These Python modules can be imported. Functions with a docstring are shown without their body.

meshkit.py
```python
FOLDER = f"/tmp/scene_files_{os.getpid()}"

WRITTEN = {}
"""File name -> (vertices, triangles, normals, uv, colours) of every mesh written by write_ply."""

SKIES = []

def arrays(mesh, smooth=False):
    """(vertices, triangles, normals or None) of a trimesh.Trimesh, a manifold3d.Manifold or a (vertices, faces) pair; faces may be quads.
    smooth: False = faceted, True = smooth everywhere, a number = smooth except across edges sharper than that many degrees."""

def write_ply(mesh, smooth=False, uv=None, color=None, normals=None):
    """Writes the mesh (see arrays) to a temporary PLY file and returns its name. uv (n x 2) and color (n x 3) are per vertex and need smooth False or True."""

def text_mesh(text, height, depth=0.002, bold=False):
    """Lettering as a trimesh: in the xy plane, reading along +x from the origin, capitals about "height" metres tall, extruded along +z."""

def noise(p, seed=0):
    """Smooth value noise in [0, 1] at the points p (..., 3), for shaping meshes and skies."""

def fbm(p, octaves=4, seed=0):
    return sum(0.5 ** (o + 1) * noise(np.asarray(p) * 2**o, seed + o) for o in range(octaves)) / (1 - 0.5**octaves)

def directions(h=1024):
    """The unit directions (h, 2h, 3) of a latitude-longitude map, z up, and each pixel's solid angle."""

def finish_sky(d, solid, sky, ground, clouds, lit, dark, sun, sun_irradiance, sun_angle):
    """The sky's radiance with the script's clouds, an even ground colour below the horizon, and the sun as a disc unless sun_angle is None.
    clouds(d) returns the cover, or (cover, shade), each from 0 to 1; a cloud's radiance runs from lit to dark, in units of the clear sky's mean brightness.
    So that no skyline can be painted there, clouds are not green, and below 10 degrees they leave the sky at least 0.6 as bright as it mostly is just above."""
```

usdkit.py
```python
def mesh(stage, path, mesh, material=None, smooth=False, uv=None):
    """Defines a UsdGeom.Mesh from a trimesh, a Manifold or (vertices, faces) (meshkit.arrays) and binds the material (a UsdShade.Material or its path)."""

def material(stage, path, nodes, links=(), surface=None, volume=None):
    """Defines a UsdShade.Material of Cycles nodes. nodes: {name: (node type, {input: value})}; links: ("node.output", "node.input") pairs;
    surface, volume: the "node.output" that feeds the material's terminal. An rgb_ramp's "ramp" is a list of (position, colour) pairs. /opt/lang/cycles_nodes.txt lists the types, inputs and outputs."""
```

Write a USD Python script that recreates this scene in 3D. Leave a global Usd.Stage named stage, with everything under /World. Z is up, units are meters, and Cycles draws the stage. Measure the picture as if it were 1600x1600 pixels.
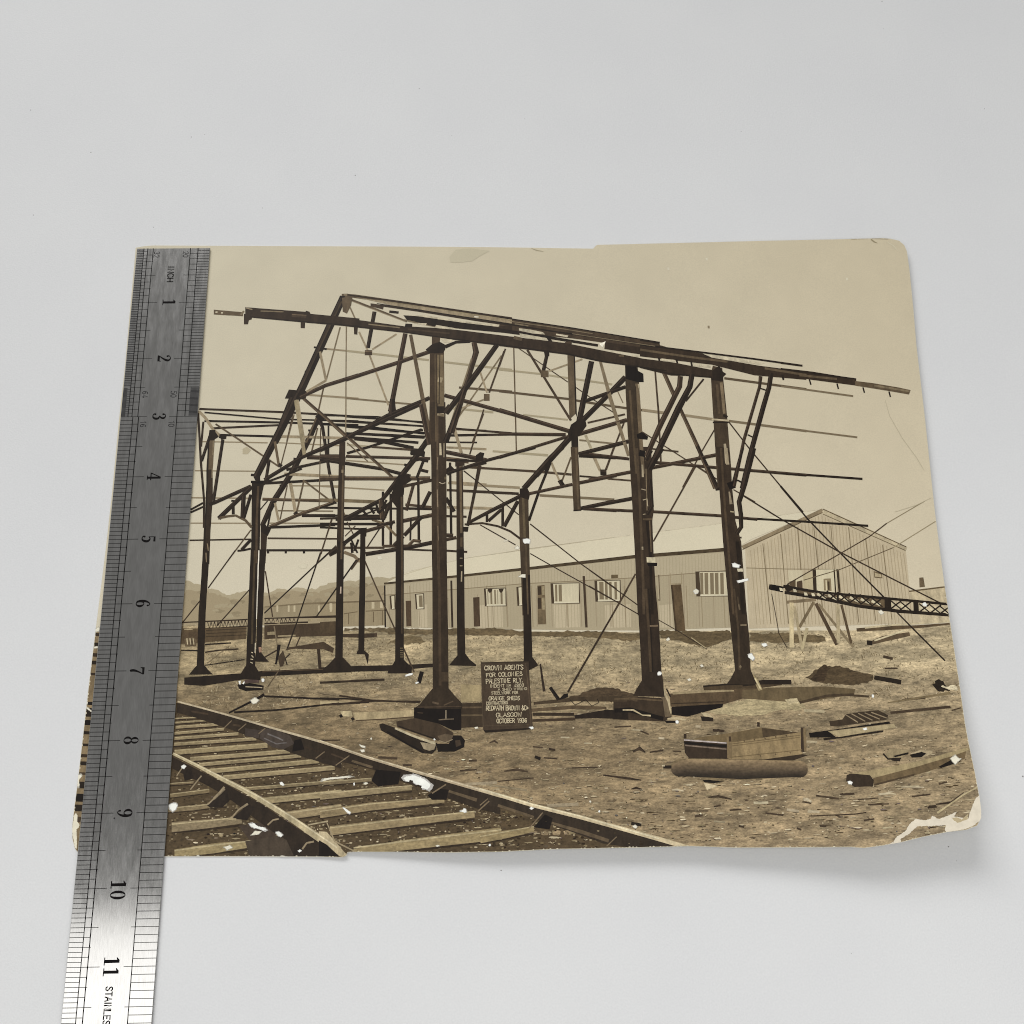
import math, numpy as np, trimesh, usdkit, meshkit
from pxr import Usd, UsdGeom, UsdLux, UsdShade, Sdf, Gf, Vt
from shapely.geometry import Polygon, box, Point
from shapely.ops import unary_union
from shapely.prepared import prep

stage = Usd.Stage.CreateInMemory()
UsdGeom.SetStageUpAxis(stage, 'Z'); UsdGeom.SetStageMetersPerUnit(stage, 1.0)
UsdGeom.Xform.Define(stage, '/World'); UsdGeom.Scope.Define(stage, '/World/Looks')
MM = 0.001

# ------------------------------------------------------------------ camera, light, exposure
cam = UsdGeom.Camera.Define(stage, '/World/camera')
cam.CreateHorizontalApertureAttr(36.0); cam.CreateVerticalApertureAttr(36.0)
cam.CreateFocalLengthAttr(45.0000)
cam.CreateClippingRangeAttr(Gf.Vec2f(0.01, 50))
cam.AddTransformOp().Set(Gf.Matrix4d(*(0.999783, -0.01698147, 0.01206599, 0.0, 0.01171117, 0.93719493, 0.34860939, 0.0, -0.01722809, -0.34839243, 0.93719043, 0.0, 0.144216, -0.28832073, 0.45860012, 1.0)))
cam.CreateExposureAttr(0.0)

def rect_light(name, pos, target, w, h, power, color):
    l = UsdLux.RectLight.Define(stage, '/World/' + name)
    l.CreateWidthAttr(w); l.CreateHeightAttr(h); l.CreateIntensityAttr(power); l.CreateColorAttr(Gf.Vec3f(*color))
    m = Gf.Matrix4d(); m.SetLookAt(Gf.Vec3d(*pos), Gf.Vec3d(*target), Gf.Vec3d(0.01, 1, 0.02))
    l.AddTransformOp().Set(m.GetInverse())
    return l
C0 = (0.15, -0.12, 0)
rect_light('window_light', (-1.0, 2.9, 2.3), C0, 2.8, 1.4, 8.6, (1.0, 1.0, 1.0))
rect_light('ceiling_lamp', (0.28, -0.42, 0.62), (0.28, -0.419, 0), 1.3, 0.37, 1.95, (1.0, 0.998, 0.988))
dome = UsdLux.DomeLight.Define(stage, '/World/room_light'); dome.CreateIntensityAttr(1.0)
room = usdkit.material(stage, '/World/Looks/room_glow', {'b': ('background_shader', {'color': (1.0, 1.0, 0.99), 'strength': 0.24})}, surface='b.background')
UsdShade.MaterialBindingAPI.Apply(dome.GetPrim()).Bind(room)

# ------------------------------------------------------------------ helpers
USED = {}
def numbered(parent, name):
    k = (parent, name); n = USED.get(k, 0); USED[k] = n + 1
    return f'{parent}/{name}' + (f'_{n:03d}' if n else '')
def data(prim, **kw):
    for k, v in kw.items():
        if v: prim.SetCustomDataByKey(k, v)
def thing(name, label, category, loc=(0, 0, 0)):
    x = UsdGeom.Xform.Define(stage, numbered('/World', name)); x.AddTranslateOp().Set(Gf.Vec3d(*loc))
    data(x.GetPrim(), label=label, category=category)
    return str(x.GetPath())
def put(parent, name, v, f, mat, n=None, tint=None, **kw):
    m = UsdGeom.Mesh.Define(stage, numbered(parent, name))
    v = np.asarray(v, np.float32); f = np.asarray(f, np.int32)
    m.CreatePointsAttr(Vt.Vec3fArray.FromNumpy(v))
    m.CreateFaceVertexCountsAttr(Vt.IntArray.FromNumpy(np.full(len(f), 3, np.int32)))
    m.CreateFaceVertexIndicesAttr(Vt.IntArray.FromNumpy(f.ravel())); m.CreateSubdivisionSchemeAttr('none')
    if n is not None:
        m.CreateNormalsAttr(Vt.Vec3fArray.FromNumpy(np.asarray(n, np.float32))); m.SetNormalsInterpolation('vertex')
    if tint is not None:
        UsdGeom.PrimvarsAPI(m).CreatePrimvar('tint', Sdf.ValueTypeNames.Color3fArray, 'vertex').Set(Vt.Vec3fArray.FromNumpy(np.asarray(tint, np.float32)))
    UsdShade.MaterialBindingAPI.Apply(m.GetPrim()).Bind(mat)
    data(m.GetPrim(), **kw)
    return str(m.GetPath())
def lin(c):
    c = np.asarray(c, float) / 255
    return np.where(c < 0.04045, c / 12.92, ((c + 0.055) / 1.055) ** 2.4)
LIGHT = 0.95           # how bright white paper reads here: print tones are pigment, so reading / light
def pigment(c): return np.clip(lin(c) / LIGHT, 0.004, 0.9)

# ------------------------------------------------------------------ materials
def M(name, nodes, links, surface='p.BSDF'): return usdkit.material(stage, '/World/Looks/' + name, nodes, links, surface=surface)
def noise_ink(name, layers, gloss=0.45, spec=0.18):
    "pigment from the mesh's tint, varied by noise layers (scale, stretch xyz, low, high, detail)"
    nodes = {'a': ('attribute', {'attribute': 'tint'}), 'o': ('texture_coordinate', {}), 'p': ('principled_bsdf', {'roughness': gloss, 'specular_ior_level': spec})}
    links = []; last = 'a.color'
    for i, (sc, stx, lo, hi, det) in enumerate(layers):
        nodes[f'm{i}'] = ('mapping', {'scale': stx}); nodes[f'n{i}'] = ('noise_texture', {'scale': sc, 'detail': det, 'roughness': 0.62})
        nodes[f'r{i}'] = ('map_range', {'from_min': 0.28, 'from_max': 0.72, 'to_min': lo, 'to_max': hi})
        nodes[f'x{i}'] = ('vector_math', {'math_type': 'scale'})
        links += [('o.object', f'm{i}.vector'), (f'm{i}.vector', f'n{i}.vector'), (f'n{i}.fac', f'r{i}.value'), (last, f'x{i}.vector1'), (f'r{i}.result', f'x{i}.scale')]
        last = f'x{i}.vector'
    links.append((last, 'p.base_color'))
    return M(name, nodes, links)
GR = (2600.0, (1, 1, 1), 0.94, 1.06, 1.0)
INK = {
 's': noise_ink('ink_steel', [(420.0, (1, 0.35, 1), 0.72, 1.42, 4.0), (1500.0, (1, 1, 1), 0.86, 1.16, 2.0)]),
 'b': noise_ink('ink_pale', [(45.0, (1, 1, 1), 0.955, 1.035, 5.0), (2200.0, (1, 1, 1), 0.95, 1.05, 1.0)]),
 'c': noise_ink('ink_wall', [(120.0, (1, 1, 1), 0.93, 1.06, 4.0), (900.0, (1.6, 0.15, 1), 0.93, 1.06, 2.0), GR]),
 'g': noise_ink('ink_ground', [(240.0, (0.4, 1.4, 1), 0.80, 1.2, 5.0), (800.0, (0.45, 1.5, 1), 0.62, 1.4, 4.0), (2100.0, (0.6, 1.2, 1), 0.7, 1.32, 2.0)]),
 't': noise_ink('ink_timber', [(320.0, (0.3, 1.4, 1), 0.72, 1.28, 5.0), (1100.0, (0.7, 1, 1), 0.7, 1.32, 3.0)]),
 'w': noise_ink('bare_paper', [(500.0, (1, 1, 1), 0.9, 1.06, 3.0)], 0.8, 0.15),
}
PAPER = noise_ink('print_paper', [(300.0, (1, 1, 1), 0.9, 1.06, 3.0)], 0.7, 0.2)
TABLE = M('table_white', {'o': ('texture_coordinate', {}), 'n': ('noise_texture', {'scale': 1500.0, 'detail': 2.0}), 'k': ('noise_texture', {'scale': 22.0, 'detail': 4.0}),
   'r': ('rgb_ramp', {'ramp': [(0.3, (0.700, 0.703, 0.703)), (0.7, (0.732, 0.734, 0.731))]}), 'r2': ('rgb_ramp', {'ramp': [(0.3, (0.972, 0.972, 0.978)), (0.7, (1.0, 1.0, 1.0))]}), 'x': ('vector_math', {'math_type': 'multiply'}),
   'bp': ('bump', {'strength': 0.25, 'distance': 0.0002}), 'p': ('principled_bsdf', {'roughness': 0.55, 'specular_ior_level': 0.25})},
   [('o.object', 'n.vector'), ('o.object', 'k.vector'), ('n.fac', 'r.fac'), ('k.fac', 'r2.fac'), ('r.color', 'x.vector1'), ('r2.color', 'x.vector2'), ('x.vector', 'p.base_color'), ('n.fac', 'bp.height'), ('bp.normal', 'p.normal')])
STEEL = M('brushed_steel', {'o': ('texture_coordinate', {}), 'm': ('mapping', {'scale': (1.0, 0.045, 1.0)}), 'n': ('noise_texture', {'scale': 5200.0, 'detail': 3.0}),
   'k': ('noise_texture', {'scale': 420.0, 'detail': 4.0, 'roughness': 0.65}), 'm2': ('mapping', {'scale': (1.0, 0.22, 1.0)}), 'kr': ('map_range', {'from_min': 0.3, 'from_max': 0.7, 'to_min': 0.125, 'to_max': 0.175}),
   'k2': ('rgb_ramp', {'ramp': [(0.35, (0.89, 0.89, 0.885)), (0.65, (1.0, 1.0, 1.0))]}), 'kx': ('vector_math', {'math_type': 'multiply'}), 'cr': ('rgb_ramp', {'ramp': [(0.25, (0.47, 0.46, 0.445)), (0.75, (0.60, 0.59, 0.57))]}), 'bp': ('bump', {'strength': 0.24, 'distance': 0.00004}),
   'p': ('principled_bsdf', {'metallic': 1.0})},
   [('o.object', 'm.vector'), ('m.vector', 'n.vector'), ('o.object', 'm2.vector'), ('m2.vector', 'k.vector'), ('k.fac', 'kr.value'), ('kr.result', 'p.roughness'), ('n.fac', 'cr.fac'), ('cr.color', 'kx.vector1'), ('k.fac', 'k2.fac'), ('k2.color', 'kx.vector2'), ('kx.vector', 'p.base_color'), ('n.fac', 'bp.height'), ('bp.normal', 'p.normal')])
BLACK = M('etched_black', {'p': ('principled_bsdf', {'base_color': (0.006, 0.005, 0.005), 'roughness': 0.7, 'specular_ior_level': 0.08})}, [])
GREY = M('etched_grey', {'p': ('principled_bsdf', {'base_color': (0.022, 0.021, 0.022), 'roughness': 0.7, 'specular_ior_level': 0.08})}, [])
DUST = M('dust', {'p': ('principled_bsdf', {'base_color': (0.30, 0.29, 0.28), 'roughness': 0.9})}, [])

# ------------------------------------------------------------------ the lie of the print (mm; z up, the ruler's top is z = 0)
Z_TOP, THICK, Z_TABLE = -0.95, 0.30, -1.27
FLAT_X, FLAT_Y, FLAT_X2 = 150.0, -185.0, 62.0
def S_(t):
    t = np.clip(t, 0, 1); return t * t * (3 - 2 * t)
def lift(x, y):
    x = np.asarray(x, float); y = np.asarray(y, float)
    return 7.6 * S_((x - 190) / 150) ** 1.3 * S_((-y - 100) / 165) ** 1.3 + 2.2 * S_((x - 150) / 200) + 4.2 * S_((x - 62) / 110) * S_((-y - 185) / 62) ** 1.3

def normals(x, y):
    e = 0.05
    n = np.stack([-(lift(x + e, y) - lift(x - e, y)) / (2 * e), -(lift(x, y + e) - lift(x, y - e)) / (2 * e), np.ones_like(x)], -1)
    return n / np.linalg.norm(n, axis=1, keepdims=True)
def tri(poly):
    v, f = trimesh.creation.triangulate_polygon(poly, engine='earcut')
    v = np.asarray(v)[:, :2]; f = np.asarray(f)
    if not len(f): return v, f
    a = np.cross(v[f[:, 1]] - v[f[:, 0]], v[f[:, 2]] - v[f[:, 0]])
    f[a < 0] = f[a < 0][:, ::-1]
    return v, f
def pieces(g):
    if g.is_empty: return []
    return [q for q in getattr(g, 'geoms', [g]) if q.geom_type == 'Polygon' and q.area > 1e-5]
def cells(poly, cell=4.0, everywhere=False):
    "a flat polygon cut into cells where the print is curved, so that its pieces follow the curve"
    x0, y0, x1, y1 = poly.bounds
    if not everywhere and (x1 < FLAT_X and y0 > FLAT_Y or x1 < FLAT_X2): return tri_all(pieces(poly))
    if x1 - x0 < cell and y1 - y0 < cell: return tri_all(pieces(poly))
    out = []; P = prep(poly)
    for i in range(math.floor(x0 / cell), math.floor(x1 / cell) + 1):
        for j in range(math.floor(y0 / cell), math.floor(y1 / cell) + 1):
            b = box(i * cell, j * cell, i * cell + cell, j * cell + cell)
            if P.contains(b): out.append(b)
            elif P.intersects(b): out += pieces(poly.intersection(b))
    return tri_all(out)
def tri_all(polys):
    V, F, o = [], [], 0
    for q in polys:
        v, f = tri(q)
        if len(f): V.append(v); F.append(f + o); o += len(v)
    return (np.vstack(V), np.vstack(F)) if V else (np.zeros((0, 2)), np.zeros((0, 3), int))
def ribbon(pts):
    "polyline with a width at each point -> polygon"
    p = np.asarray(pts, float).reshape(-1, 3); xy, w = p[:, :2], p[:, 2:] / 2
    d = np.diff(xy, axis=0); d /= np.linalg.norm(d, axis=1, keepdims=True) + 1e-9
    t = np.vstack([d[:1], (d[:-1] + d[1:]) / 2, d[-1:]]); t /= np.linalg.norm(t, axis=1, keepdims=True) + 1e-9
    n = np.stack([-t[:, 1], t[:, 0]], 1) * w
    g = Polygon(np.vstack([xy + n, (xy - n)[::-1]]))
    return g if g.is_valid else g.buffer(0)
def on_print(parent, name, shapes, mat, layer, tints=None, cell=4.0, everywhere=False, **kw):
    "shapes: (polygon, sRGB colour, level) lying on the print's surface"
    V, N, F, C, o = [], [], [], [], 0
    for k, (g, c, dl) in enumerate(shapes):
        v, f = cells(g, cell, everywhere)
        if not len(f): continue
        z = lift(v[:, 0], v[:, 1]) + Z_TOP + 0.02 + 0.012 * (layer + dl) + 3e-6 * k
        V.append(np.column_stack([v, z]) * MM); N.append(normals(v[:, 0], v[:, 1])); F.append(f + o); o += len(v)
        C.append(pigment(tints(v)) if tints else np.repeat(pigment(c)[None], len(v), 0))
    if V: return put(parent, name, np.vstack(V), np.vstack(F), mat, np.vstack(N), np.vstack(C), **kw)

# ------------------------------------------------------------------ the table
top = trimesh.creation.box((1.5, 1.5, 0.03)); top.apply_translation((0.15, -0.05, Z_TABLE * MM - 0.015))
put('/World', 'tabletop', top.vertices, top.faces, TABLE, kind='structure', label='plain white tabletop under the print and ruler', category='table')

# ---- the picture on the print, in 1/50 mm on its surface: (part, layer, parent, ink, [(colour, level, 's'troke or 'p'atch, numbers)])
OUT = [-43,48,138,84,321,98,1509,79,5080,30,7202,-5,8131,-30,9060,-58,9418,-71,9460,-18,9502,20,10394,28,13057,53,14389,59,15457,71,15615,53,15783,4,15876,-105,15912,-244,15911,-670,15877,-1567,15831,-2443,15797,-3997,15730,-6016,15704,-7310,15688,-8807,15677,-9530,15653,-10123,15649,-10499,15651,-10996,15643,-11426,15628,-11670,15602,-11812,15513,-11941,15319,-12007,14991,-12037,14549,-12112,14194,-12189,13888,-12235,13561,-12270,13348,-12248,12375,-12230,11392,-12213,10624,-12170,9739,-12176,8188,-12182,7302,-12208,6416,-12201,5303,-12167,4857,-12157,4668,-12159,4647,-12218,4581,-12243,4191,-12225,3078,-12200,2302,-12187,1505,-12175,418,-12136,19,-12114,-68,-12020,-130,-11846,-153,-11628,-150,-11320,-136,-10909,-130,-10515,-107,-9009,-84,-8048,-71,-7556,-47,-6552,-33,-5387,-37,-3838,-23,-2721,-34,-1274,-39,-150]
SKYLINE = [-665,-8101,1679,-8011,4281,-8168,6409,-8198,9962,-8288,11857,-8288,13856,-8335,17062,-8215]
BEDLINE = [1089,-9474,1527,-9480,2395,-9703,3189,-9946,3886,-10141,4465,-10334,4973,-10537,5650,-10732,6424,-10985,7315,-11240,7874,-11418,8729,-11645,9500,-11867,10079,-12052,10513,-12179,9727,-12401,1311,-12247]
SIGN = 458
LETTERS = [('CROWN AGENTS', 7082, -8959, 7787, -8952, 82), ('FOR COLONIES', 7110, -9088, 7770, -9070, 73), ('PALESTINE RLY.', 7108, -9204, 7778, -9191, 77), ('INDENT No 4803', 7174, -9282, 7795, -9273, 54), ('A SHED WIRING', 7320, -9344, 7846, -9334, 45), ('STEELWORK FOR', 7201, -9409, 7683, -9404, 49), ('ORANGE SHEDS', 7153, -9516, 7714, -9517, 67), ('CONTRACTORS', 7105, -9599, 7496, -9590, 54), ('REDPATH BROWN &Co', 7104, -9702, 7866, -9704, 80), ('GLASGOW', 7285, -9829, 7746, -9820, 71), ('OCTOBER 1936', 7289, -9937, 7833, -9930, 75)]
SPECKS = [(np.float64(-51.95), np.float64(70.32), 0.21), (np.float64(-23.99), np.float64(48.36), 0.21), (np.float64(88.75), np.float64(35.8), 0.252), (np.float64(23.78), np.float64(57.13), 0.168), (np.float64(18.13), np.float64(55.86), 0.168), (np.float64(115.5), np.float64(80.52), 0.168), (np.float64(254.67), np.float64(56.96), 0.168), (np.float64(324.11), np.float64(126.88), 0.21), (np.float64(-44.88), np.float64(17.35), 0.21), (np.float64(303.65), np.float64(-244.53), 0.231), (np.float64(333.65), np.float64(-220.52), 0.252), (np.float64(146.64), np.float64(-250.05), 0.21), (np.float64(362.07), np.float64(67.84), 0.168), (np.float64(129.73), np.float64(55.63), 0.126), (np.float64(5.61), np.float64(10.98), 0.168), (np.float64(50.31), np.float64(19.94), 0.126), (np.float64(305.91), np.float64(-249.35), 0.126), (np.float64(161.3), np.float64(64.34), 0.126), (np.float64(322.86), np.float64(111.44), 0.126), (np.float64(265.54), np.float64(-279.35), 0.126)]
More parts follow.
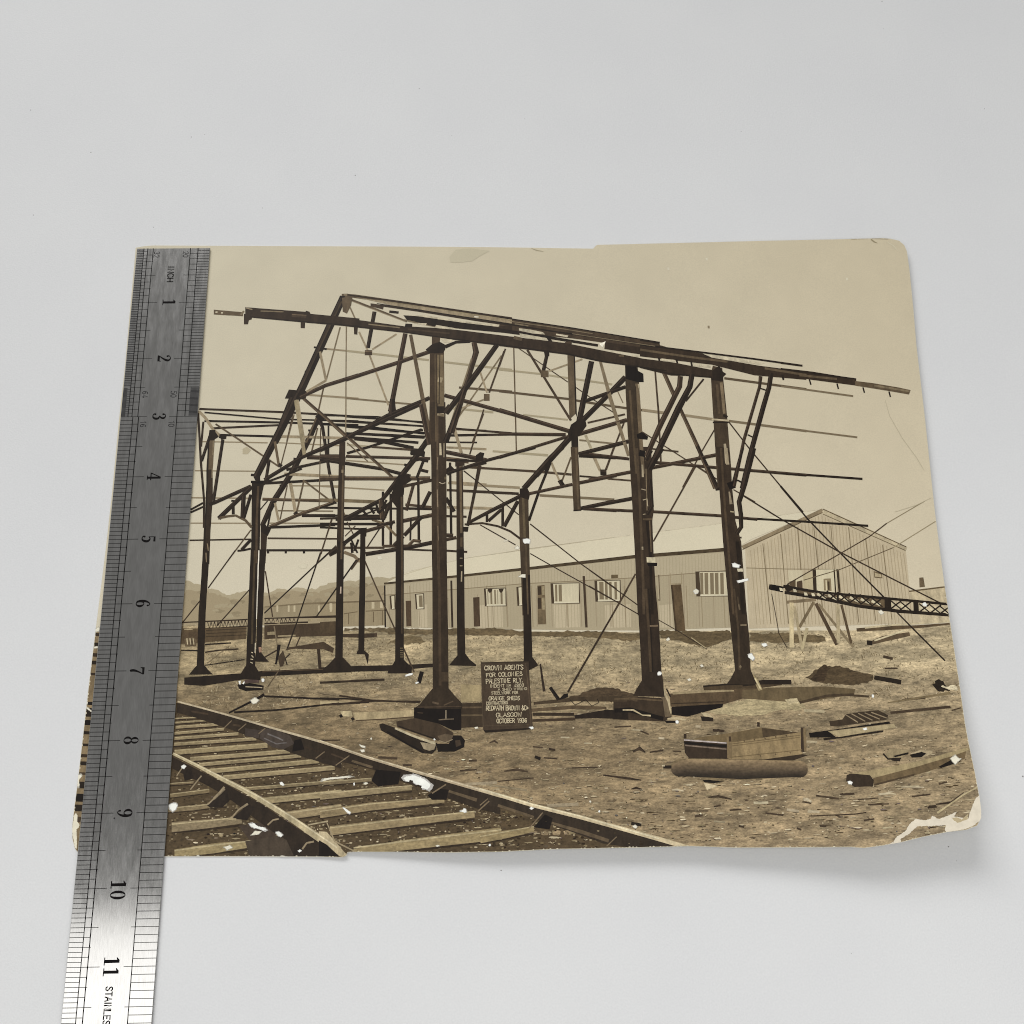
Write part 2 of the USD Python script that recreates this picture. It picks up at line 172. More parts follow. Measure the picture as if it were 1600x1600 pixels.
ART = [
('printed_hill',1,None,'b',[((171,158,129),0,'p',[1379,-7187,1533,-7168,1654,-7227,1772,-7253,1951,-7336,2108,-7363,2248,-7442,2365,-7463,2478,-7412,2690,-7391,3002,-7436,3136,-7405,3210,-7337,3405,-7360,3598,-7326,3793,-7365,3948,-7359,4082,-7288,4294,-7235,4372,-7267,4488,-7228,4682,-7214,4856,-7155,5070,-7144,5265,-7161,5577,-7132,5850,-7123,5909,-7247,5916,-8093,1441,-8032]),((158,143,114),0.5,'p',[1412,-7632,1527,-7351,1917,-7397,2212,-7482,2369,-7524,2526,-7566,2694,-7468,3005,-7492,3214,-7414,3601,-7399,3989,-7424,4296,-7327,4762,-7313,5346,-7321,5910,-7308,5916,-8093,1441,-8032]),((142,128,101),0.6,'p',[2657,-7597,2619,-7620,2596,-7647,2561,-7627,2522,-7610,2493,-7584,2532,-7577,2597,-7568,2629,-7580]),((142,128,101),0.608,'p',[5772,-7558,5789,-7582,5732,-7592,5698,-7601,5630,-7569,5664,-7539,5683,-7514,5740,-7522,5777,-7533]),((142,128,101),0.612,'p',[3482,-7493,3460,-7516,3441,-7529,3381,-7529,3373,-7506,3376,-7474,3380,-7462,3431,-7459,3483,-7468]),((147,133,106),0.616,'p',[2513,-7656,2488,-7687,2437,-7705,2395,-7673,2364,-7662,2327,-7643,2382,-7628,2435,-7625,2465,-7630]),((163,150,121),0.62,'p',[5386,-7560,5333,-7582,5300,-7591,5238,-7585,5249,-7565,5239,-7542,5257,-7533,5299,-7508,5345,-7543]),((147,133,106),0.624,'p',[1888,-7405,1871,-7429,1822,-7435,1786,-7445,1750,-7421,1727,-7394,1777,-7374,1819,-7377,1860,-7379]),((147,133,106),0.628,'p',[3454,-7512,3454,-7530,3421,-7559,3383,-7530,3313,-7523,3309,-7499,3358,-7475,3424,-7468,3466,-7498]),((147,133,106),0.632,'p',[2554,-7855,2562,-7881,2507,-7890,2449,-7889,2434,-7869,2392,-7845,2436,-7809,2504,-7833,2566,-7840]),((147,133,106),0.636,'p',[5854,-7497,5811,-7519,5767,-7528,5708,-7518,5705,-7508,5699,-7483,5710,-7466,5766,-7474,5835,-7480]),((163,150,121),0.64,'p',[4288,-7665,4255,-7678,4205,-7702,4160,-7704,4119,-7671,4133,-7647,4158,-7645,4212,-7618,4233,-7640]),((142,128,101),0.644,'p',[3285,-7746,3293,-7767,3228,-7794,3172,-7772,3118,-7755,3135,-7732,3175,-7700,3231,-7696,3274,-7731]),((147,133,106),0.648,'p',[4031,-7573,4034,-7593,3991,-7621,3932,-7589,3917,-7584,3906,-7556,3939,-7552,3986,-7526,4027,-7544]),((163,150,121),0.652,'p',[5877,-7483,5890,-7515,5846,-7521,5779,-7513,5763,-7495,5766,-7472,5790,-7436,5842,-7449,5893,-7457]),((142,128,101),0.656,'p',[4305,-7463,4316,-7494,4259,-7503,4199,-7488,4186,-7470,4156,-7447,4211,-7422,4258,-7431,4322,-7448]),((163,150,121),0.6599999999999999,'p',[2446,-7868,2439,-7900,2378,-7907,2326,-7904,2291,-7881,2308,-7848,2332,-7832,2383,-7825,2415,-7850]),((142,128,101),0.6639999999999999,'p',[3081,-7732,3035,-7761,2993,-7764,2960,-7753,2909,-7744,2904,-7719,2929,-7695,2990,-7709,3061,-7699]),((142,128,101),0.6679999999999999,'p',[5645,-7472,5601,-7498,5557,-7510,5520,-7514,5498,-7478,5500,-7459,5504,-7435,5560,-7434,5578,-7453]),((142,128,101),0.6719999999999999,'p',[4857,-7347,4884,-7374,4823,-7387,4781,-7368,4742,-7354,4725,-7337,4775,-7328,4826,-7322,4861,-7330]),((142,128,101),0.6799999999999999,'p',[3261,-7536,3234,-7557,3195,-7557,3133,-7560,3105,-7544,3098,-7526,3159,-7500,3192,-7508,3218,-7505]),((142,128,101),0.6839999999999999,'p',[3976,-7748,3949,-7780,3883,-7793,3823,-7779,3823,-7759,3775,-7735,3827,-7703,3884,-7726,3934,-7730]),((142,128,101),0.688,'p',[5367,-7488,5348,-7518,5283,-7515,5243,-7507,5175,-7493,5214,-7474,5223,-7443,5284,-7466,5333,-7458]),((163,150,121),0.692,'p',[4680,-7314,4710,-7342,4642,-7365,4584,-7345,4591,-7329,4553,-7298,4608,-7275,4639,-7278,4672,-7294]),((142,128,101),0.696,'p',[5513,-7520,5468,-7536,5428,-7541,5377,-7550,5341,-7528,5361,-7503,5383,-7495,5428,-7485,5496,-7500]),((142,128,101),0.7,'p',[5559,-7590,5542,-7613,5504,-7618,5465,-7632,5447,-7603,5449,-7570,5469,-7569,5506,-7540,5562,-7559]),((142,128,101),0.704,'p',[3761,-7481,3761,-7496,3731,-7503,3671,-7506,3625,-7492,3667,-7464,3673,-7434,3734,-7437,3787,-7452]),((163,150,121),0.708,'p',[4549,-7413,4566,-7439,4497,-7464,4458,-7435,4387,-7428,4403,-7393,4460,-7368,4500,-7371,4559,-7398]),((142,128,101),0.712,'p',[2506,-7593,2475,-7615,2438,-7613,2376,-7614,2364,-7601,2362,-7575,2373,-7555,2436,-7556,2463,-7576]),((163,150,121),0.716,'p',[5930,-7331,5916,-7362,5889,-7381,5835,-7349,5814,-7344,5809,-7321,5840,-7299,5885,-7296,5914,-7318]),((142,128,101),0.72,'p',[5009,-7509,5015,-7523,4961,-7534,4909,-7527,4862,-7517,4892,-7500,4910,-7479,4962,-7470,5016,-7494]),((163,150,121),0.724,'p',[4239,-7468,4218,-7488,4192,-7505,4125,-7510,4120,-7477,4103,-7453,4142,-7425,4185,-7432,4215,-7437]),((147,133,106),0.728,'p',[4222,-7740,4218,-7764,4157,-7788,4100,-7757,4054,-7746,4092,-7724,4112,-7696,4154,-7699,4214,-7716]),((147,133,106),0.732,'p',[4878,-7297,4851,-7320,4834,-7343,4793,-7325,4771,-7307,4721,-7284,4768,-7250,4834,-7269,4895,-7265]),((147,133,106),0.736,'p',[5988,-7272,5943,-7286,5897,-7301,5857,-7293,5801,-7277,5839,-7261,5832,-7227,5903,-7234,5943,-7245]),((163,150,121),0.74,'p',[2226,-7680,2223,-7696,2161,-7716,2109,-7704,2082,-7693,2071,-7664,2112,-7643,2151,-7644,2207,-7656]),((147,133,106),0.744,'p',[4134,-7617,4136,-7642,4091,-7666,4048,-7637,3977,-7631,3992,-7602,4033,-7590,4092,-7591,4112,-7599]),((147,133,106),0.748,'p',[5500,-7482,5527,-7496,5453,-7529,5423,-7517,5371,-7489,5389,-7462,5411,-7456,5458,-7438,5493,-7467]),((147,133,106),0.752,'p',[5047,-7289,5020,-7316,4986,-7315,4945,-7319,4885,-7295,4916,-7279,4944,-7264,4989,-7250,5039,-7274]),((163,150,121),0.756,'p',[2305,-7662,2296,-7677,2263,-7704,2205,-7702,2190,-7674,2155,-7648,2198,-7640,2264,-7614,2328,-7632]),((163,150,121),0.76,'p',[4701,-7451,4709,-7468,4647,-7475,4596,-7482,4547,-7465,4553,-7435,4588,-7426,4647,-7401,4689,-7428]),((147,133,106),0.764,'p',[4538,-7499,4493,-7530,4458,-7525,4410,-7519,4369,-7514,4346,-7479,4404,-7463,4450,-7463,4494,-7476]),((147,133,106),0.768,'p',[4344,-7647,4300,-7672,4265,-7686,4227,-7663,4157,-7660,4195,-7637,4206,-7606,4262,-7600,4328,-7622]),((163,150,121),0.776,'p',[1923,-7543,1891,-7567,1849,-7567,1808,-7583,1763,-7550,1736,-7528,1801,-7516,1845,-7518,1902,-7511]),((163,150,121),0.78,'p',[4477,-7573,4493,-7593,4434,-7620,4384,-7595,4362,-7583,4354,-7563,4369,-7536,4435,-7526,4486,-7544]),((142,128,101),0.784,'p',[4706,-7454,4645,-7469,4618,-7500,4566,-7493,4541,-7464,4548,-7437,4574,-7434,4616,-7415,4680,-7435]),((147,133,106),0.788,'p',[5650,-7544,5652,-7560,5590,-7584,5548,-7565,5485,-7554,5529,-7527,5527,-7524,5587,-7502,5639,-7531]),((142,128,101),0.796,'p',[4928,-7311,4925,-7324,4860,-7350,4821,-7341,4754,-7319,4764,-7300,4795,-7264,4857,-7266,4897,-7297]),((142,128,101),0.8,'p',[2589,-7806,2551,-7835,2502,-7838,2443,-7831,2388,-7820,2401,-7795,2450,-7779,2494,-7762,2531,-7783]),((163,150,121),0.804,'p',[5831,-7471,5794,-7492,5770,-7510,5715,-7492,5685,-7478,5692,-7460,5725,-7435,5769,-7445,5813,-7445]),((147,133,106),0.8119999999999999,'p',[3542,-7677,3524,-7701,3469,-7723,3414,-7702,3367,-7692,3407,-7664,3408,-7647,3468,-7649,3506,-7656]),((147,133,106),0.816,'p',[1753,-7599,1752,-7627,1700,-7632,1650,-7637,1635,-7613,1630,-7583,1641,-7558,1686,-7557,1753,-7586]),((163,150,121),0.82,'p',[4571,-7414,4570,-7433,4526,-7460,4464,-7434,4420,-7430,4425,-7402,4478,-7369,4532,-7392,4564,-7390]),((142,128,101),0.824,'p',[5483,-7573,5478,-7592,5440,-7595,5387,-7601,5372,-7580,5354,-7563,5380,-7547,5447,-7549,5481,-7545]),((147,133,106),0.828,'p',[3904,-7597,3861,-7627,3836,-7638,3795,-7632,3742,-7610,3746,-7586,3764,-7558,3831,-7551,3864,-7575]),((163,150,121),0.832,'p',[3896,-7465,3898,-7481,3834,-7495,3800,-7488,3729,-7478,3765,-7451,3795,-7425,3833,-7431,3870,-7445]),((142,128,101),0.836,'p',[2276,-7773,2213,-7795,2185,-7799,2134,-7792,2111,-7781,2078,-7762,2135,-7740,2182,-7741,2224,-7752]),((142,128,101),0.84,'p',[4058,-7637,4040,-7653,3989,-7666,3925,-7674,3883,-7651,3904,-7618,3928,-7594,3982,-7610,4041,-7605]),((163,150,121),0.844,'p',[2434,-7677,2449,-7695,2406,-7701,2349,-7718,2308,-7692,2299,-7658,2365,-7644,2399,-7643,2457,-7649]),((147,133,106),0.848,'p',[2523,-7609,2495,-7622,2465,-7647,2398,-7629,2390,-7623,2401,-7590,2413,-7582,2457,-7565,2484,-7589]),((163,150,121),0.856,'p',[4446,-7440,4469,-7470,4419,-7471,4359,-7475,4358,-7452,4306,-7425,4356,-7420,4414,-7404,4462,-7410]),((163,150,121),0.86,'p',[3741,-7636,3727,-7660,3704,-7674,3648,-7653,3635,-7646,3611,-7617,3659,-7611,3696,-7593,3745,-7611]),((163,150,121),0.864,'p',[2170,-7756,2155,-7770,2096,-7779,2044,-7778,2028,-7767,2031,-7738,2054,-7729,2097,-7727,2128,-7727]),((147,133,106),0.868,'p',[4072,-7723,4077,-7747,4021,-7773,3974,-7750,3935,-7736,3931,-7706,3971,-7683,4021,-7694,4075,-7706]),((142,128,101),0.872,'p',[4032,-7741,4019,-7770,3973,-7788,3939,-7761,3883,-7751,3889,-7725,3928,-7703,3973,-7702,4029,-7722]),((147,133,106),0.876,'p',[4911,-7555,4934,-7570,4872,-7583,4833,-7595,4806,-7569,4784,-7542,4813,-7525,4874,-7534,4907,-7537])]),
('printed_house',2,None,'c',[((147,133,105),0,'p',[3005,-7684,3226,-7666,3707,-7643,4306,-7631,4315,-7922,3017,-7924]),((121,106,81),0.3,'p',[3005,-7694,3707,-7633,4305,-7615,4307,-7651,3708,-7667,3006,-7714]),((188,174,143),0.5,'p',[3219,-7676,3253,-7673,3259,-7797,3224,-7801]),((188,174,143),0.5,'p',[3431,-7679,3465,-7676,3471,-7800,3436,-7804]),((188,174,143),0.5,'p',[3537,-7681,3572,-7677,3577,-7802,3542,-7805]),((188,174,143),0.5,'p',[3991,-7687,4026,-7683,4030,-7808,3995,-7811]),((188,174,143),0.5,'p',[4213,-7690,4248,-7686,4252,-7811,4217,-7814])]),
('printed_house',2,None,'c',[((150,135,106),0,'p',[4027,-7647,4490,-7623,5225,-7613,5234,-8084,4043,-8107]),((111,96,73),0.3,'p',[4027,-7637,4490,-7613,5225,-7599,5226,-7627,4491,-7645,4028,-7667]),((190,176,145),0.5,'p',[4205,-7645,4255,-7646,4259,-7771,4209,-7770]),((190,176,145),0.5,'p',[4988,-7636,5038,-7636,5041,-7761,4990,-7761]),((190,176,145),0.5,'p',[5142,-7628,5193,-7628,5195,-7753,5145,-7753]),((107,92,68),0.6,'s',[4477,-7854,17,4727,-7817,17]),((107,92,68),0.6,'s',[4881,-7809,17,5228,-7794,17]),((107,92,68),0.6,'s',[4564,-7835,17,4570,-8055,17]),((107,92,68),0.6,'s',[5026,-7821,17,5030,-8021,17]),((107,92,68),0.6,'s',[5190,-7803,17,5195,-8083,17])]),
('printed_shed',2,None,'b',[((212,202,175),0,'p',[5210,-7278,5687,-7045,6759,-6793,8106,-6619,9572,-6424,11538,-6187,13581,-5925,12184,-6497,11967,-6622,11937,-6698]),((168,155,127),0.2,'p',[5235,-7291,6409,-7168,7855,-7023,9918,-6814,11937,-6698,11862,-8227,9964,-8251,8305,-8212,6883,-8167,5249,-8121]),((177,164,136),0.3,'p',[5235,-7329,6409,-7206,7854,-7061,9915,-6865,11933,-6749,11905,-7105,9897,-7232,7849,-7313,6409,-7407,5238,-7503]),((145,130,102),0.4,'s',[5690,-7322,14,5734,-8127,14]),((145,130,102),0.4,'s',[6121,-7328,14,6160,-8133,14]),((145,130,102),0.4,'s',[7128,-7341,14,7156,-8147,14]),((145,130,102),0.4,'s',[7488,-7346,14,7511,-8152,14]),((145,130,102),0.4,'s',[7968,-7353,14,7986,-8158,14]),((145,130,102),0.4,'s',[8628,-7362,14,8638,-8168,14]),((145,130,102),0.4,'s',[8989,-7368,14,8994,-8174,14]),((145,130,102),0.4,'s',[9469,-7376,14,9469,-8181,14]),((145,130,102),0.4,'s',[9709,-7380,14,9706,-8185,14]),((145,130,102),0.4,'s',[10069,-7386,14,10062,-8192,14]),((145,130,102),0.4,'s',[10321,-7390,14,10311,-8196,14]),((145,130,102),0.4,'s',[10873,-7400,14,10856,-8206,14]),((145,130,102),0.4,'s',[11149,-7406,14,11129,-8212,14]),((145,130,102),0.4,'s',[11568,-7414,14,11543,-8220,14]),((186,172,143),0.35,'p',[6945,-7725,7423,-7707,7428,-8150,6966,-8156]),((186,172,143),0.35,'p',[8377,-7745,8856,-7728,8852,-8171,8389,-8177]),((186,172,143),0.35,'p',[9333,-7760,9811,-7743,9801,-8187,9338,-8192]),((186,172,143),0.35,'p',[10347,-7777,10587,-7757,10572,-8201,10346,-8209]),((186,172,143),0.35,'p',[5837,-7710,6028,-7688,6042,-8131,5865,-8141]),((129,114,88),0.5,'s',[5238,-7503,15,7849,-7313,15,9897,-7232,15,11905,-7105,15]),((163,150,122),0.38,'s',[5283,-7336,9,5326,-8134,9]),((163,150,122),0.38,'s',[5343,-7330,9,5385,-8135,9]),((163,150,122),0.38,'s',[5403,-7324,9,5444,-8136,9]),((163,150,122),0.38,'s',[5462,-7317,9,5504,-8136,9]),((163,150,122),0.38,'s',[5522,-7311,9,5563,-8137,9]),((163,150,122),0.38,'s',[5582,-7305,9,5622,-8138,9]),((163,150,122),0.38,'s',[5642,-7299,9,5681,-8139,9]),((163,150,122),0.38,'s',[5702,-7292,9,5740,-8140,9]),((163,150,122),0.38,'s',[5761,-7286,9,5799,-8140,9]),((163,150,122),0.38,'s',[5821,-7280,9,5859,-8141,9]),((163,150,122),0.38,'s',[5881,-7274,9,5918,-8142,9]),((163,150,122),0.38,'s',[5941,-7267,9,5977,-8143,9]),((163,150,122),0.38,'s',[6001,-7261,9,6036,-8144,9]),((163,150,122),0.38,'s',[6061,-7255,9,6095,-8144,9]),((163,150,122),0.38,'s',[6121,-7249,9,6155,-8145,9]),((163,150,122),0.38,'s',[6181,-7242,9,6214,-8146,9]),((163,150,122),0.38,'s',[6241,-7236,9,6273,-8147,9]),((163,150,122),0.38,'s',[6301,-7230,9,6332,-8148,9]),((163,150,122),0.38,'s',[6361,-7224,9,6391,-8148,9]),((163,150,122),0.38,'s',[6421,-7217,9,6451,-8149,9]),((163,150,122),0.38,'s',[6481,-7211,9,6510,-8150,9]),((163,150,122),0.38,'s',[6541,-7205,9,6569,-8151,9]),((163,150,122),0.38,'s',[6601,-7199,9,6628,-8152,9]),((163,150,122),0.38,'s',[6661,-7193,9,6688,-8153,9]),((163,150,122),0.38,'s',[6721,-7187,9,6747,-8153,9]),((163,150,122),0.38,'s',[6781,-7181,9,6806,-8154,9]),((163,150,122),0.38,'s',[6841,-7175,9,6865,-8155,9]),((163,150,122),0.38,'s',[6901,-7169,9,6925,-8156,9]),((163,150,122),0.38,'s',[6962,-7163,9,6984,-8157,9]),((163,150,122),0.38,'s',[7022,-7157,9,7043,-8157,9]),((163,150,122),0.38,'s',[7082,-7151,9,7102,-8158,9]),((163,150,122),0.38,'s',[7142,-7145,9,7162,-8159,9]),((163,150,122),0.38,'s',[7202,-7139,9,7221,-8160,9]),((163,150,122),0.38,'s',[7263,-7133,9,7280,-8161,9]),((163,150,122),0.38,'s',[7323,-7127,9,7339,-8161,9]),((163,150,122),0.38,'s',[7383,-7121,9,7399,-8162,9]),((163,150,122),0.38,'s',[7443,-7115,9,7458,-8163,9]),((163,150,122),0.38,'s',[7504,-7109,9,7517,-8164,9]),((163,150,122),0.38,'s',[7564,-7103,9,7576,-8165,9]),((163,150,122),0.38,'s',[7624,-7097,9,7636,-8166,9]),((163,150,122),0.38,'s',[7685,-7091,9,7695,-8166,9]),((163,150,122),0.38,'s',[7745,-7085,9,7754,-8167,9]),((163,150,122),0.38,'s',[7806,-7079,9,7814,-8168,9]),((163,150,122),0.38,'s',[7866,-7073,9,7873,-8169,9]),((163,150,122),0.38,'s',[7926,-7067,9,7932,-8170,9]),((163,150,122),0.38,'s',[7987,-7061,9,7992,-8171,9]),((163,150,122),0.38,'s',[8047,-7055,9,8051,-8171,9]),((163,150,122),0.38,'s',[8108,-7049,9,8110,-8172,9]),((163,150,122),0.38,'s',[8168,-7044,9,8169,-8173,9]),((163,150,122),0.38,'s',[8229,-7038,9,8229,-8174,9]),((163,150,122),0.38,'s',[8289,-7032,9,8288,-8175,9]),((163,150,122),0.38,'s',[8350,-7026,9,8347,-8176,9]),((163,150,122),0.38,'s',[8410,-7020,9,8407,-8177,9]),((163,150,122),0.38,'s',[8471,-7015,9,8466,-8178,9]),((163,150,122),0.38,'s',[8531,-7009,9,8525,-8179,9]),((163,150,122),0.38,'s',[8592,-7003,9,8585,-8180,9]),((163,150,122),0.38,'s',[8652,-6997,9,8644,-8180,9]),((163,150,122),0.38,'s',[8713,-6991,9,8703,-8181,9]),((163,150,122),0.38,'s',[8773,-6986,9,8763,-8182,9]),((163,150,122),0.38,'s',[8834,-6980,9,8822,-8183,9]),((163,150,122),0.38,'s',[8895,-6974,9,8881,-8184,9]),((163,150,122),0.38,'s',[8955,-6968,9,8941,-8185,9]),((163,150,122),0.38,'s',[9016,-6963,9,9000,-8186,9]),((163,150,122),0.38,'s',[9076,-6957,9,9059,-8187,9]),((163,150,122),0.38,'s',[9137,-6951,9,9119,-8188,9]),((163,150,122),0.38,'s',[9198,-6945,9,9178,-8189,9]),((163,150,122),0.38,'s',[9258,-6940,9,9237,-8190,9]),((163,150,122),0.38,'s',[9319,-6934,9,9297,-8191,9]),((163,150,122),0.38,'s',[9380,-6928,9,9356,-8192,9]),((163,150,122),0.38,'s',[9441,-6922,9,9415,-8193,9]),((163,150,122),0.38,'s',[9501,-6917,9,9475,-8194,9]),((163,150,122),0.38,'s',[9562,-6911,9,9534,-8195,9]),((163,150,122),0.38,'s',[9623,-6905,9,9593,-8196,9]),((163,150,122),0.38,'s',[9683,-6899,9,9652,-8197,9]),((163,150,122),0.38,'s',[9744,-6894,9,9712,-8198,9]),((163,150,122),0.38,'s',[9805,-6888,9,9771,-8199,9]),((163,150,122),0.38,'s',[9866,-6882,9,9830,-8200,9]),((163,150,122),0.38,'s',[9927,-6877,9,9890,-8201,9]),((163,150,122),0.38,'s',[9987,-6873,9,9949,-8202,9]),((163,150,122),0.38,'s',[10048,-6870,9,10008,-8203,9]),((163,150,122),0.38,'s',[10109,-6866,9,10068,-8204,9]),((163,150,122),0.38,'s',[10169,-6863,9,10127,-8205,9]),((163,150,122),0.38,'s',[10230,-6859,9,10186,-8206,9]),((163,150,122),0.38,'s',[10291,-6856,9,10245,-8207,9]),((163,150,122),0.38,'s',[10352,-6852,9,10305,-8208,9]),((163,150,122),0.38,'s',[10412,-6849,9,10364,-8209,9]),((163,150,122),0.38,'s',[10473,-6845,9,10423,-8210,9]),((163,150,122),0.38,'s',[10534,-6842,9,10482,-8211,9]),((163,150,122),0.38,'s',[10594,-6838,9,10542,-8213,9]),((163,150,122),0.38,'s',[10655,-6835,9,10601,-8214,9]),((163,150,122),0.38,'s',[10716,-6831,9,10660,-8215,9]),((163,150,122),0.38,'s',[10777,-6828,9,10719,-8216,9]),((163,150,122),0.38,'s',[10838,-6824,9,10779,-8217,9]),((163,150,122),0.38,'s',[10898,-6821,9,10838,-8218,9]),((163,150,122),0.38,'s',[10959,-6817,9,10897,-8219,9]),((163,150,122),0.38,'s',[11020,-6814,9,10956,-8221,9]),((163,150,122),0.38,'s',[11081,-6810,9,11015,-8222,9]),((163,150,122),0.38,'s',[11141,-6807,9,11075,-8223,9]),((163,150,122),0.38,'s',[11202,-6803,9,11134,-8224,9]),((163,150,122),0.38,'s',[11263,-6800,9,11193,-8225,9]),((163,150,122),0.38,'s',[11324,-6796,9,11252,-8226,9]),((163,150,122),0.38,'s',[11385,-6793,9,11311,-8228,9]),((163,150,122),0.38,'s',[11445,-6789,9,11370,-8229,9]),((163,150,122),0.38,'s',[11506,-6786,9,11429,-8230,9]),((163,150,122),0.38,'s',[11567,-6783,9,11489,-8231,9]),((163,150,122),0.38,'s',[11628,-6779,9,11548,-8233,9]),((163,150,122),0.38,'s',[11689,-6776,9,11607,-8234,9]),((163,150,122),0.38,'s',[11749,-6772,9,11666,-8235,9]),((163,150,122),0.38,'s',[11810,-6769,9,11725,-8236,9]),((163,150,122),0.38,'s',[11871,-6765,9,11784,-8238,9]),((153,138,112),0.39,'s',[5313,-7682,16,5343,-8110,16]),((153,138,112),0.39,'s',[5586,-7654,16,5616,-8113,16]),((153,138,112),0.39,'s',[5860,-7626,16,5888,-8117,16]),((153,138,112),0.39,'s',[6134,-7597,16,6160,-8121,16]),((153,138,112),0.39,'s',[6409,-7569,16,6433,-8125,16]),((153,138,112),0.39,'s',[6684,-7542,16,6705,-8128,16]),((153,138,112),0.39,'s',[6959,-7514,16,6978,-8132,16]),((153,138,112),0.39,'s',[7235,-7487,16,7251,-8136,16]),((153,138,112),0.39,'s',[7510,-7459,16,7523,-8139,16]),((153,138,112),0.39,'s',[7787,-7432,16,7796,-8143,16]),((153,138,112),0.39,'s',[8063,-7405,16,8069,-8147,16]),((153,138,112),0.39,'s',[8340,-7379,16,8342,-8151,16]),((153,138,112),0.39,'s',[8617,-7352,16,8615,-8155,16]),((153,138,112),0.39,'s',[8894,-7326,16,8888,-8160,16]),((153,138,112),0.39,'s',[9172,-7300,16,9161,-8164,16]),((153,138,112),0.39,'s',[9449,-7274,16,9434,-8169,16]),((153,138,112),0.39,'s',[9727,-7248,16,9707,-8173,16]),((153,138,112),0.39,'s',[10005,-7226,16,9980,-8178,16]),((153,138,112),0.39,'s',[10283,-7210,16,10253,-8183,16]),((153,138,112),0.39,'s',[10561,-7194,16,10525,-8188,16]),((153,138,112),0.39,'s',[10839,-7178,16,10798,-8193,16]),((153,138,112),0.39,'s',[11117,-7162,16,11070,-8198,16]),((153,138,112),0.39,'s',[11395,-7146,16,11343,-8204,16]),((153,138,112),0.39,'s',[11674,-7131,16,11615,-8210,16])]),
('printed_roof_edge',4,3,'s',[((69,57,40),0,'s',[5210,-7278,40,6409,-7168,46,7855,-7023,57,9918,-6814,69,11938,-6685,75])]),
('printed_roof_ridge',4,3,'s',[((186,175,150),0,'s',[5687,-7045,10,6759,-6793,10,8106,-6619,10,9572,-6424,10,11538,-6187,10,13581,-5925,10])]),
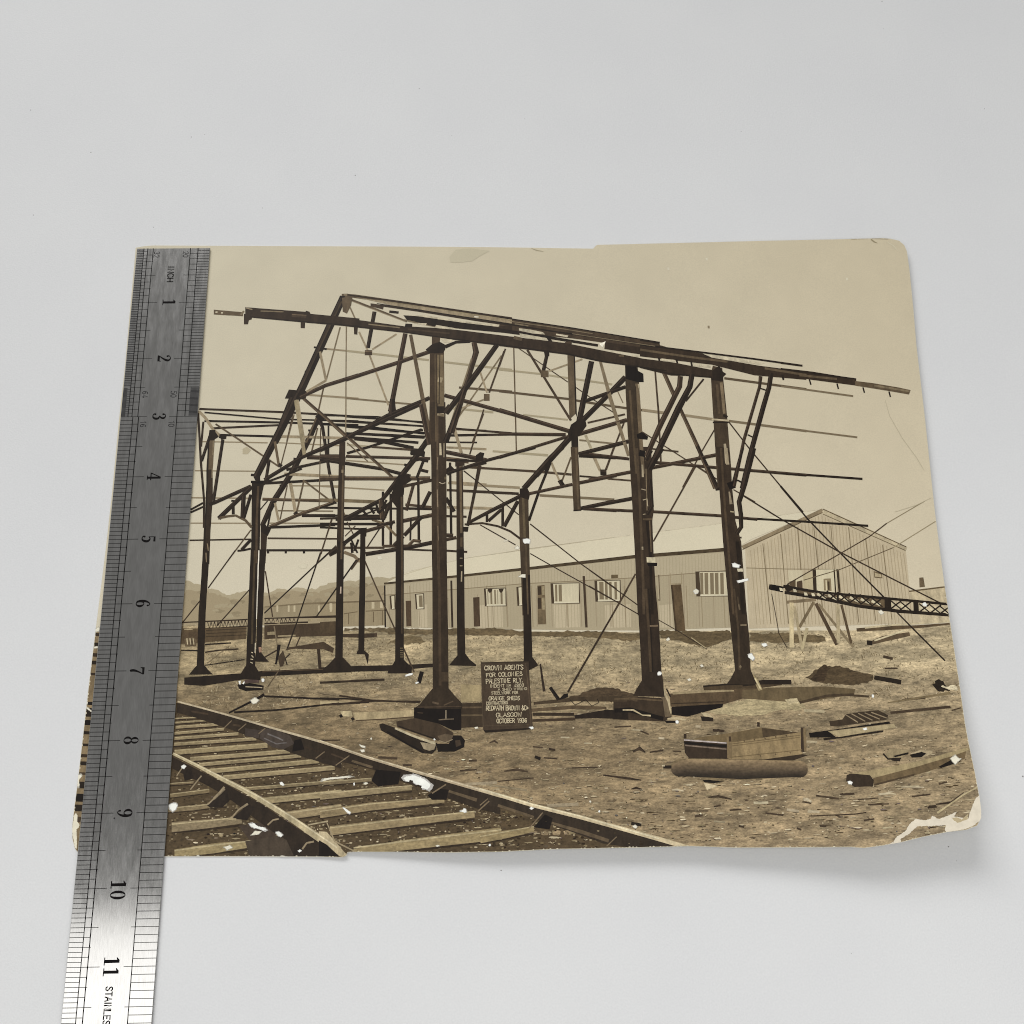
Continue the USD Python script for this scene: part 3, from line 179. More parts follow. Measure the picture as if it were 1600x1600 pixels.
('printed_gable_wall',3,3,'c',[((188,173,144),0,'p',[12037,-6697,12793,-6328,13584,-5941,14347,-6330,15067,-6778,15031,-7704,15174,-8211,13868,-8234,11985,-8255]),((120,105,79),0.4,'s',[12381,-6594,15,12394,-8173,15]),((120,105,79),0.4,'s',[12733,-6409,15,12720,-8180,15]),((120,105,79),0.4,'s',[13070,-6278,15,13021,-8187,15]),((120,105,79),0.4,'s',[13380,-6284,15,13377,-7906,15]),((120,105,79),0.4,'s',[13706,-6262,15,13654,-7913,15]),((120,105,79),0.4,'s',[14040,-6296,15,14012,-8185,15]),((120,105,79),0.4,'s',[14337,-6523,15,14328,-8166,15]),((120,105,79),0.4,'s',[14643,-6666,15,14631,-8146,15]),((163,147,118),0.3,'s',[12138,-6725,12,12133,-8180,12]),((163,147,118),0.3,'s',[12205,-6691,12,12197,-8182,12]),((163,147,118),0.3,'s',[12272,-6658,12,12261,-8183,12]),((163,147,118),0.3,'s',[12340,-6624,12,12325,-8184,12]),((163,147,118),0.3,'s',[12407,-6591,12,12389,-8186,12]),((163,147,118),0.3,'s',[12475,-6557,12,12453,-8187,12]),((163,147,118),0.3,'s',[12542,-6524,12,12517,-8189,12]),((163,147,118),0.3,'s',[12610,-6490,12,12581,-8190,12]),((163,147,118),0.3,'s',[12677,-6456,12,12644,-8192,12]),((163,147,118),0.3,'s',[12745,-6423,12,12708,-8193,12]),((163,147,118),0.3,'s',[12813,-6389,12,12772,-8195,12]),((163,147,118),0.3,'s',[12881,-6355,12,12836,-8196,12]),((163,147,118),0.3,'s',[12949,-6321,12,12900,-8198,12]),((163,147,118),0.3,'s',[13017,-6287,12,12964,-8199,12]),((163,147,118),0.3,'s',[13085,-6254,12,13028,-8201,12]),((163,147,118),0.3,'s',[13153,-6220,12,13091,-8202,12]),((163,147,118),0.3,'s',[13221,-6186,12,13155,-8204,12]),((163,147,118),0.3,'s',[13290,-6152,12,13219,-8205,12]),((163,147,118),0.3,'s',[13358,-6118,12,13283,-8207,12]),((163,147,118),0.3,'s',[13426,-6083,12,13347,-8208,12]),((163,147,118),0.3,'s',[13493,-6064,12,13410,-8210,12]),((163,147,118),0.3,'s',[13558,-6066,12,13474,-8211,12]),((163,147,118),0.3,'s',[13620,-6092,12,13538,-8213,12]),((163,147,118),0.3,'s',[13682,-6125,12,13602,-8214,12]),((163,147,118),0.3,'s',[13743,-6158,12,13665,-8216,12]),((163,147,118),0.3,'s',[13805,-6192,12,13729,-8217,12]),((163,147,118),0.3,'s',[13866,-6225,12,13793,-8219,12]),((163,147,118),0.3,'s',[13927,-6258,12,13857,-8220,12]),((163,147,118),0.3,'s',[13989,-6291,12,13920,-8222,12]),((163,147,118),0.3,'s',[14050,-6323,12,13984,-8223,12]),((163,147,118),0.3,'s',[14111,-6356,12,14048,-8225,12]),((163,147,118),0.3,'s',[14172,-6389,12,14111,-8226,12]),((163,147,118),0.3,'s',[14233,-6422,12,14175,-8228,12]),((163,147,118),0.3,'s',[14294,-6455,12,14239,-8229,12]),((163,147,118),0.3,'s',[14355,-6488,12,14302,-8231,12]),((163,147,118),0.3,'s',[14415,-6521,12,14366,-8232,12]),((163,147,118),0.3,'s',[14476,-6554,12,14430,-8234,12]),((163,147,118),0.3,'s',[14537,-6586,12,14493,-8235,12]),((163,147,118),0.3,'s',[14597,-6619,12,14557,-8237,12]),((163,147,118),0.3,'s',[14658,-6652,12,14621,-8238,12]),((163,147,118),0.3,'s',[14718,-6685,12,14684,-8240,12]),((163,147,118),0.3,'s',[14778,-6717,12,14748,-8241,12]),((163,147,118),0.3,'s',[14838,-6750,12,14812,-8243,12]),((163,147,118),0.3,'s',[14899,-6783,12,14875,-8244,12]),((163,147,118),0.3,'s',[14959,-6815,12,14939,-8245,12]),((163,147,118),0.3,'s',[15019,-6848,12,15003,-8247,12]),((125,110,84),0.5,'s',[12032,-7076,15,12797,-7113,15,13740,-7139,15])]),
('printed_bargeboard',4,3,'s',[((135,119,93),0,'s',[11988,-6668,73,13584,-5941,73]),((95,80,58),0.3,'s',[11985,-6707,17,13579,-5988,17])]),
('printed_bargeboard',4,3,'s',[((180,166,136),0,'s',[13583,-5955,97,14345,-6352,97,15082,-6762,97]),((85,70,50),0.3,'s',[13587,-5916,19,15088,-6716,19]),((98,83,60),0.3,'s',[13581,-6021,15,15065,-6789,15])]),
('printed_window',5,3,'c',[((71,58,42),0,'p',[5317,-7515,5421,-7500,5437,-7783,5340,-7781]),((200,189,159),0.2,'p',[5348,-7528,5406,-7516,5413,-7758,5371,-7754]),((210,200,172),0.5,'s',[5367,-7764,22,5417,-7754,22])]),
('printed_window',5,3,'c',[((71,58,42),0,'p',[5790,-7489,5961,-7475,5974,-7786,5812,-7784]),((200,189,159),0.2,'p',[5817,-7501,5945,-7491,5951,-7761,5839,-7756]),((125,111,86),0.4,'p',[5864,-7518,5932,-7515,5941,-7741,5873,-7740]),((210,200,172),0.5,'s',[5835,-7766,22,5955,-7758,22])]),
('printed_window',5,3,'c',[((71,58,42),0,'p',[7081,-7397,7498,-7386,7504,-7751,7097,-7745]),((200,189,159),0.2,'p',[7116,-7410,7482,-7402,7481,-7726,7132,-7717]),((125,111,86),0.4,'p',[7145,-7426,7158,-7422,7163,-7702,7150,-7701]),((125,111,86),0.4,'p',[7197,-7427,7232,-7423,7237,-7703,7202,-7702]),((125,111,86),0.4,'p',[7271,-7428,7302,-7424,7307,-7704,7276,-7703]),((125,111,86),0.4,'p',[7330,-7429,7341,-7425,7345,-7704,7334,-7704]),((125,111,86),0.4,'p',[7388,-7429,7427,-7426,7431,-7705,7392,-7705]),((210,200,172),0.5,'s',[7128,-7727,22,7485,-7722,22])]),
('printed_window_gap',6,3,'s',[((52,41,29),0,'p',[7151,-7408,7244,-7403,7224,-7460,7189,-7490,7162,-7459]),((52,41,29),0,'p',[7359,-7411,7453,-7406,7432,-7463,7397,-7492,7370,-7462])]),
('printed_window',5,3,'c',[((71,58,42),0,'p',[7689,-7377,7810,-7362,7814,-7747,7702,-7745]),((200,189,159),0.2,'p',[7728,-7389,7794,-7378,7791,-7722,7741,-7718]),((210,200,172),0.5,'s',[7737,-7728,22,7795,-7718,22])]),
('printed_window',5,3,'c',[((71,58,42),0,'p',[8330,-7312,8878,-7304,8875,-7718,8339,-7710]),((200,189,159),0.2,'p',[8381,-7325,8862,-7320,8852,-7694,8390,-7683]),((125,111,86),0.4,'p',[8414,-7342,8453,-7339,8451,-7667,8412,-7667]),((125,111,86),0.4,'p',[8482,-7343,8541,-7340,8538,-7669,8480,-7668]),((210,200,172),0.5,'s',[8386,-7693,22,8856,-7690,22])]),
('printed_window',5,3,'c',[((71,58,42),0,'p',[9156,-7272,9650,-7264,9641,-7694,9160,-7686]),((200,189,159),0.2,'p',[9207,-7285,9633,-7280,9619,-7670,9211,-7659]),((125,111,86),0.4,'p',[9245,-7302,9327,-7299,9321,-7645,9239,-7643]),((125,111,86),0.4,'p',[9353,-7304,9402,-7300,9395,-7646,9346,-7645]),((125,111,86),0.4,'p',[9431,-7305,9480,-7302,9472,-7647,9424,-7646]),((125,111,86),0.4,'p',[9528,-7307,9577,-7303,9569,-7649,9521,-7648]),((210,200,172),0.5,'s',[9207,-7669,22,9623,-7666,22])]),
('printed_window',5,3,'c',[((71,58,42),0,'p',[11064,-7128,11693,-7123,11666,-7629,11051,-7617]),((200,189,159),0.2,'p',[11142,-7141,11676,-7139,11644,-7605,11130,-7590]),((125,111,86),0.4,'p',[11152,-7158,11207,-7155,11186,-7575,11131,-7574]),((125,111,86),0.4,'p',[11234,-7160,11301,-7157,11279,-7577,11213,-7576]),((125,111,86),0.4,'p',[11338,-7162,11407,-7159,11384,-7579,11316,-7578]),((125,111,86),0.4,'p',[11430,-7163,11494,-7160,11471,-7581,11407,-7580]),((125,111,86),0.4,'p',[11527,-7165,11594,-7162,11570,-7583,11504,-7582]),((210,200,172),0.5,'s',[11126,-7600,22,11649,-7601,22])]),
('printed_wall_box',6,3,'s',[((93,79,56),0,'p',[9477,-7165,9605,-7163,9602,-7229,9474,-7235])]),
('printed_door',5,3,'s',[((73,58,42),0,'p',[5620,-7620,5721,-7617,5730,-8106,5638,-8113])]),
('printed_door',5,3,'s',[((73,58,42),0,'p',[6877,-7569,6997,-7562,7004,-8128,6889,-8134])]),
('printed_door',5,3,'s',[((102,87,64),0,'p',[8082,-7354,8220,-7343,8231,-8106,8077,-8107]),((57,46,33),0.3,'p',[8087,-7370,8153,-7367,8153,-7533,8091,-7541]),((57,46,33),0.3,'p',[8082,-7597,8144,-7594,8150,-7806,8088,-7811]),((142,128,99),0.3,'p',[8165,-7367,8212,-7364,8215,-7538,8168,-7542]),((142,128,99),0.3,'p',[8163,-7594,8214,-7591,8216,-7821,8165,-7824])]),
('printed_door',5,3,'s',[((85,69,48),0,'p',[10586,-7385,10782,-7376,10802,-8279,10613,-8283]),((63,50,34),0.2,'p',[10586,-7385,10622,-7383,10648,-8280,10613,-8283]),((135,119,91),0.3,'s',[10581,-7368,19,10787,-7364,19]),((137,122,93),0.3,'s',[10589,-7143,11,10581,-7368,11]),((137,122,93),0.3,'s',[10797,-7137,11,10786,-7372,11])]),
('printed_downpipe',5,3,'s',[((50,39,28),0,'s',[6470,-7234,37,6489,-8145,37])]),
('printed_downpipe',5,3,'s',[((36,28,20),0,'s',[5224,-7309,28,5250,-8124,28])]),
('printed_downpipe',5,3,'s',[((66,53,39),0,'s',[8960,-7179,45,8974,-8179,45])]),
('printed_downpipe',5,3,'s',[((89,75,56),0,'s',[10372,-7180,22,10366,-7679,22,10328,-7668,22])]),
('printed_window',5,3,'c',[((198,186,155),0,'p',[12807,-7141,13075,-7141,13067,-7383,12797,-7377]),((204,193,162),0,'p',[13332,-7135,13715,-7138,13674,-7594,13299,-7575]),((52,41,29),0.2,'p',[13268,-7134,13332,-7135,13304,-7591,13240,-7574]),((57,46,32),0.2,'p',[13715,-7138,13761,-7139,13745,-7601,13705,-7595]),((57,46,32),0.2,'p',[13663,-7142,13689,-7143,13664,-7594,13639,-7593]),((135,119,91),0.3,'p',[13455,-7321,13593,-7313,13581,-7565,13441,-7551]),((204,191,157),0.4,'p',[13488,-7349,13513,-7349,13502,-7550,13477,-7547]),((69,57,40),0.4,'p',[13523,-7376,13562,-7372,13547,-7551,13517,-7550]),((75,60,44),0.3,'p',[12951,-7364,13056,-7340,13040,-7500,12941,-7471]),((184,170,136),0.2,'p',[13082,-7206,13263,-7183,13240,-7531,13066,-7487]),((85,70,50),0.2,'p',[12811,-7361,12933,-7337,12915,-7476,12804,-7441])]),
('printed_window',5,3,'s',[((102,87,64),0,'p',[14412,-7185,14561,-7237,14559,-7334,14408,-7320]),((168,153,122),0.3,'p',[14426,-7218,14543,-7258,14542,-7312,14424,-7299])]),
('printed_annex',3,3,'s',[((182,167,136),0,'p',[15021,-7596,15730,-7524,15678,-8195,15174,-8211,15030,-7730]),((98,83,60),0.3,'s',[15020,-7602,29,15730,-7524,29]),((98,83,62),0.4,'p',[15247,-7337,15325,-7328,15329,-7516,15226,-7525]),((180,166,134),0.5,'s',[14112,-8292,34,14617,-8251,34,15690,-8201,34]),((81,66,47),0.4,'s',[13957,-8328,63,14610,-8304,73,15113,-8289,53,15683,-8248,34])]),
('printed_hedge',4,None,'g',[((102,87,62),0,'p',[11978,-8346,12479,-8345,12926,-8381,13346,-8430,13385,-8535,12586,-8542,11990,-8502]),((102,87,62),0,'p',[5300,-8176,6723,-8166,7224,-8163,7801,-8231,7993,-8253,8571,-8252,9149,-8251,9725,-8290,10301,-8330,10296,-8409,9717,-8449,9048,-8359,8375,-8338,7799,-8320,7126,-8301,6069,-8266,5302,-8256]),((93,79,56),0,'p',[10318,-8257,11221,-8295,11625,-8283,11651,-8443,11200,-8591,10633,-8461,10329,-8396]),((102,88,64),0.1,'p',[4504,-8123,5388,-8136,6119,-8185,6120,-8255,5389,-8215,4506,-8173]),((111,96,69),0.2,'p',[5259,-8421,5621,-8287,5870,-8311,5986,-8411,5642,-8446])]),
('printed_lattice_girder',4,None,'s',[((50,39,28),0,'s',[1438,-7982,26,2088,-7961,26,2701,-7938,26]),((50,39,28),0,'s',[1448,-8115,22,2097,-8096,22,2708,-8065,22]),((50,39,28),0.2,'s',[1965,-7979,17,2005,-8099,17,2028,-7980,17]),((50,39,28),0.2,'s',[2028,-7976,17,2068,-8096,17,2091,-7977,17]),((50,39,28),0.2,'s',[2091,-7973,17,2131,-8093,17,2154,-7974,17]),((50,39,28),0.2,'s',[2154,-7970,17,2194,-8090,17,2217,-7971,17]),((50,39,28),0.2,'s',[2217,-7967,17,2257,-8087,17,2280,-7968,17]),((50,39,28),0.2,'s',[2280,-7964,17,2320,-8084,17,2343,-7965,17]),((50,39,28),0.2,'s',[2343,-7961,17,2383,-8080,17,2406,-7961,17]),((50,39,28),0.2,'s',[2406,-7957,17,2446,-8077,17,2470,-7958,17]),((50,39,28),0.2,'s',[2469,-7954,17,2509,-8074,17,2533,-7955,17]),((50,39,28),0.2,'s',[2533,-7951,17,2572,-8071,17,2596,-7952,17]),((50,39,28),0.2,'s',[2596,-7948,17,2635,-8068,17,2659,-7949,17]),((50,39,28),0.2,'s',[2659,-7945,17,2698,-8065,17,2722,-7946,17]),((50,39,28),0,'s',[3007,-7924,22,3622,-7912,30,4334,-7904,49]),((50,39,28),0,'s',[3012,-8023,30,3818,-8005,30]),((66,53,39),0.2,'s',[3017,-7924,17,3060,-8024,17,3094,-7925,17]),((66,53,39),0.2,'s',[3094,-7925,17,3137,-8025,17,3171,-7926,17]),((66,53,39),0.2,'s',[3171,-7926,17,3214,-8026,17,3248,-7927,17]),((66,53,39),0.2,'s',[3248,-7927,17,3291,-8027,17,3325,-7928,17]),((66,53,39),0.2,'s',[3325,-7928,17,3368,-8028,17,3401,-7929,17]),((66,53,39),0.2,'s',[3401,-7929,17,3444,-8029,17,3478,-7930,17]),((66,53,39),0.2,'s',[3478,-7930,17,3521,-8030,17,3555,-7931,17]),((66,53,39),0.2,'s',[3555,-7931,17,3598,-8031,17,3632,-7932,17])]),
('printed_lumber_stack',4,None,'s',[((83,68,48),0,'p',[1446,-8091,1963,-8098,2689,-8079,2692,-8306,1923,-8365,1468,-8388]),((66,53,38),0,'p',[3014,-8053,3819,-8035,4337,-8012,4345,-8270,3637,-8280,3027,-8321]),((79,64,46),0.2,'p',[1528,-8172,1814,-8156,1827,-8353,1542,-8369]),((57,46,32),0.3,'s',[1946,-8138,15,2691,-8112,15]),((57,46,32),0.3,'s',[1950,-8197,15,2694,-8172,15]),((57,46,32),0.3,'s',[1954,-8257,15,2698,-8231,15]),((147,132,102),0.4,'s',[3079,-8213,60,3222,-8205,60]),((147,132,102),0.4,'s',[3273,-8265,30,3598,-8256,30]),((147,132,102),0.4,'s',[1543,-8113,22,1696,-8115,22]),((147,132,102),0.4,'s',[3203,-7996,26,3300,-8017,26]),((147,132,102),0.4,'s',[3816,-7969,41,3903,-7966,41]),((147,132,102),0.4,'s',[3990,-7971,37,4066,-7964,37]),((71,58,41),0,'p',[4040,-8008,4328,-7992,4334,-8210,4047,-8226]),((66,53,39),0.2,'p',[4469,-8242,5098,-8231,5099,-8300,4874,-8321,4471,-8301])]),
('printed_purlin',5,None,'b',[((144,129,103),0,'s',[3963,-2336,37,4611,-2413,37])]),
('printed_purlin',5,None,'b',[((144,129,103),0,'s',[3628,-3351,41,4637,-3444,41])]),
('printed_purlin',5,None,'b',[((162,150,122),0,'s',[4354,-2382,45,6023,-2610,45])]),
('printed_purlin',5,None,'b',[((162,150,122),0,'s',[6335,-2659,45,7685,-2846,45])]),
('printed_purlin',5,None,'b',[((117,103,80),0,'s',[4384,-3432,39,5720,-3583,39])]),
('printed_purlin',5,None,'b',[((162,150,122),0,'s',[6336,-3658,45,7300,-3773,45])]),
('printed_purlin',5,None,'b',[((89,75,56),0,'s',[6625,-3225,49,7676,-3328,49])]),
('printed_purlin',5,None,'b',[((162,150,122),0,'s',[7429,-2837,41,8258,-2944,41])]),
('printed_purlin',5,None,'b',[((162,150,122),0,'s',[8423,-2977,41,9670,-3196,41])]),
('printed_purlin',5,None,'b',[((162,150,122),0,'s',[7887,-3835,37,8765,-3953,37])]),
('printed_purlin',5,None,'b',[((117,103,80),0,'s',[8975,-4393,37,9643,-4479,37])]),
('printed_purlin',5,None,'b',[((162,150,122),0,'s',[7405,-4620,41,8356,-4702,41])]),
('printed_purlin',5,None,'b',[((89,75,56),0,'s',[7423,-3315,50,8780,-3501,50,9189,-3589,50,9914,-3719,50,10698,-3846,50])]),
('printed_purlin',5,None,'b',[((89,75,56),0,'s',[11911,-3101,52,13523,-3375,52])]),
('printed_purlin',5,None,'b',[((144,129,103),0,'s',[10238,-3765,56,10727,-3842,56])]),
('printed_purlin',5,None,'b',[((144,129,103),0,'s',[11001,-3885,56,11619,-3993,56])]),
('printed_purlin',5,None,'b',[((117,103,80),0,'s',[11923,-4033,52,13435,-4280,52])]),
('printed_purlin',5,None,'b',[((66,53,39),0,'s',[10216,-4580,37,10901,-4672,37])]),
('printed_purlin',5,None,'b',[((117,103,80),0,'s',[13021,-3297,41,14432,-3542,41])]),
('printed_purlin',5,None,'b',[((117,103,80),0,'s',[12940,-4200,39,14416,-4432,39])]),
('printed_purlin',5,None,'b',[((144,129,103),0,'s',[1577,-4334,24,2893,-4376,24])]),
('printed_purlin',5,None,'b',[((144,129,103),0,'s',[1518,-4946,24,2702,-4973,24])]),
('printed_purlin',5,None,'b',[((144,129,103),0,'s',[1497,-5506,28,2652,-5533,28])]),
('printed_purlin',5,None,'b',[((144,129,103),0,'s',[1514,-6025,24,2659,-6042,24])]),
('printed_purlin',5,None,'b',[((144,129,103),0,'s',[2995,-6044,26,4260,-6062,26])]),
('printed_purlin',5,None,'b',[((50,39,28),0,'s',[1519,-6371,30,2676,-6365,30])]),
('printed_purlin',5,None,'b',[((66,53,39),0,'s',[2990,-6348,34,4309,-6378,34])]),
('printed_purlin',5,None,'b',[((144,129,103),0,'s',[3397,-5282,26,4316,-5298,26])]),
('printed_purlin',5,None,'b',[((117,103,80),0,'s',[3161,-5792,28,4213,-5816,28])]),
('printed_purlin',5,None,'b',[((144,129,103),0,'s',[3054,-4373,22,4291,-4454,22])]),
('printed_purlin',5,None,'b',[((162,150,122),0,'s',[4440,-4437,41,5677,-4562,41])]),
('printed_purlin',5,None,'b',[((144,129,103),0,'s',[4429,-4767,26,5580,-4872,26])]),
('printed_purlin',5,None,'b',[((144,129,103),0,'s',[3944,-5299,26,5186,-5396,26])]),
('printed_purlin',5,None,'b',[((162,150,122),0,'s',[7279,-4605,41,8351,-4711,41])]),
('printed_purlin',5,None,'b',[((117,103,80),0,'s',[8169,-5540,52,9606,-5652,52])]),
('printed_purlin',5,None,'b',[((144,129,103),0,'s',[6709,-5295,52,7791,-5378,52])]),
('printed_cable',5,None,'b',[((175,164,137),0,'s',[6762,-6796,9,7767,-6648,9,7985,-6615,9,9572,-6420,9])]),
('printed_cable',5,None,'b',[((135,121,94),0,'s',[14774,-6233,15,15561,-5789,15])]),
('printed_cable',5,None,'b',[((147,133,104),0,'s',[14842,-6725,15,15798,-6156,15])]),
('printed_cable',5,None,'b',[((184,172,142),0,'s',[5568,-7109,9,6113,-6942,9])]),
('printed_far_frame',7,None,'s',[((50,39,28),0,'s',[1516,-3635,45,3214,-3726,45,4646,-3837,45]),((36,28,20),0,'s',[1623,-3712,34,3139,-3878,34,4649,-3931,34]),((36,28,20),0,'s',[1635,-3896,45,3142,-3945,45,4651,-4020,45]),((50,39,28),0,'s',[1808,-4055,45,3084,-4002,45]),((36,28,20),0,'s',[1938,-4198,45,3156,-4248,45]),((162,150,122),0,'s',[3156,-4248,49,4658,-4310,49]),((36,28,20),0,'s',[4395,-3834,37,5928,-3968,37]),((36,28,20),0,'s',[4398,-3924,41,5929,-4058,41]),((36,28,20),0,'s',[4401,-4047,49,5950,-4209,49]),((23,17,12),0,'s',[4405,-4191,49,5951,-4303,49]),((36,28,20),0,'s',[4407,-4271,56,5830,-4408,56]),((50,39,28),0,'s',[6541,-4116,45,7661,-4229,45]),((50,39,28),0,'s',[6439,-4260,49,7661,-4256,49]),((36,28,20),0,'s',[3891,-3796,37,5036,-3848,37,5936,-3988,37]),((36,28,20),0,'s',[4100,-3922,34,5937,-4059,34]),((23,17,12),0,'s',[3898,-3987,45,5041,-4089,45,5938,-4215,45]),((36,28,20),0,'s',[4515,-4194,49,5959,-4282,49]),((36,28,20),0,'s',[4578,-4306,75,5168,-4384,75,5737,-4523,75]),((36,28,20),0,'s',[4445,-4618,56,4927,-4469,56,5896,-4126,56]),((66,53,39),0,'s',[4927,-4487,45,5738,-4563,45])]),
('printed_far_column',8,None,'s',[((89,75,56),0,'s',[1799,-4270,123,1801,-4928,123,1838,-5489,123]),((50,39,28),0.2,'s',[1801,-4928,123,1838,-5489,123,1838,-6208,127,1857,-6852,131]),((36,28,20),0.2,'s',[1846,-6556,127,1852,-7295,123,1851,-7798,134,1888,-8804,131]),((36,28,20),0.3,'s',[1742,-4225,30,1778,-5359,30,1810,-6624,30]),((117,103,80),0.4,'s',[1838,-4315,26,1848,-4623,26]),((117,103,80),0.4,'s',[1852,-4907,22,1861,-5102,22]),((36,28,20),0.2,'p',[1823,-8793,1955,-8785,2033,-8883,2124,-8966,1689,-8966,1767,-8860]),((121,105,81),0.5,'s',[1857,-6438,19,1886,-6584,19]),((121,105,81),0.5,'s',[1845,-6624,19,1866,-6810,19])]),
('printed_far_brace',8,None,'s',[((50,39,28),0,'s',[1497,-3687,41,1621,-4751,45,1740,-5573,41,1769,-6123,34])]),
('printed_far_brace',8,None,'s',[((36,28,20),0,'s',[1789,-4115,60,1635,-4752,60]),((56,45,35),0.35,'s',[1776,-4110,14,1623,-4747,14])]),
('printed_far_brace',8,None,'s',[((36,28,20),0,'s',[2019,-4295,63,1919,-5575,63]),((56,45,35),0.35,'s',[2005,-4292,15,1906,-5573,15])]),
('printed_far_brace',8,None,'s',[((50,39,28),0,'s',[1614,-3912,41,1605,-4444,41])]),
('printed_far_brace',8,None,'s',[((144,129,103),0,'s',[1513,-3687,56,1644,-3823,56,1824,-4093,56,1974,-4228,56])]),
('printed_far_brace',8,None,'s',[((36,28,20),0,'s',[1828,-4149,75,1906,-4260,75]),((56,45,35),0.35,'s',[1815,-4159,18,1893,-4270,18])]),
('printed_far_brace',8,None,'s',[((36,28,20),0,'s',[1944,-4223,82,2086,-4240,82]),((56,45,35),0.35,'s',[1944,-4204,20,2087,-4221,20])]),
('printed_far_brace',8,None,'s',[((36,28,20),0,'s',[1495,-5753,41,1723,-5615,41])]),
('printed_far_brace',8,None,'s',[((36,28,20),0,'s',[1499,-5808,41,1729,-5696,41])]),
('printed_far_brace',8,None,'s',[((36,28,20),0,'s',[1922,-5622,78,2618,-5284,78]),((56,45,35),0.35,'s',[1914,-5605,19,2610,-5267,19])]),
('printed_far_brace',8,None,'s',[((89,75,56),0,'s',[1857,-3964,34,2826,-4657,34,3139,-4883,34])]),
('printed_far_rafter',8,None,'s',[((36,28,20),0,'s',[3874,-3826,93,3698,-4292,116,3422,-4947,112,3237,-5291,112,3072,-5589,116,2878,-6085,90]),((36,28,20),0.2,'s',[3672,-4119,41,3753,-4127,41]),((36,28,20),0.2,'s',[3409,-4718,41,3494,-4730,41]),((36,28,20),0.2,'s',[3167,-5273,41,3297,-5283,41]),((36,28,20),0.2,'s',[2933,-5800,41,3023,-5806,41]),((56,45,35),0.35,'s',[3856,-3816,22,3676,-4279,28,3400,-4935,27,3215,-5279,27,3049,-5577,28,2861,-6075,22])]),
('printed_far_brace',8,None,'s',[((36,28,20),0,'s',[3864,-3826,93,3954,-4073,63,4105,-4956,60,4248,-5668,63]),((56,45,35),0.35,'s',[3844,-3830,22,3941,-4076,15,4093,-4958,14,4235,-5670,15])]),
('printed_far_brace',8,None,'s',[((36,28,20),0,'s',[4065,-4030,34,4085,-4650,34])]),
('printed_far_brace',8,None,'s',[((144,129,103),0,'s',[3129,-4241,52,4408,-4292,52])]),
('printed_far_brace',8,None,'s',[((36,28,20),0,'s',[3282,-4950,60,4039,-4780,60,4337,-4653,60]),((56,45,35),0.35,'s',[3278,-4936,14,4035,-4767,14,4334,-4639,14])]),
('printed_far_brace',8,None,'s',[((50,39,28),0,'s',[3673,-4688,90,4420,-4728,90]),((75,60,47),0.35,'s',[3673,-4667,22,4420,-4707,22])]),
('printed_far_brace',8,None,'s',[((144,129,103),0,'s',[3246,-5036,60,4431,-5111,60])]),
('printed_far_brace',8,None,'s',[((36,28,20),0,'s',[2875,-5226,56,4432,-5155,56])]),
('printed_far_brace',8,None,'s',[((66,53,39),0,'s',[2851,-5554,60,4246,-5608,60]),((101,84,64),0.35,'s',[2851,-5541,14,4246,-5594,14])]),
('printed_far_brace',8,None,'s',[((66,53,39),0,'s',[3018,-6122,71,3522,-5892,71,4207,-5646,71]),((101,84,64),0.35,'s',[3012,-6107,17,3516,-5877,17,4202,-5631,17])]),
('printed_far_brace',8,None,'s',[((36,28,20),0,'s',[3621,-5898,60,4255,-5906,60]),((56,45,35),0.35,'s',[3620,-5884,14,4255,-5892,14])]),
('printed_far_brace',8,None,'s',[((36,28,20),0,'s',[3019,-6131,52,4261,-6096,52])]),
('printed_far_brace',8,None,'s',[((144,129,103),0,'s',[3374,-5228,63,3500,-5850,63])]),
('printed_far_brace',8,None,'s',[((89,75,56),0,'s',[3632,-5167,34,3519,-5829,34])]),
('printed_far_brace',8,None,'s',[((144,129,103),0,'s',[3094,-5632,45,3180,-5994,45])]),
('printed_far_brace',8,None,'s',[((89,75,56),0,'s',[3316,-5271,24,3209,-5973,24])]),
('printed_far_brace',8,None,'s',[((36,28,20),0,'s',[2952,-5588,22,2675,-5966,22])]),
('printed_far_brace',8,None,'s',[((89,75,56),0,'s',[3612,-5166,34,4187,-5629,34])]),
('printed_far_brace',8,None,'s',[((89,75,56),0,'s',[4198,-5985,26,3953,-6858,26])]),
('printed_far_brace',8,None,'s',[((36,28,20),0,'s',[3479,-5828,75,3542,-5893,75]),((56,45,35),0.35,'s',[3469,-5840,18,3531,-5904,18])]),
('printed_far_brace',8,None,'s',[((89,75,56),0,'s',[3853,-4072,30,3751,-4602,30])]),
('printed_far_brace',8,None,'s',[((89,75,56),0,'s',[3914,-4073,19,3943,-5770,19])]),
('printed_far_gutter',8,None,'s',[((36,28,20),0,'s',[2982,-6589,45,4316,-6607,45]),((36,28,20),0.1,'s',[3012,-6598,41,3015,-6652,41]),((36,28,20),0.1,'s',[3345,-6602,41,3348,-6656,41]),((36,28,20),0.1,'s',[3689,-6607,41,3691,-6661,41])]),
('printed_far_brace',8,None,'s',[((36,28,20),0,'s',[2434,-6595,41,2551,-6582,41,2687,-6552,41])]),
('printed_far_brace',8,None,'s',[((36,28,20),0,'s',[2511,-6571,63,2677,-6375,63]),((56,45,35),0.35,'s',[2501,-6561,15,2667,-6366,15])]),
('printed_far_brace',8,None,'s',[((50,39,28),0,'s',[4162,-6696,86,4471,-6534,86]),((75,60,47),0.35,'s',[4154,-6679,21,4463,-6517,21])]),
('printed_mid_beam',8,None,'s',[((50,39,28),0,'s',[3922,-4673,82,4285,-4677,82]),((75,60,47),0.35,'s',[3922,-4654,20,4285,-4658,20])]),
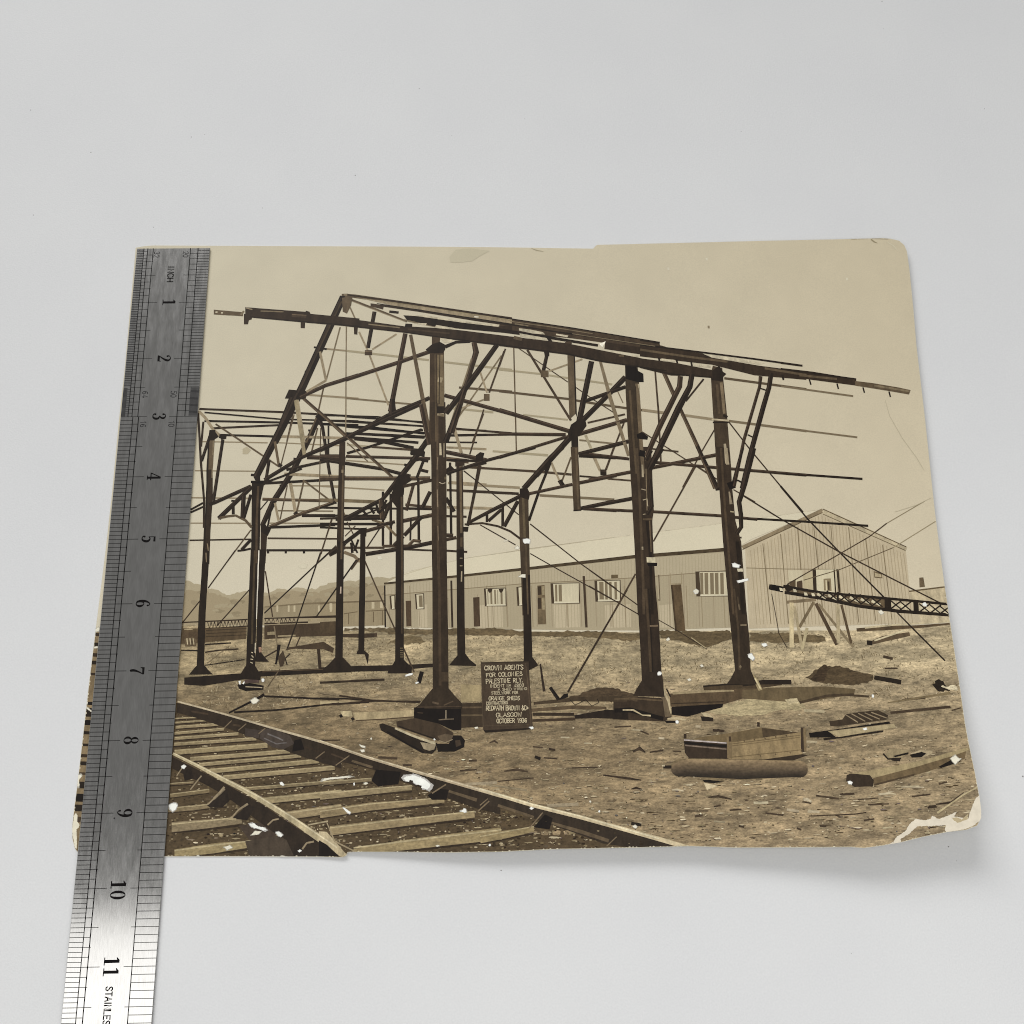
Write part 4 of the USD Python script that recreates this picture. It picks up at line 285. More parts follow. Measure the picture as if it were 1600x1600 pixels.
('printed_mid_beam',8,None,'s',[((36,28,20),0,'s',[3925,-4739,71,5138,-4954,71,5683,-5113,71]),((56,45,35),0.35,'s',[3927,-4722,17,5140,-4938,17,5686,-5096,17])]),
('printed_mid_beam',8,None,'s',[((50,39,28),0,'s',[4427,-4683,60,6063,-4747,60]),((75,60,47),0.35,'s',[4427,-4669,14,6063,-4733,14])]),
('printed_mid_beam',8,None,'s',[((66,53,39),0,'s',[3939,-5135,86,5342,-5156,86,6065,-5161,86]),((101,84,64),0.35,'s',[3938,-5115,21,5342,-5136,21,6065,-5141,21])]),
('printed_mid_beam',8,None,'s',[((109,95,71),0,'s',[3954,-5582,67,4313,-5595,67,5151,-5644,67])]),
('printed_mid_beam',8,None,'s',[((36,28,20),0,'s',[3960,-5736,56,4254,-5633,56])]),
('printed_mid_beam',8,None,'s',[((36,28,20),0,'s',[3960,-5742,41,6088,-5796,41])]),
('printed_mid_beam',8,None,'s',[((36,28,20),0,'s',[3966,-5905,45,5096,-5920,45])]),
('printed_mid_beam',8,None,'s',[((50,39,28),0,'s',[3968,-5965,45,5235,-5942,45])]),
('printed_mid_beam',8,None,'s',[((36,28,20),0,'s',[3972,-6074,52,5357,-6092,52])]),
('printed_mid_beam',8,None,'s',[((36,28,20),0,'s',[3974,-6144,37,4844,-6191,37])]),
('printed_mid_beam',8,None,'s',[((66,53,39),0,'s',[4460,-6558,45,5207,-6567,45])]),
('printed_mid_beam',8,None,'s',[((50,39,28),0,'s',[5554,-6031,78,6109,-5920,78]),((75,60,47),0.35,'s',[5550,-6014,19,6105,-5902,19])]),
('printed_mid_beam',8,None,'s',[((50,39,28),0,'s',[5571,-6605,37,6112,-6633,37])]),
('printed_mid_beam',8,None,'s',[((36,28,20),0,'s',[5511,-5772,49,6108,-5796,49])]),
('printed_mid_beam',8,None,'s',[((50,39,28),0,'s',[6366,-4614,86,7154,-4795,86]),((75,60,47),0.35,'s',[6369,-4594,21,7158,-4775,21])]),
('printed_mid_beam',8,None,'s',[((66,53,39),0,'s',[6366,-4757,90,6810,-4817,90]),((101,84,64),0.35,'s',[6368,-4736,22,6812,-4796,22])]),
('printed_mid_beam',8,None,'s',[((50,39,28),0,'s',[6447,-4119,45,7160,-4172,45])]),
('printed_mid_beam',8,None,'s',[((36,28,20),0,'s',[6386,-4265,49,7159,-4256,49])]),
('printed_mid_beam',8,None,'s',[((36,28,20),0,'s',[6345,-4404,34,6975,-4418,34])]),
('printed_mid_beam',8,None,'s',[((144,129,103),0,'s',[6376,-4515,45,7156,-4562,45])]),
('printed_mid_beam',8,None,'s',[((36,28,20),0,'s',[6346,-5055,63,7153,-4843,63]),((56,45,35),0.35,'s',[6343,-5041,15,7150,-4828,15])]),
('printed_mid_beam',8,None,'s',[((144,129,103),0,'s',[6426,-5251,63,7149,-5312,63])]),
('printed_mid_beam',8,None,'s',[((66,53,39),0,'s',[6386,-5410,49,7147,-5454,49])]),
('printed_mid_beam',8,None,'s',[((144,129,103),0,'s',[6387,-5762,49,7144,-5788,49])]),
('printed_mid_beam',8,None,'s',[((50,39,28),0,'s',[6377,-5944,45,6764,-5962,45])]),
('printed_mid_beam',8,None,'s',[((50,39,28),0,'s',[6378,-6641,41,6771,-6671,41])]),
('printed_mid_beam',8,None,'s',[((50,39,28),0,'s',[6377,-6420,67,6565,-6380,67]),((75,60,47),0.35,'s',[6374,-6405,16,6562,-6365,16])]),
('printed_mid_beam',8,None,'s',[((66,53,39),0,'s',[5590,-5698,52,6088,-5758,52])]),
('printed_mid_beam',8,None,'s',[((66,53,39),0,'s',[6710,-4931,49,8120,-5044,49,8804,-5119,49])]),
('printed_mid_beam',8,None,'s',[((50,39,28),0,'s',[6688,-5429,56,7769,-5502,56])]),
('printed_mid_beam',8,None,'s',[((144,129,103),0,'s',[6408,-5768,52,7265,-5800,52])]),
('printed_mid_beam',8,None,'s',[((144,129,103),0,'s',[6408,-5262,45,6769,-5270,45])]),
('printed_mid_rafter',9,None,'s',[((36,28,20),0,'s',[5960,-4433,105,5740,-4771,116,5482,-5132,105,5325,-5346,93,5150,-5586,82,4443,-5975,86]),((36,28,20),0.2,'s',[5416,-5407,63,5157,-5984,63]),((36,28,20),0.2,'s',[5229,-5598,45,5153,-5767,45]),((36,28,20),0.2,'s',[4914,-5743,49,5000,-5876,49]),((36,28,20),0.2,'s',[4776,-5805,45,4888,-5938,45]),((36,28,20),0.2,'s',[5032,-5670,45,5075,-5856,45]),((36,28,20),0.2,'s',[4562,-5981,41,5157,-5984,41]),((36,28,20),0.2,'s',[4621,-5962,30,5074,-5788,30,5349,-5621,30]),((36,28,20),0.3,'s',[5559,-4867,49,5640,-4890,49]),((36,28,20),0.3,'s',[5295,-5341,49,5345,-5353,49]),((36,28,20),0.3,'s',[5815,-4154,49,5917,-4139,49]),((56,45,35),0.35,'s',[5944,-4415,25,5723,-4751,28,5467,-5114,25,5311,-5330,22,5137,-5572,20,4430,-5961,21]),((56,45,35),0.55,'s',[5404,-5401,15,5145,-5977,15])]),
('printed_mid_brace',9,None,'s',[((36,28,20),0,'s',[5157,-5426,45,5177,-6529,45])]),
('printed_mid_brace',9,None,'s',[((36,28,20),0,'s',[5307,-5470,49,5324,-6531,49])]),
('printed_mid_brace',9,None,'s',[((66,53,39),0,'s',[5110,-5596,78,5141,-5979,78]),((101,84,64),0.35,'s',[5093,-5597,19,5124,-5980,19])]),
('printed_mid_brace',9,None,'s',[((36,28,20),0,'s',[5834,-5153,49,5855,-6455,49])]),
('printed_mid_brace',9,None,'s',[((36,28,20),0,'s',[5702,-5965,34,5693,-6428,34])]),
('printed_mid_brace',9,None,'s',[((36,28,20),0,'s',[6066,-5437,75,5909,-5781,75]),((56,45,35),0.35,'s',[6052,-5429,18,5895,-5773,18])]),
('printed_mid_brace',9,None,'s',[((50,39,28),0,'s',[5745,-5282,60,5611,-5820,60]),((75,60,47),0.35,'s',[5732,-5278,14,5599,-5816,14])]),
('printed_mid_brace',9,None,'s',[((36,28,20),0,'s',[5942,-4763,56,5804,-5153,56])]),
('printed_mid_brace',9,None,'s',[((36,28,20),0,'s',[6447,-4834,45,6470,-6316,45])]),
('printed_mid_brace',9,None,'s',[((50,39,28),0,'s',[7032,-4907,56,6783,-6148,56])]),
('printed_mid_brace',9,None,'s',[((50,39,28),0,'s',[4845,-6228,71,5199,-6128,71]),((75,60,47),0.35,'s',[4841,-6213,17,5195,-6112,17])]),
('printed_mid_brace',9,None,'s',[((36,28,20),0,'s',[4457,-6458,75,4766,-6211,75]),((56,45,35),0.35,'s',[4447,-6444,18,4756,-6197,18])]),
('printed_mid_brace',9,None,'s',[((36,28,20),0,'s',[4179,-6679,86,4457,-6464,86]),((56,45,35),0.35,'s',[4168,-6663,21,4446,-6448,21])]),
('printed_mid_brace',9,None,'s',[((114,98,75),0,'s',[4443,-6645,63,4641,-6726,63,4752,-6841,52])]),
('printed_mid_brace',9,None,'s',[((102,87,64),0,'s',[4959,-5998,45,5198,-6086,45,5429,-6330,45])]),
('printed_mid_brace',9,None,'s',[((36,28,20),0,'s',[5577,-6326,75,5910,-5947,75]),((56,45,35),0.35,'s',[5566,-6314,18,5898,-5935,18])]),
('printed_mid_brace',9,None,'s',[((36,28,20),0,'s',[4856,-6691,82,5659,-6569,82,6111,-6475,82]),((56,45,35),0.35,'s',[4852,-6673,20,5656,-6551,20,6108,-6457,20])]),
('printed_mid_brace',9,None,'s',[((66,53,39),0,'s',[5659,-6532,63,5756,-6428,63,5894,-6451,63]),((101,84,64),0.35,'s',[5654,-6518,15,5752,-6415,15,5890,-6438,15])]),
('printed_mid_brace',9,None,'s',[((66,53,39),0,'s',[5167,-6536,56,5659,-6536,56])]),
('printed_mid_brace',9,None,'s',[((36,28,20),0,'s',[6367,-5569,71,6526,-5853,71]),((56,45,35),0.35,'s',[6354,-5577,17,6513,-5861,17])]),
('printed_mid_brace',9,None,'s',[((50,39,28),0,'s',[6377,-6328,75,6506,-6338,75]),((75,60,47),0.35,'s',[6378,-6311,18,6507,-6321,18])]),
('printed_mid_brace',9,None,'s',[((36,28,20),0,'s',[4575,-6455,49,4604,-6663,49])]),
('printed_mid_brace',9,None,'s',[((36,28,20),0,'s',[4711,-6394,41,4638,-6622,41])]),
('printed_mid_brace',9,None,'s',[((36,28,20),0,'s',[5272,-5748,63,5177,-6001,63]),((56,45,35),0.35,'s',[5259,-5742,15,5164,-5995,15])]),
('printed_mid_brace',9,None,'s',[((36,28,20),0,'s',[4266,-5990,49,4563,-5993,49])]),
('printed_mid_brace',9,None,'s',[((36,28,20),0,'s',[5383,-6528,75,5558,-6342,75]),((56,45,35),0.35,'s',[5372,-6516,18,5547,-6330,18])]),
('printed_mid_brace',9,None,'s',[((36,28,20),0,'s',[5060,-6126,67,5396,-6046,67]),((56,45,35),0.35,'s',[5057,-6111,16,5392,-6031,16])]),
('printed_mid_brace',9,None,'s',[((36,28,20),0,'s',[5677,-4584,131,5900,-4609,131]),((56,45,35),0.35,'s',[5680,-4553,31,5902,-4578,31])]),
('printed_mid_brace',9,None,'s',[((36,28,20),0,'s',[5863,-4980,63,6024,-5025,63]),((56,45,35),0.35,'s',[5866,-4966,15,6027,-5011,15])]),
('printed_rod',9,None,'s',[((50,39,28),0,'s',[5140,-6127,24,4873,-6563,24])]),
('printed_rod',9,None,'s',[((66,53,39),0,'s',[4740,-6769,34,4589,-6993,34])]),
('printed_rod',9,None,'s',[((66,53,39),0,'s',[4186,-5989,26,4012,-6676,26])]),
('printed_rod',9,None,'s',[((66,53,39),0,'s',[4645,-6121,21,4453,-6328,21])]),
('printed_rod',9,None,'s',[((66,53,39),0,'s',[4485,-6034,21,4631,-6330,21])]),
('printed_rod',9,None,'s',[((50,39,28),0,'s',[4282,-6535,24,3998,-6821,24])]),
('printed_rod',9,None,'s',[((50,39,28),0,'s',[6708,-5012,21,6949,-5215,21])]),
('printed_rod',9,None,'s',[((66,53,39),0,'s',[7113,-3709,30,6831,-4668,30])]),
('printed_rod',9,None,'s',[((89,75,56),0,'s',[6796,-3615,30,6569,-3888,30])]),
('printed_rod',9,None,'s',[((144,129,103),0,'s',[6528,-4106,60,6669,-4640,60])]),
('printed_rod',9,None,'s',[((89,75,56),0,'s',[2666,-6177,26,2234,-6836,26])]),
('printed_rod',9,None,'s',[((50,39,28),0,'s',[4294,-6511,24,3972,-6842,24])]),
('printed_rod',9,None,'s',[((89,75,56),0,'s',[4439,-4393,22,4853,-4793,22])]),
('printed_rod',9,None,'s',[((89,75,56),0,'s',[4356,-5694,26,4441,-5907,26])]),
('printed_joint',11,None,'s',[((36,28,20),0,'p',[5345,-5320,5462,-5084,5642,-5086,5714,-5195,5565,-5301,5559,-5495,5417,-5493,5347,-5471]),((36,28,20),0.1,'p',[5677,-4573,5910,-4521,5961,-4609,5951,-4719,5800,-4673,5678,-4672]),((36,28,20),0.1,'s',[6121,-4191,112,5960,-4433,112]),((36,28,20),0.1,'p',[5326,-5428,5426,-5386,5421,-5750,5330,-5620]),((50,39,28),0.1,'s',[5545,-5323,63,6105,-5200,63]),((36,28,20),0.1,'s',[5075,-5873,49,5418,-5536,49]),((36,28,20),0.1,'s',[5680,-4803,56,5861,-4762,56,6023,-4807,56])]),
('printed_joint',11,None,'s',[((36,28,20),0,'s',[2717,-5069,131,2749,-5182,82]),((36,28,20),0.1,'p',[2870,-5136,2988,-5094,2934,-5223,2838,-5286])]),
('printed_joint',11,None,'s',[((36,28,20),0,'s',[2877,-6057,86,2917,-6142,112]),((36,28,20),0.1,'p',[2849,-6095,3058,-6119,3032,-6202,2988,-6306,2856,-6221]),((36,28,20),0.1,'s',[3053,-5610,34,2979,-6118,34])]),
('printed_joint',11,None,'s',[((36,28,20),0,'s',[1845,-5659,75,1950,-5601,75])]),
('printed_joint',11,None,'s',[((36,28,20),0.1,'p',[1743,-4092,1855,-4093,1896,-4260,1838,-4315,1737,-4314])]),
('printed_joint',11,None,'s',[((36,28,20),0.1,'p',[1942,-4194,2084,-4196,2083,-4285,1979,-4294])]),
('printed_joint',11,None,'s',[((36,28,20),0.1,'s',[2676,-6365,45,2585,-6489,45])]),
('printed_joint',11,None,'s',[((36,28,20),0,'p',[6346,-4986,6467,-4900,6547,-4988,6406,-5117])]),
('printed_joint',11,None,'s',[((50,39,28),0.1,'p',[6548,-4770,6729,-4772,6729,-4903,6547,-4923]),((36,28,20),0.1,'p',[7034,-4622,7115,-4645,7073,-4820,6951,-4906,6952,-4687]),((36,28,20),0.1,'s',[6386,-4779,49,7153,-4821,49])]),
('printed_joint',11,None,'s',[((36,28,20),0,'p',[7791,-5395,7932,-5375,7989,-5505,7956,-5633,7788,-5567])]),
('printed_joint',11,None,'s',[((36,28,20),0.1,'p',[4726,-6195,4863,-6155,4858,-6333,4770,-6374]),((36,28,20),0.1,'s',[4418,-6474,56,4766,-6196,56]),((36,28,20),0.2,'s',[4552,-6350,34,4698,-6665,34])]),
('printed_joint',11,None,'s',[((36,28,20),0.1,'s',[4338,-6431,45,4365,-6660,45])]),
('printed_column',10,None,'s',[((36,28,20),0,'p',[2634,-5198,2869,-5200,2862,-5287,2817,-5586,2863,-6865,2703,-6863]),((36,28,20),0,'p',[2684,-6567,2818,-6568,2849,-7611,2885,-8818,3001,-8994,2994,-9086,2630,-9056,2625,-8969,2720,-8806,2711,-8405,2701,-7810]),((73,59,43),0.3,'s',[2758,-5285,41,2766,-6010,41,2804,-6843,41]),((69,57,40),0.3,'s',[2764,-6589,37,2786,-7811,37,2803,-8406,37]),((23,17,12),0.2,'p',[2612,-5171,2912,-5169,2915,-5240,2615,-5219]),((180,166,136),0.5,'s',[2802,-8563,19,2831,-8573,19]),((180,166,136),0.5,'s',[2810,-8622,17,2845,-8661,17]),((180,166,136),0.5,'s',[2793,-8748,17,2841,-8769,17]),((180,166,136),0.5,'s',[2795,-8690,17,2841,-8700,17])]),
('printed_column',10,None,'s',[((50,39,28),0,'p',[2850,-6116,2979,-6118,2976,-6846,2882,-6844]),((36,28,20),0,'p',[2851,-6569,2963,-6570,2976,-7613,2987,-8576,3084,-8694,3134,-8747,2877,-8740,2888,-8574,2871,-7812]),((145,114,93),0.4,'s',[2955,-8467,49,2967,-8565,49])]),
('printed_gap',10,None,'s',[((209,202,186),0.5,'s',[2838,-6589,22,2852,-7308,22,2862,-7932,15]),((194,183,157),0.5,'s',[2868,-8387,19,2869,-8574,15])]),
('printed_column',10,None,'s',[((50,39,28),0,'s',[4347,-4370,116,4356,-5308,123,4357,-5736,127,4379,-7011,131]),((36,28,20),0,'s',[4375,-6599,131,4388,-7430,134,4410,-8693,138]),((36,28,20),0,'p',[4341,-8679,4482,-8680,4561,-8764,4639,-8846,4642,-8963,4074,-8970,4146,-8874,4220,-8817]),((83,69,51),0.3,'s',[4376,-4875,34,4387,-5737,34,4398,-6785,34]),((135,119,93),0.4,'s',[4366,-4962,37,4368,-5027,37]),((173,154,136),0.4,'s',[4404,-7328,26,4404,-7460,26])]),
('printed_column',10,None,'s',[((36,28,20),0,'s',[4788,-6165,97,4804,-6996,97]),((36,28,20),0,'s',[4799,-6604,101,4808,-7637,112,4815,-8581,108]),((36,28,20),0,'p',[4749,-8551,4870,-8553,4957,-8632,4943,-8827,4881,-8631,4728,-8619])]),
('printed_column',10,None,'s',[((36,28,20),0,'p',[5415,-5321,5544,-5236,5578,-7027,5434,-7025]),((36,28,20),0,'p',[5420,-6602,5573,-6604,5600,-8739,5675,-8818,5752,-8887,5743,-8994,5307,-8992,5324,-8891,5380,-8853,5440,-8756]),((73,60,44),0.3,'s',[5518,-5537,37,5543,-7006,37]),((68,55,40),0.3,'s',[5542,-6624,30,5555,-8247,30]),((120,105,77),0.5,'s',[5528,-8523,11,5585,-8523,11]),((120,105,77),0.5,'s',[5529,-8566,11,5586,-8567,11]),((120,105,77),0.5,'s',[5529,-8611,11,5587,-8612,11]),((120,105,77),0.5,'s',[5530,-8650,11,5587,-8651,11]),((120,105,77),0.5,'s',[5530,-8689,11,5587,-8690,11])]),
('printed_column',10,None,'s',[((50,39,28),0,'p',[6568,-4814,6693,-4815,6712,-7041,6572,-7040]),((36,28,20),0,'p',[6568,-6617,6710,-6619,6725,-8637,6809,-8756,6922,-8851,6922,-8879,6427,-8858,6580,-8675]),((100,85,64),0.3,'s',[6648,-4902,45,6658,-5765,45,6660,-6293,45]),((147,132,106),0.5,'s',[6633,-6794,17,6682,-6795,17]),((147,132,106),0.5,'s',[6632,-6945,17,6681,-6945,17]),((160,145,118),0.5,'s',[6665,-7052,24,6661,-7257,24]),((85,70,51),0.4,'s',[6665,-6379,41,6661,-6567,41])]),
('printed_column',10,None,'s',[((64,52,38),0,'p',[7765,-5502,7953,-5505,7950,-6396,7951,-7932,7793,-7930,7770,-6477]),((36,28,20),0,'p',[7811,-7141,7951,-7143,7959,-8726,8018,-8805,8064,-8883,7900,-8969,7789,-8831,7802,-8743]),((89,76,55),0.3,'s',[7851,-5589,45,7867,-6394,45]),((81,67,49),0.3,'s',[7884,-6541,30,7898,-7911,30])]),
('printed_column_box',11,None,'s',[((36,28,20),0,'p',[6686,-6169,6801,-6167,6784,-6267,6695,-6262])]),
('printed_ground_sill',9,None,'s',[((36,28,20),0,'p',[1608,-9017,2624,-8954,3000,-8916,4421,-8874,4423,-8960,3006,-9017,1977,-9176,1617,-9148]),((36,28,20),0,'s',[4071,-8912,97,4640,-8901,105,5400,-8892,105,6141,-8854,63]),((77,62,45),0.3,'s',[3020,-8932,15,4421,-8890,15]),((23,17,12),0.2,'p',[2579,-9161,2804,-9136,3061,-9187,3056,-9264,2737,-9283,2621,-9239]),((160,144,116),0.3,'s',[2732,-9202,19,3035,-9225,19]),((79,63,56),0.3,'s',[2708,-9105,63,2972,-9100,63])]),
('printed_rod',9,None,'s',[((50,39,28),0,'s',[2392,-6584,24,1931,-7320,24])]),
('printed_rod',9,None,'s',[((50,39,28),0,'s',[2698,-7367,24,2142,-8051,24])]),
('printed_rod',9,None,'s',[((50,39,28),0,'s',[1802,-7557,24,1496,-7993,24])]),
('printed_rod',9,None,'s',[((66,53,39),0,'s',[2980,-7004,24,3160,-7896,24])]),
('printed_rod',9,None,'s',[((117,103,80),0,'s',[3197,-8076,22,3272,-8452,22])]),
('printed_rod',9,None,'s',[((36,28,20),0,'s',[4139,-6668,26,3002,-7824,26])]),
('printed_rod',9,None,'s',[((36,28,20),0,'s',[4001,-6646,26,3607,-8022,26,3447,-8533,26])]),
('printed_rod',9,None,'s',[((36,28,20),0,'s',[4299,-7398,24,3959,-7917,24])]),
('printed_rod',9,None,'s',[((66,53,39),0,'s',[3728,-8162,22,3607,-8486,22])]),
('printed_rod',9,None,'s',[((89,75,56),0,'s',[3340,-8882,17,3129,-9217,17])]),
('printed_rod',9,None,'s',[((117,103,80),0,'s',[2385,-8440,15,2006,-8757,15])]),
('printed_rod',9,None,'s',[((89,75,56),0,'s',[1515,-7993,17,1506,-8388,17])]),
('printed_rod',9,None,'s',[((66,53,39),0,'s',[4777,-6677,28,5106,-7439,28,5546,-8425,28,5791,-8975,28])]),
('printed_rod',9,None,'s',[((36,28,20),0,'s',[4682,-6800,28,4033,-7808,28])]),
('printed_rod',9,None,'s',[((50,39,28),0,'s',[9765,-7457,35,9222,-8351,35,8592,-9385,35])]),
('printed_rod',9,None,'s',[((23,17,12),0,'s',[2459,-9678,30,2933,-9438,41,3079,-9351,56])]),
('printed_rod',9,None,'s',[((36,28,20),0,'s',[3081,-9383,34,4438,-9464,34])]),
('printed_rod',9,None,'s',[((36,28,20),0,'s',[2552,-9668,34,3318,-9640,34,4440,-9532,34])]),
('printed_rod',9,None,'s',[((50,39,28),0,'s',[4080,-9148,41,5252,-9107,41])]),
('printed_rod',9,None,'s',[((50,39,28),0,'s',[4086,-9336,32,5033,-9488,32,5900,-9538,32])]),
('printed_rod',9,None,'s',[((50,39,28),0,'s',[4095,-9565,30,5033,-9499,30])]),
('printed_rod',9,None,'s',[((117,103,80),0,'s',[4038,-9320,30,4436,-9391,30])]),
('printed_rod',9,None,'s',[((36,28,20),0,'s',[1971,-8795,19,2685,-8698,19])]),
('printed_rod',9,None,'s',[((50,39,28),0,'s',[1955,-8551,26,2199,-8516,26,2560,-8497,26])]),
('printed_rod',9,None,'s',[((36,28,20),0,'s',[1514,-8506,22,1934,-8522,22])]),
('printed_rod',9,None,'s',[((36,28,20),0,'s',[1945,-8404,26,2420,-8381,26])]),
('printed_anchor_peg',9,None,'s',[((23,17,12),0,'s',[3303,-8423,63,3286,-8629,49,3260,-8794,30]),((64,52,38),0.2,'p',[3292,-8668,3381,-8532,3435,-8689,3394,-8825,3338,-8844]),((36,28,20),0.2,'s',[3469,-8807,22,3426,-8689,22,3517,-8593,22]),((50,39,28),0.2,'s',[3044,-8664,26,3266,-8530,26])]),
('printed_stump',9,None,'s',[((50,39,28),0,'s',[4028,-8502,56,4070,-8883,56]),((66,53,38),0.1,'p',[3419,-8533,3493,-8475,3644,-8457,3872,-8421,4119,-8381,4314,-8506,4298,-8594,4124,-8523,3876,-8519,3608,-8506])]),
('printed_peg',9,None,'s',[((23,17,12),0,'s',[5933,-8968,75,5878,-9179,75])]),
('printed_crate_small',8,None,'s',[((94,79,58),0,'p',[1556,-8291,1706,-8253,1786,-8313,1785,-8431,1585,-8438]),((180,166,134),0.3,'s',[1603,-8281,19,1626,-8400,19]),((180,166,134),0.3,'s',[1660,-8282,19,1684,-8401,19]),((180,166,134),0.3,'s',[1717,-8283,19,1741,-8401,19])]),
('printed_rafter',12,None,'s',[((36,28,20),0,'s',[4273,-1144,138,4039,-1776,157,3509,-3213,161,3388,-3496,161,3020,-4375,157]),((36,28,20),0,'s',[3347,-3414,153,3114,-4130,138,2708,-5091,134]),((69,57,41),0.3,'s',[4244,-1252,34,4010,-1847,34,3479,-3213,34]),((56,45,35),0.35,'s',[4244,-1129,33,4007,-1759,38,3477,-3196,39,3355,-3479,39,2989,-4358,38]),((56,45,35),0.35,'s',[3316,-3398,37,3086,-4116,33,2681,-5077,32])]),
('printed_gusset_plate',12,None,'s',[((36,28,20),0,'p',[3257,-3233,3629,-3271,3591,-3453,3184,-3428])]),
('printed_cleat',12,None,'s',[((36,28,20),0,'s',[3716,-2296,41,3976,-2345,41])]),
('printed_cleat',12,None,'s',[((36,28,20),0,'s',[3556,-2835,49,3588,-2847,49])]),
('printed_cleat',12,None,'s',[((36,28,20),0,'s',[2923,-4241,45,3156,-4257,45])]),
('printed_cleat',12,None,'s',[((36,28,20),0,'s',[2605,-5046,49,2696,-5058,49])]),
('printed_cleat',12,None,'s',[((36,28,20),0,'s',[3829,-3794,93,3955,-3919,93])]),
('printed_apex_joint',13,None,'s',[((89,75,56),0,'p',[4239,-1083,4366,-1080,4463,-1134,4437,-1350,4358,-1541,4272,-1493]),((36,28,20),0.2,'s',[4195,-1165,41,4304,-1144,41]),((144,129,103),0.3,'s',[4282,-1108,22,4346,-1109,22])]),
('printed_tie',12,None,'s',[((50,39,28),0,'s',[3486,-3406,75,3970,-3154,82,4624,-2932,86]),((75,60,47),0.35,'s',[3480,-3389,18,3963,-3135,20,4617,-2912,21])]),
('printed_tie',12,None,'s',[((50,39,28),0,'s',[4372,-3030,86,5400,-2663,86,6042,-2421,86]),((75,60,47),0.35,'s',[4366,-3010,21,5393,-2643,21,6036,-2401,21])]),
('printed_tie',12,None,'s',[((66,53,39),0,'s',[3559,-3436,63,4036,-3886,63,4434,-4281,63]),((101,84,64),0.35,'s',[3551,-3448,15,4027,-3897,15,4425,-4292,15])]),
('printed_tie',12,None,'s',[((66,53,39),0,'s',[3847,-3695,56,4435,-4260,63,5138,-4932,56,5342,-5137,52]),((101,84,64),0.35,'s',[3839,-3705,13,4426,-4271,15,5130,-4942,13,5335,-5146,13])]),
('printed_tie',12,None,'s',[((36,28,20),0,'s',[4408,-4307,86,5212,-3825,86,6048,-3446,86]),((56,45,35),0.35,'s',[4400,-4288,21,5203,-3807,21,6040,-3427,21])]),
('printed_tie',12,None,'s',[((36,28,20),0,'s',[3918,-4546,90,4496,-4243,90,5851,-3582,90]),((56,45,35),0.35,'s',[3909,-4526,22,4487,-4224,22,5843,-3562,22])]),
('printed_tie',12,None,'s',[((36,28,20),0,'s',[2871,-5157,78,3573,-4687,82,4408,-4305,97]),((56,45,35),0.35,'s',[2863,-5141,19,3564,-4670,20,4398,-4284,23])]),
('printed_tie',12,None,'s',[((36,28,20),0,'s',[2904,-5205,45,3228,-5079,45,3582,-4928,45])]),
('printed_tie',12,None,'s',[((50,39,28),0,'s',[6336,-3393,82,7668,-3817,82]),((75,60,47),0.35,'s',[6341,-3373,20,7673,-3798,20])]),
('printed_tie',12,None,'s',[((50,39,28),0,'s',[7417,-3724,90,8231,-4008,90,8838,-4218,90]),((75,60,47),0.35,'s',[7423,-3703,22,8238,-3988,22,8845,-4198,21])]),
('printed_tie',12,None,'s',[((50,39,28),0,'s',[7410,-4239,71,8714,-4274,71]),((75,60,47),0.35,'s',[7410,-4222,17,8715,-4257,17])]),
('printed_tie',12,None,'s',[((50,39,28),0,'s',[7403,-4743,63,8630,-4353,63,8836,-4289,63]),((75,60,47),0.35,'s',[7399,-4728,15,8627,-4338,15,8832,-4275,15])]),
('printed_tie',12,None,'s',[((36,28,20),0,'s',[8103,-5131,116,8836,-4289,116]),((56,45,35),0.35,'s',[8085,-5113,28,8818,-4270,28])]),
('printed_tie',12,None,'s',[((50,39,28),0,'s',[8959,-4269,86,9932,-3976,86]),((75,60,47),0.35,'s',[8955,-4249,21,9928,-3956,21])]),
('printed_tie',12,None,'s',[((66,53,39),0,'s',[9152,-4026,41,9897,-3854,41])]),
('printed_tie',12,None,'s',[((36,28,20),0,'s',[8965,-4689,86,9941,-4436,86]),((56,45,35),0.35,'s',[8961,-4670,21,9937,-4416,21])]),
('printed_tie',12,None,'s',[((50,39,28),0,'s',[8965,-4689,52,9932,-4815,52])]),
('printed_tie',12,None,'s',[((36,28,20),0,'s',[9946,-3039,112,9609,-3396,101,9030,-3997,105]),((56,45,35),0.35,'s',[9930,-3020,27,9594,-3378,24,9014,-3979,25])]),
('printed_tie',12,None,'s',[((36,28,20),0,'s',[9936,-3255,78,9128,-3552,78]),((56,45,35),0.35,'s',[9931,-3237,19,9123,-3534,19])]),
('printed_tie',12,None,'s',[((36,28,20),0,'s',[8640,-4534,108,8411,-4755,108,7867,-5400,108]),((56,45,35),0.35,'s',[8624,-4516,26,8394,-4738,26,7850,-5383,26])]),
('printed_tie',12,None,'s',[((36,28,20),0,'s',[8398,-4860,52,8171,-5426,52,7953,-6059,52])]),
('printed_tie',12,None,'s',[((36,28,20),0,'s',[6408,-5058,67,7155,-4801,67,8112,-4536,67]),((56,45,35),0.35,'s',[6404,-5043,16,7151,-4786,16,8108,-4520,16])]),
('printed_tie',12,None,'s',[((36,28,20),0,'s',[6785,-6090,63,7285,-5817,75,7788,-5558,78]),((56,45,35),0.35,'s',[6779,-6078,15,7277,-5802,18,7781,-5542,19])]),
('printed_tie',12,None,'s',[((50,39,28),0,'s',[7969,-5505,63,8807,-5323,63]),((75,60,47),0.35,'s',[7967,-5491,15,8805,-5309,15])]),
('printed_tie',12,None,'s',[((50,39,28),0,'s',[8943,-5295,71,9669,-5150,71]),((75,60,47),0.35,'s',[8940,-5279,17,9667,-5134,17])]),
('printed_tie',12,None,'s',[((50,39,28),0,'s',[7013,-4887,52,6805,-6091,52])]),
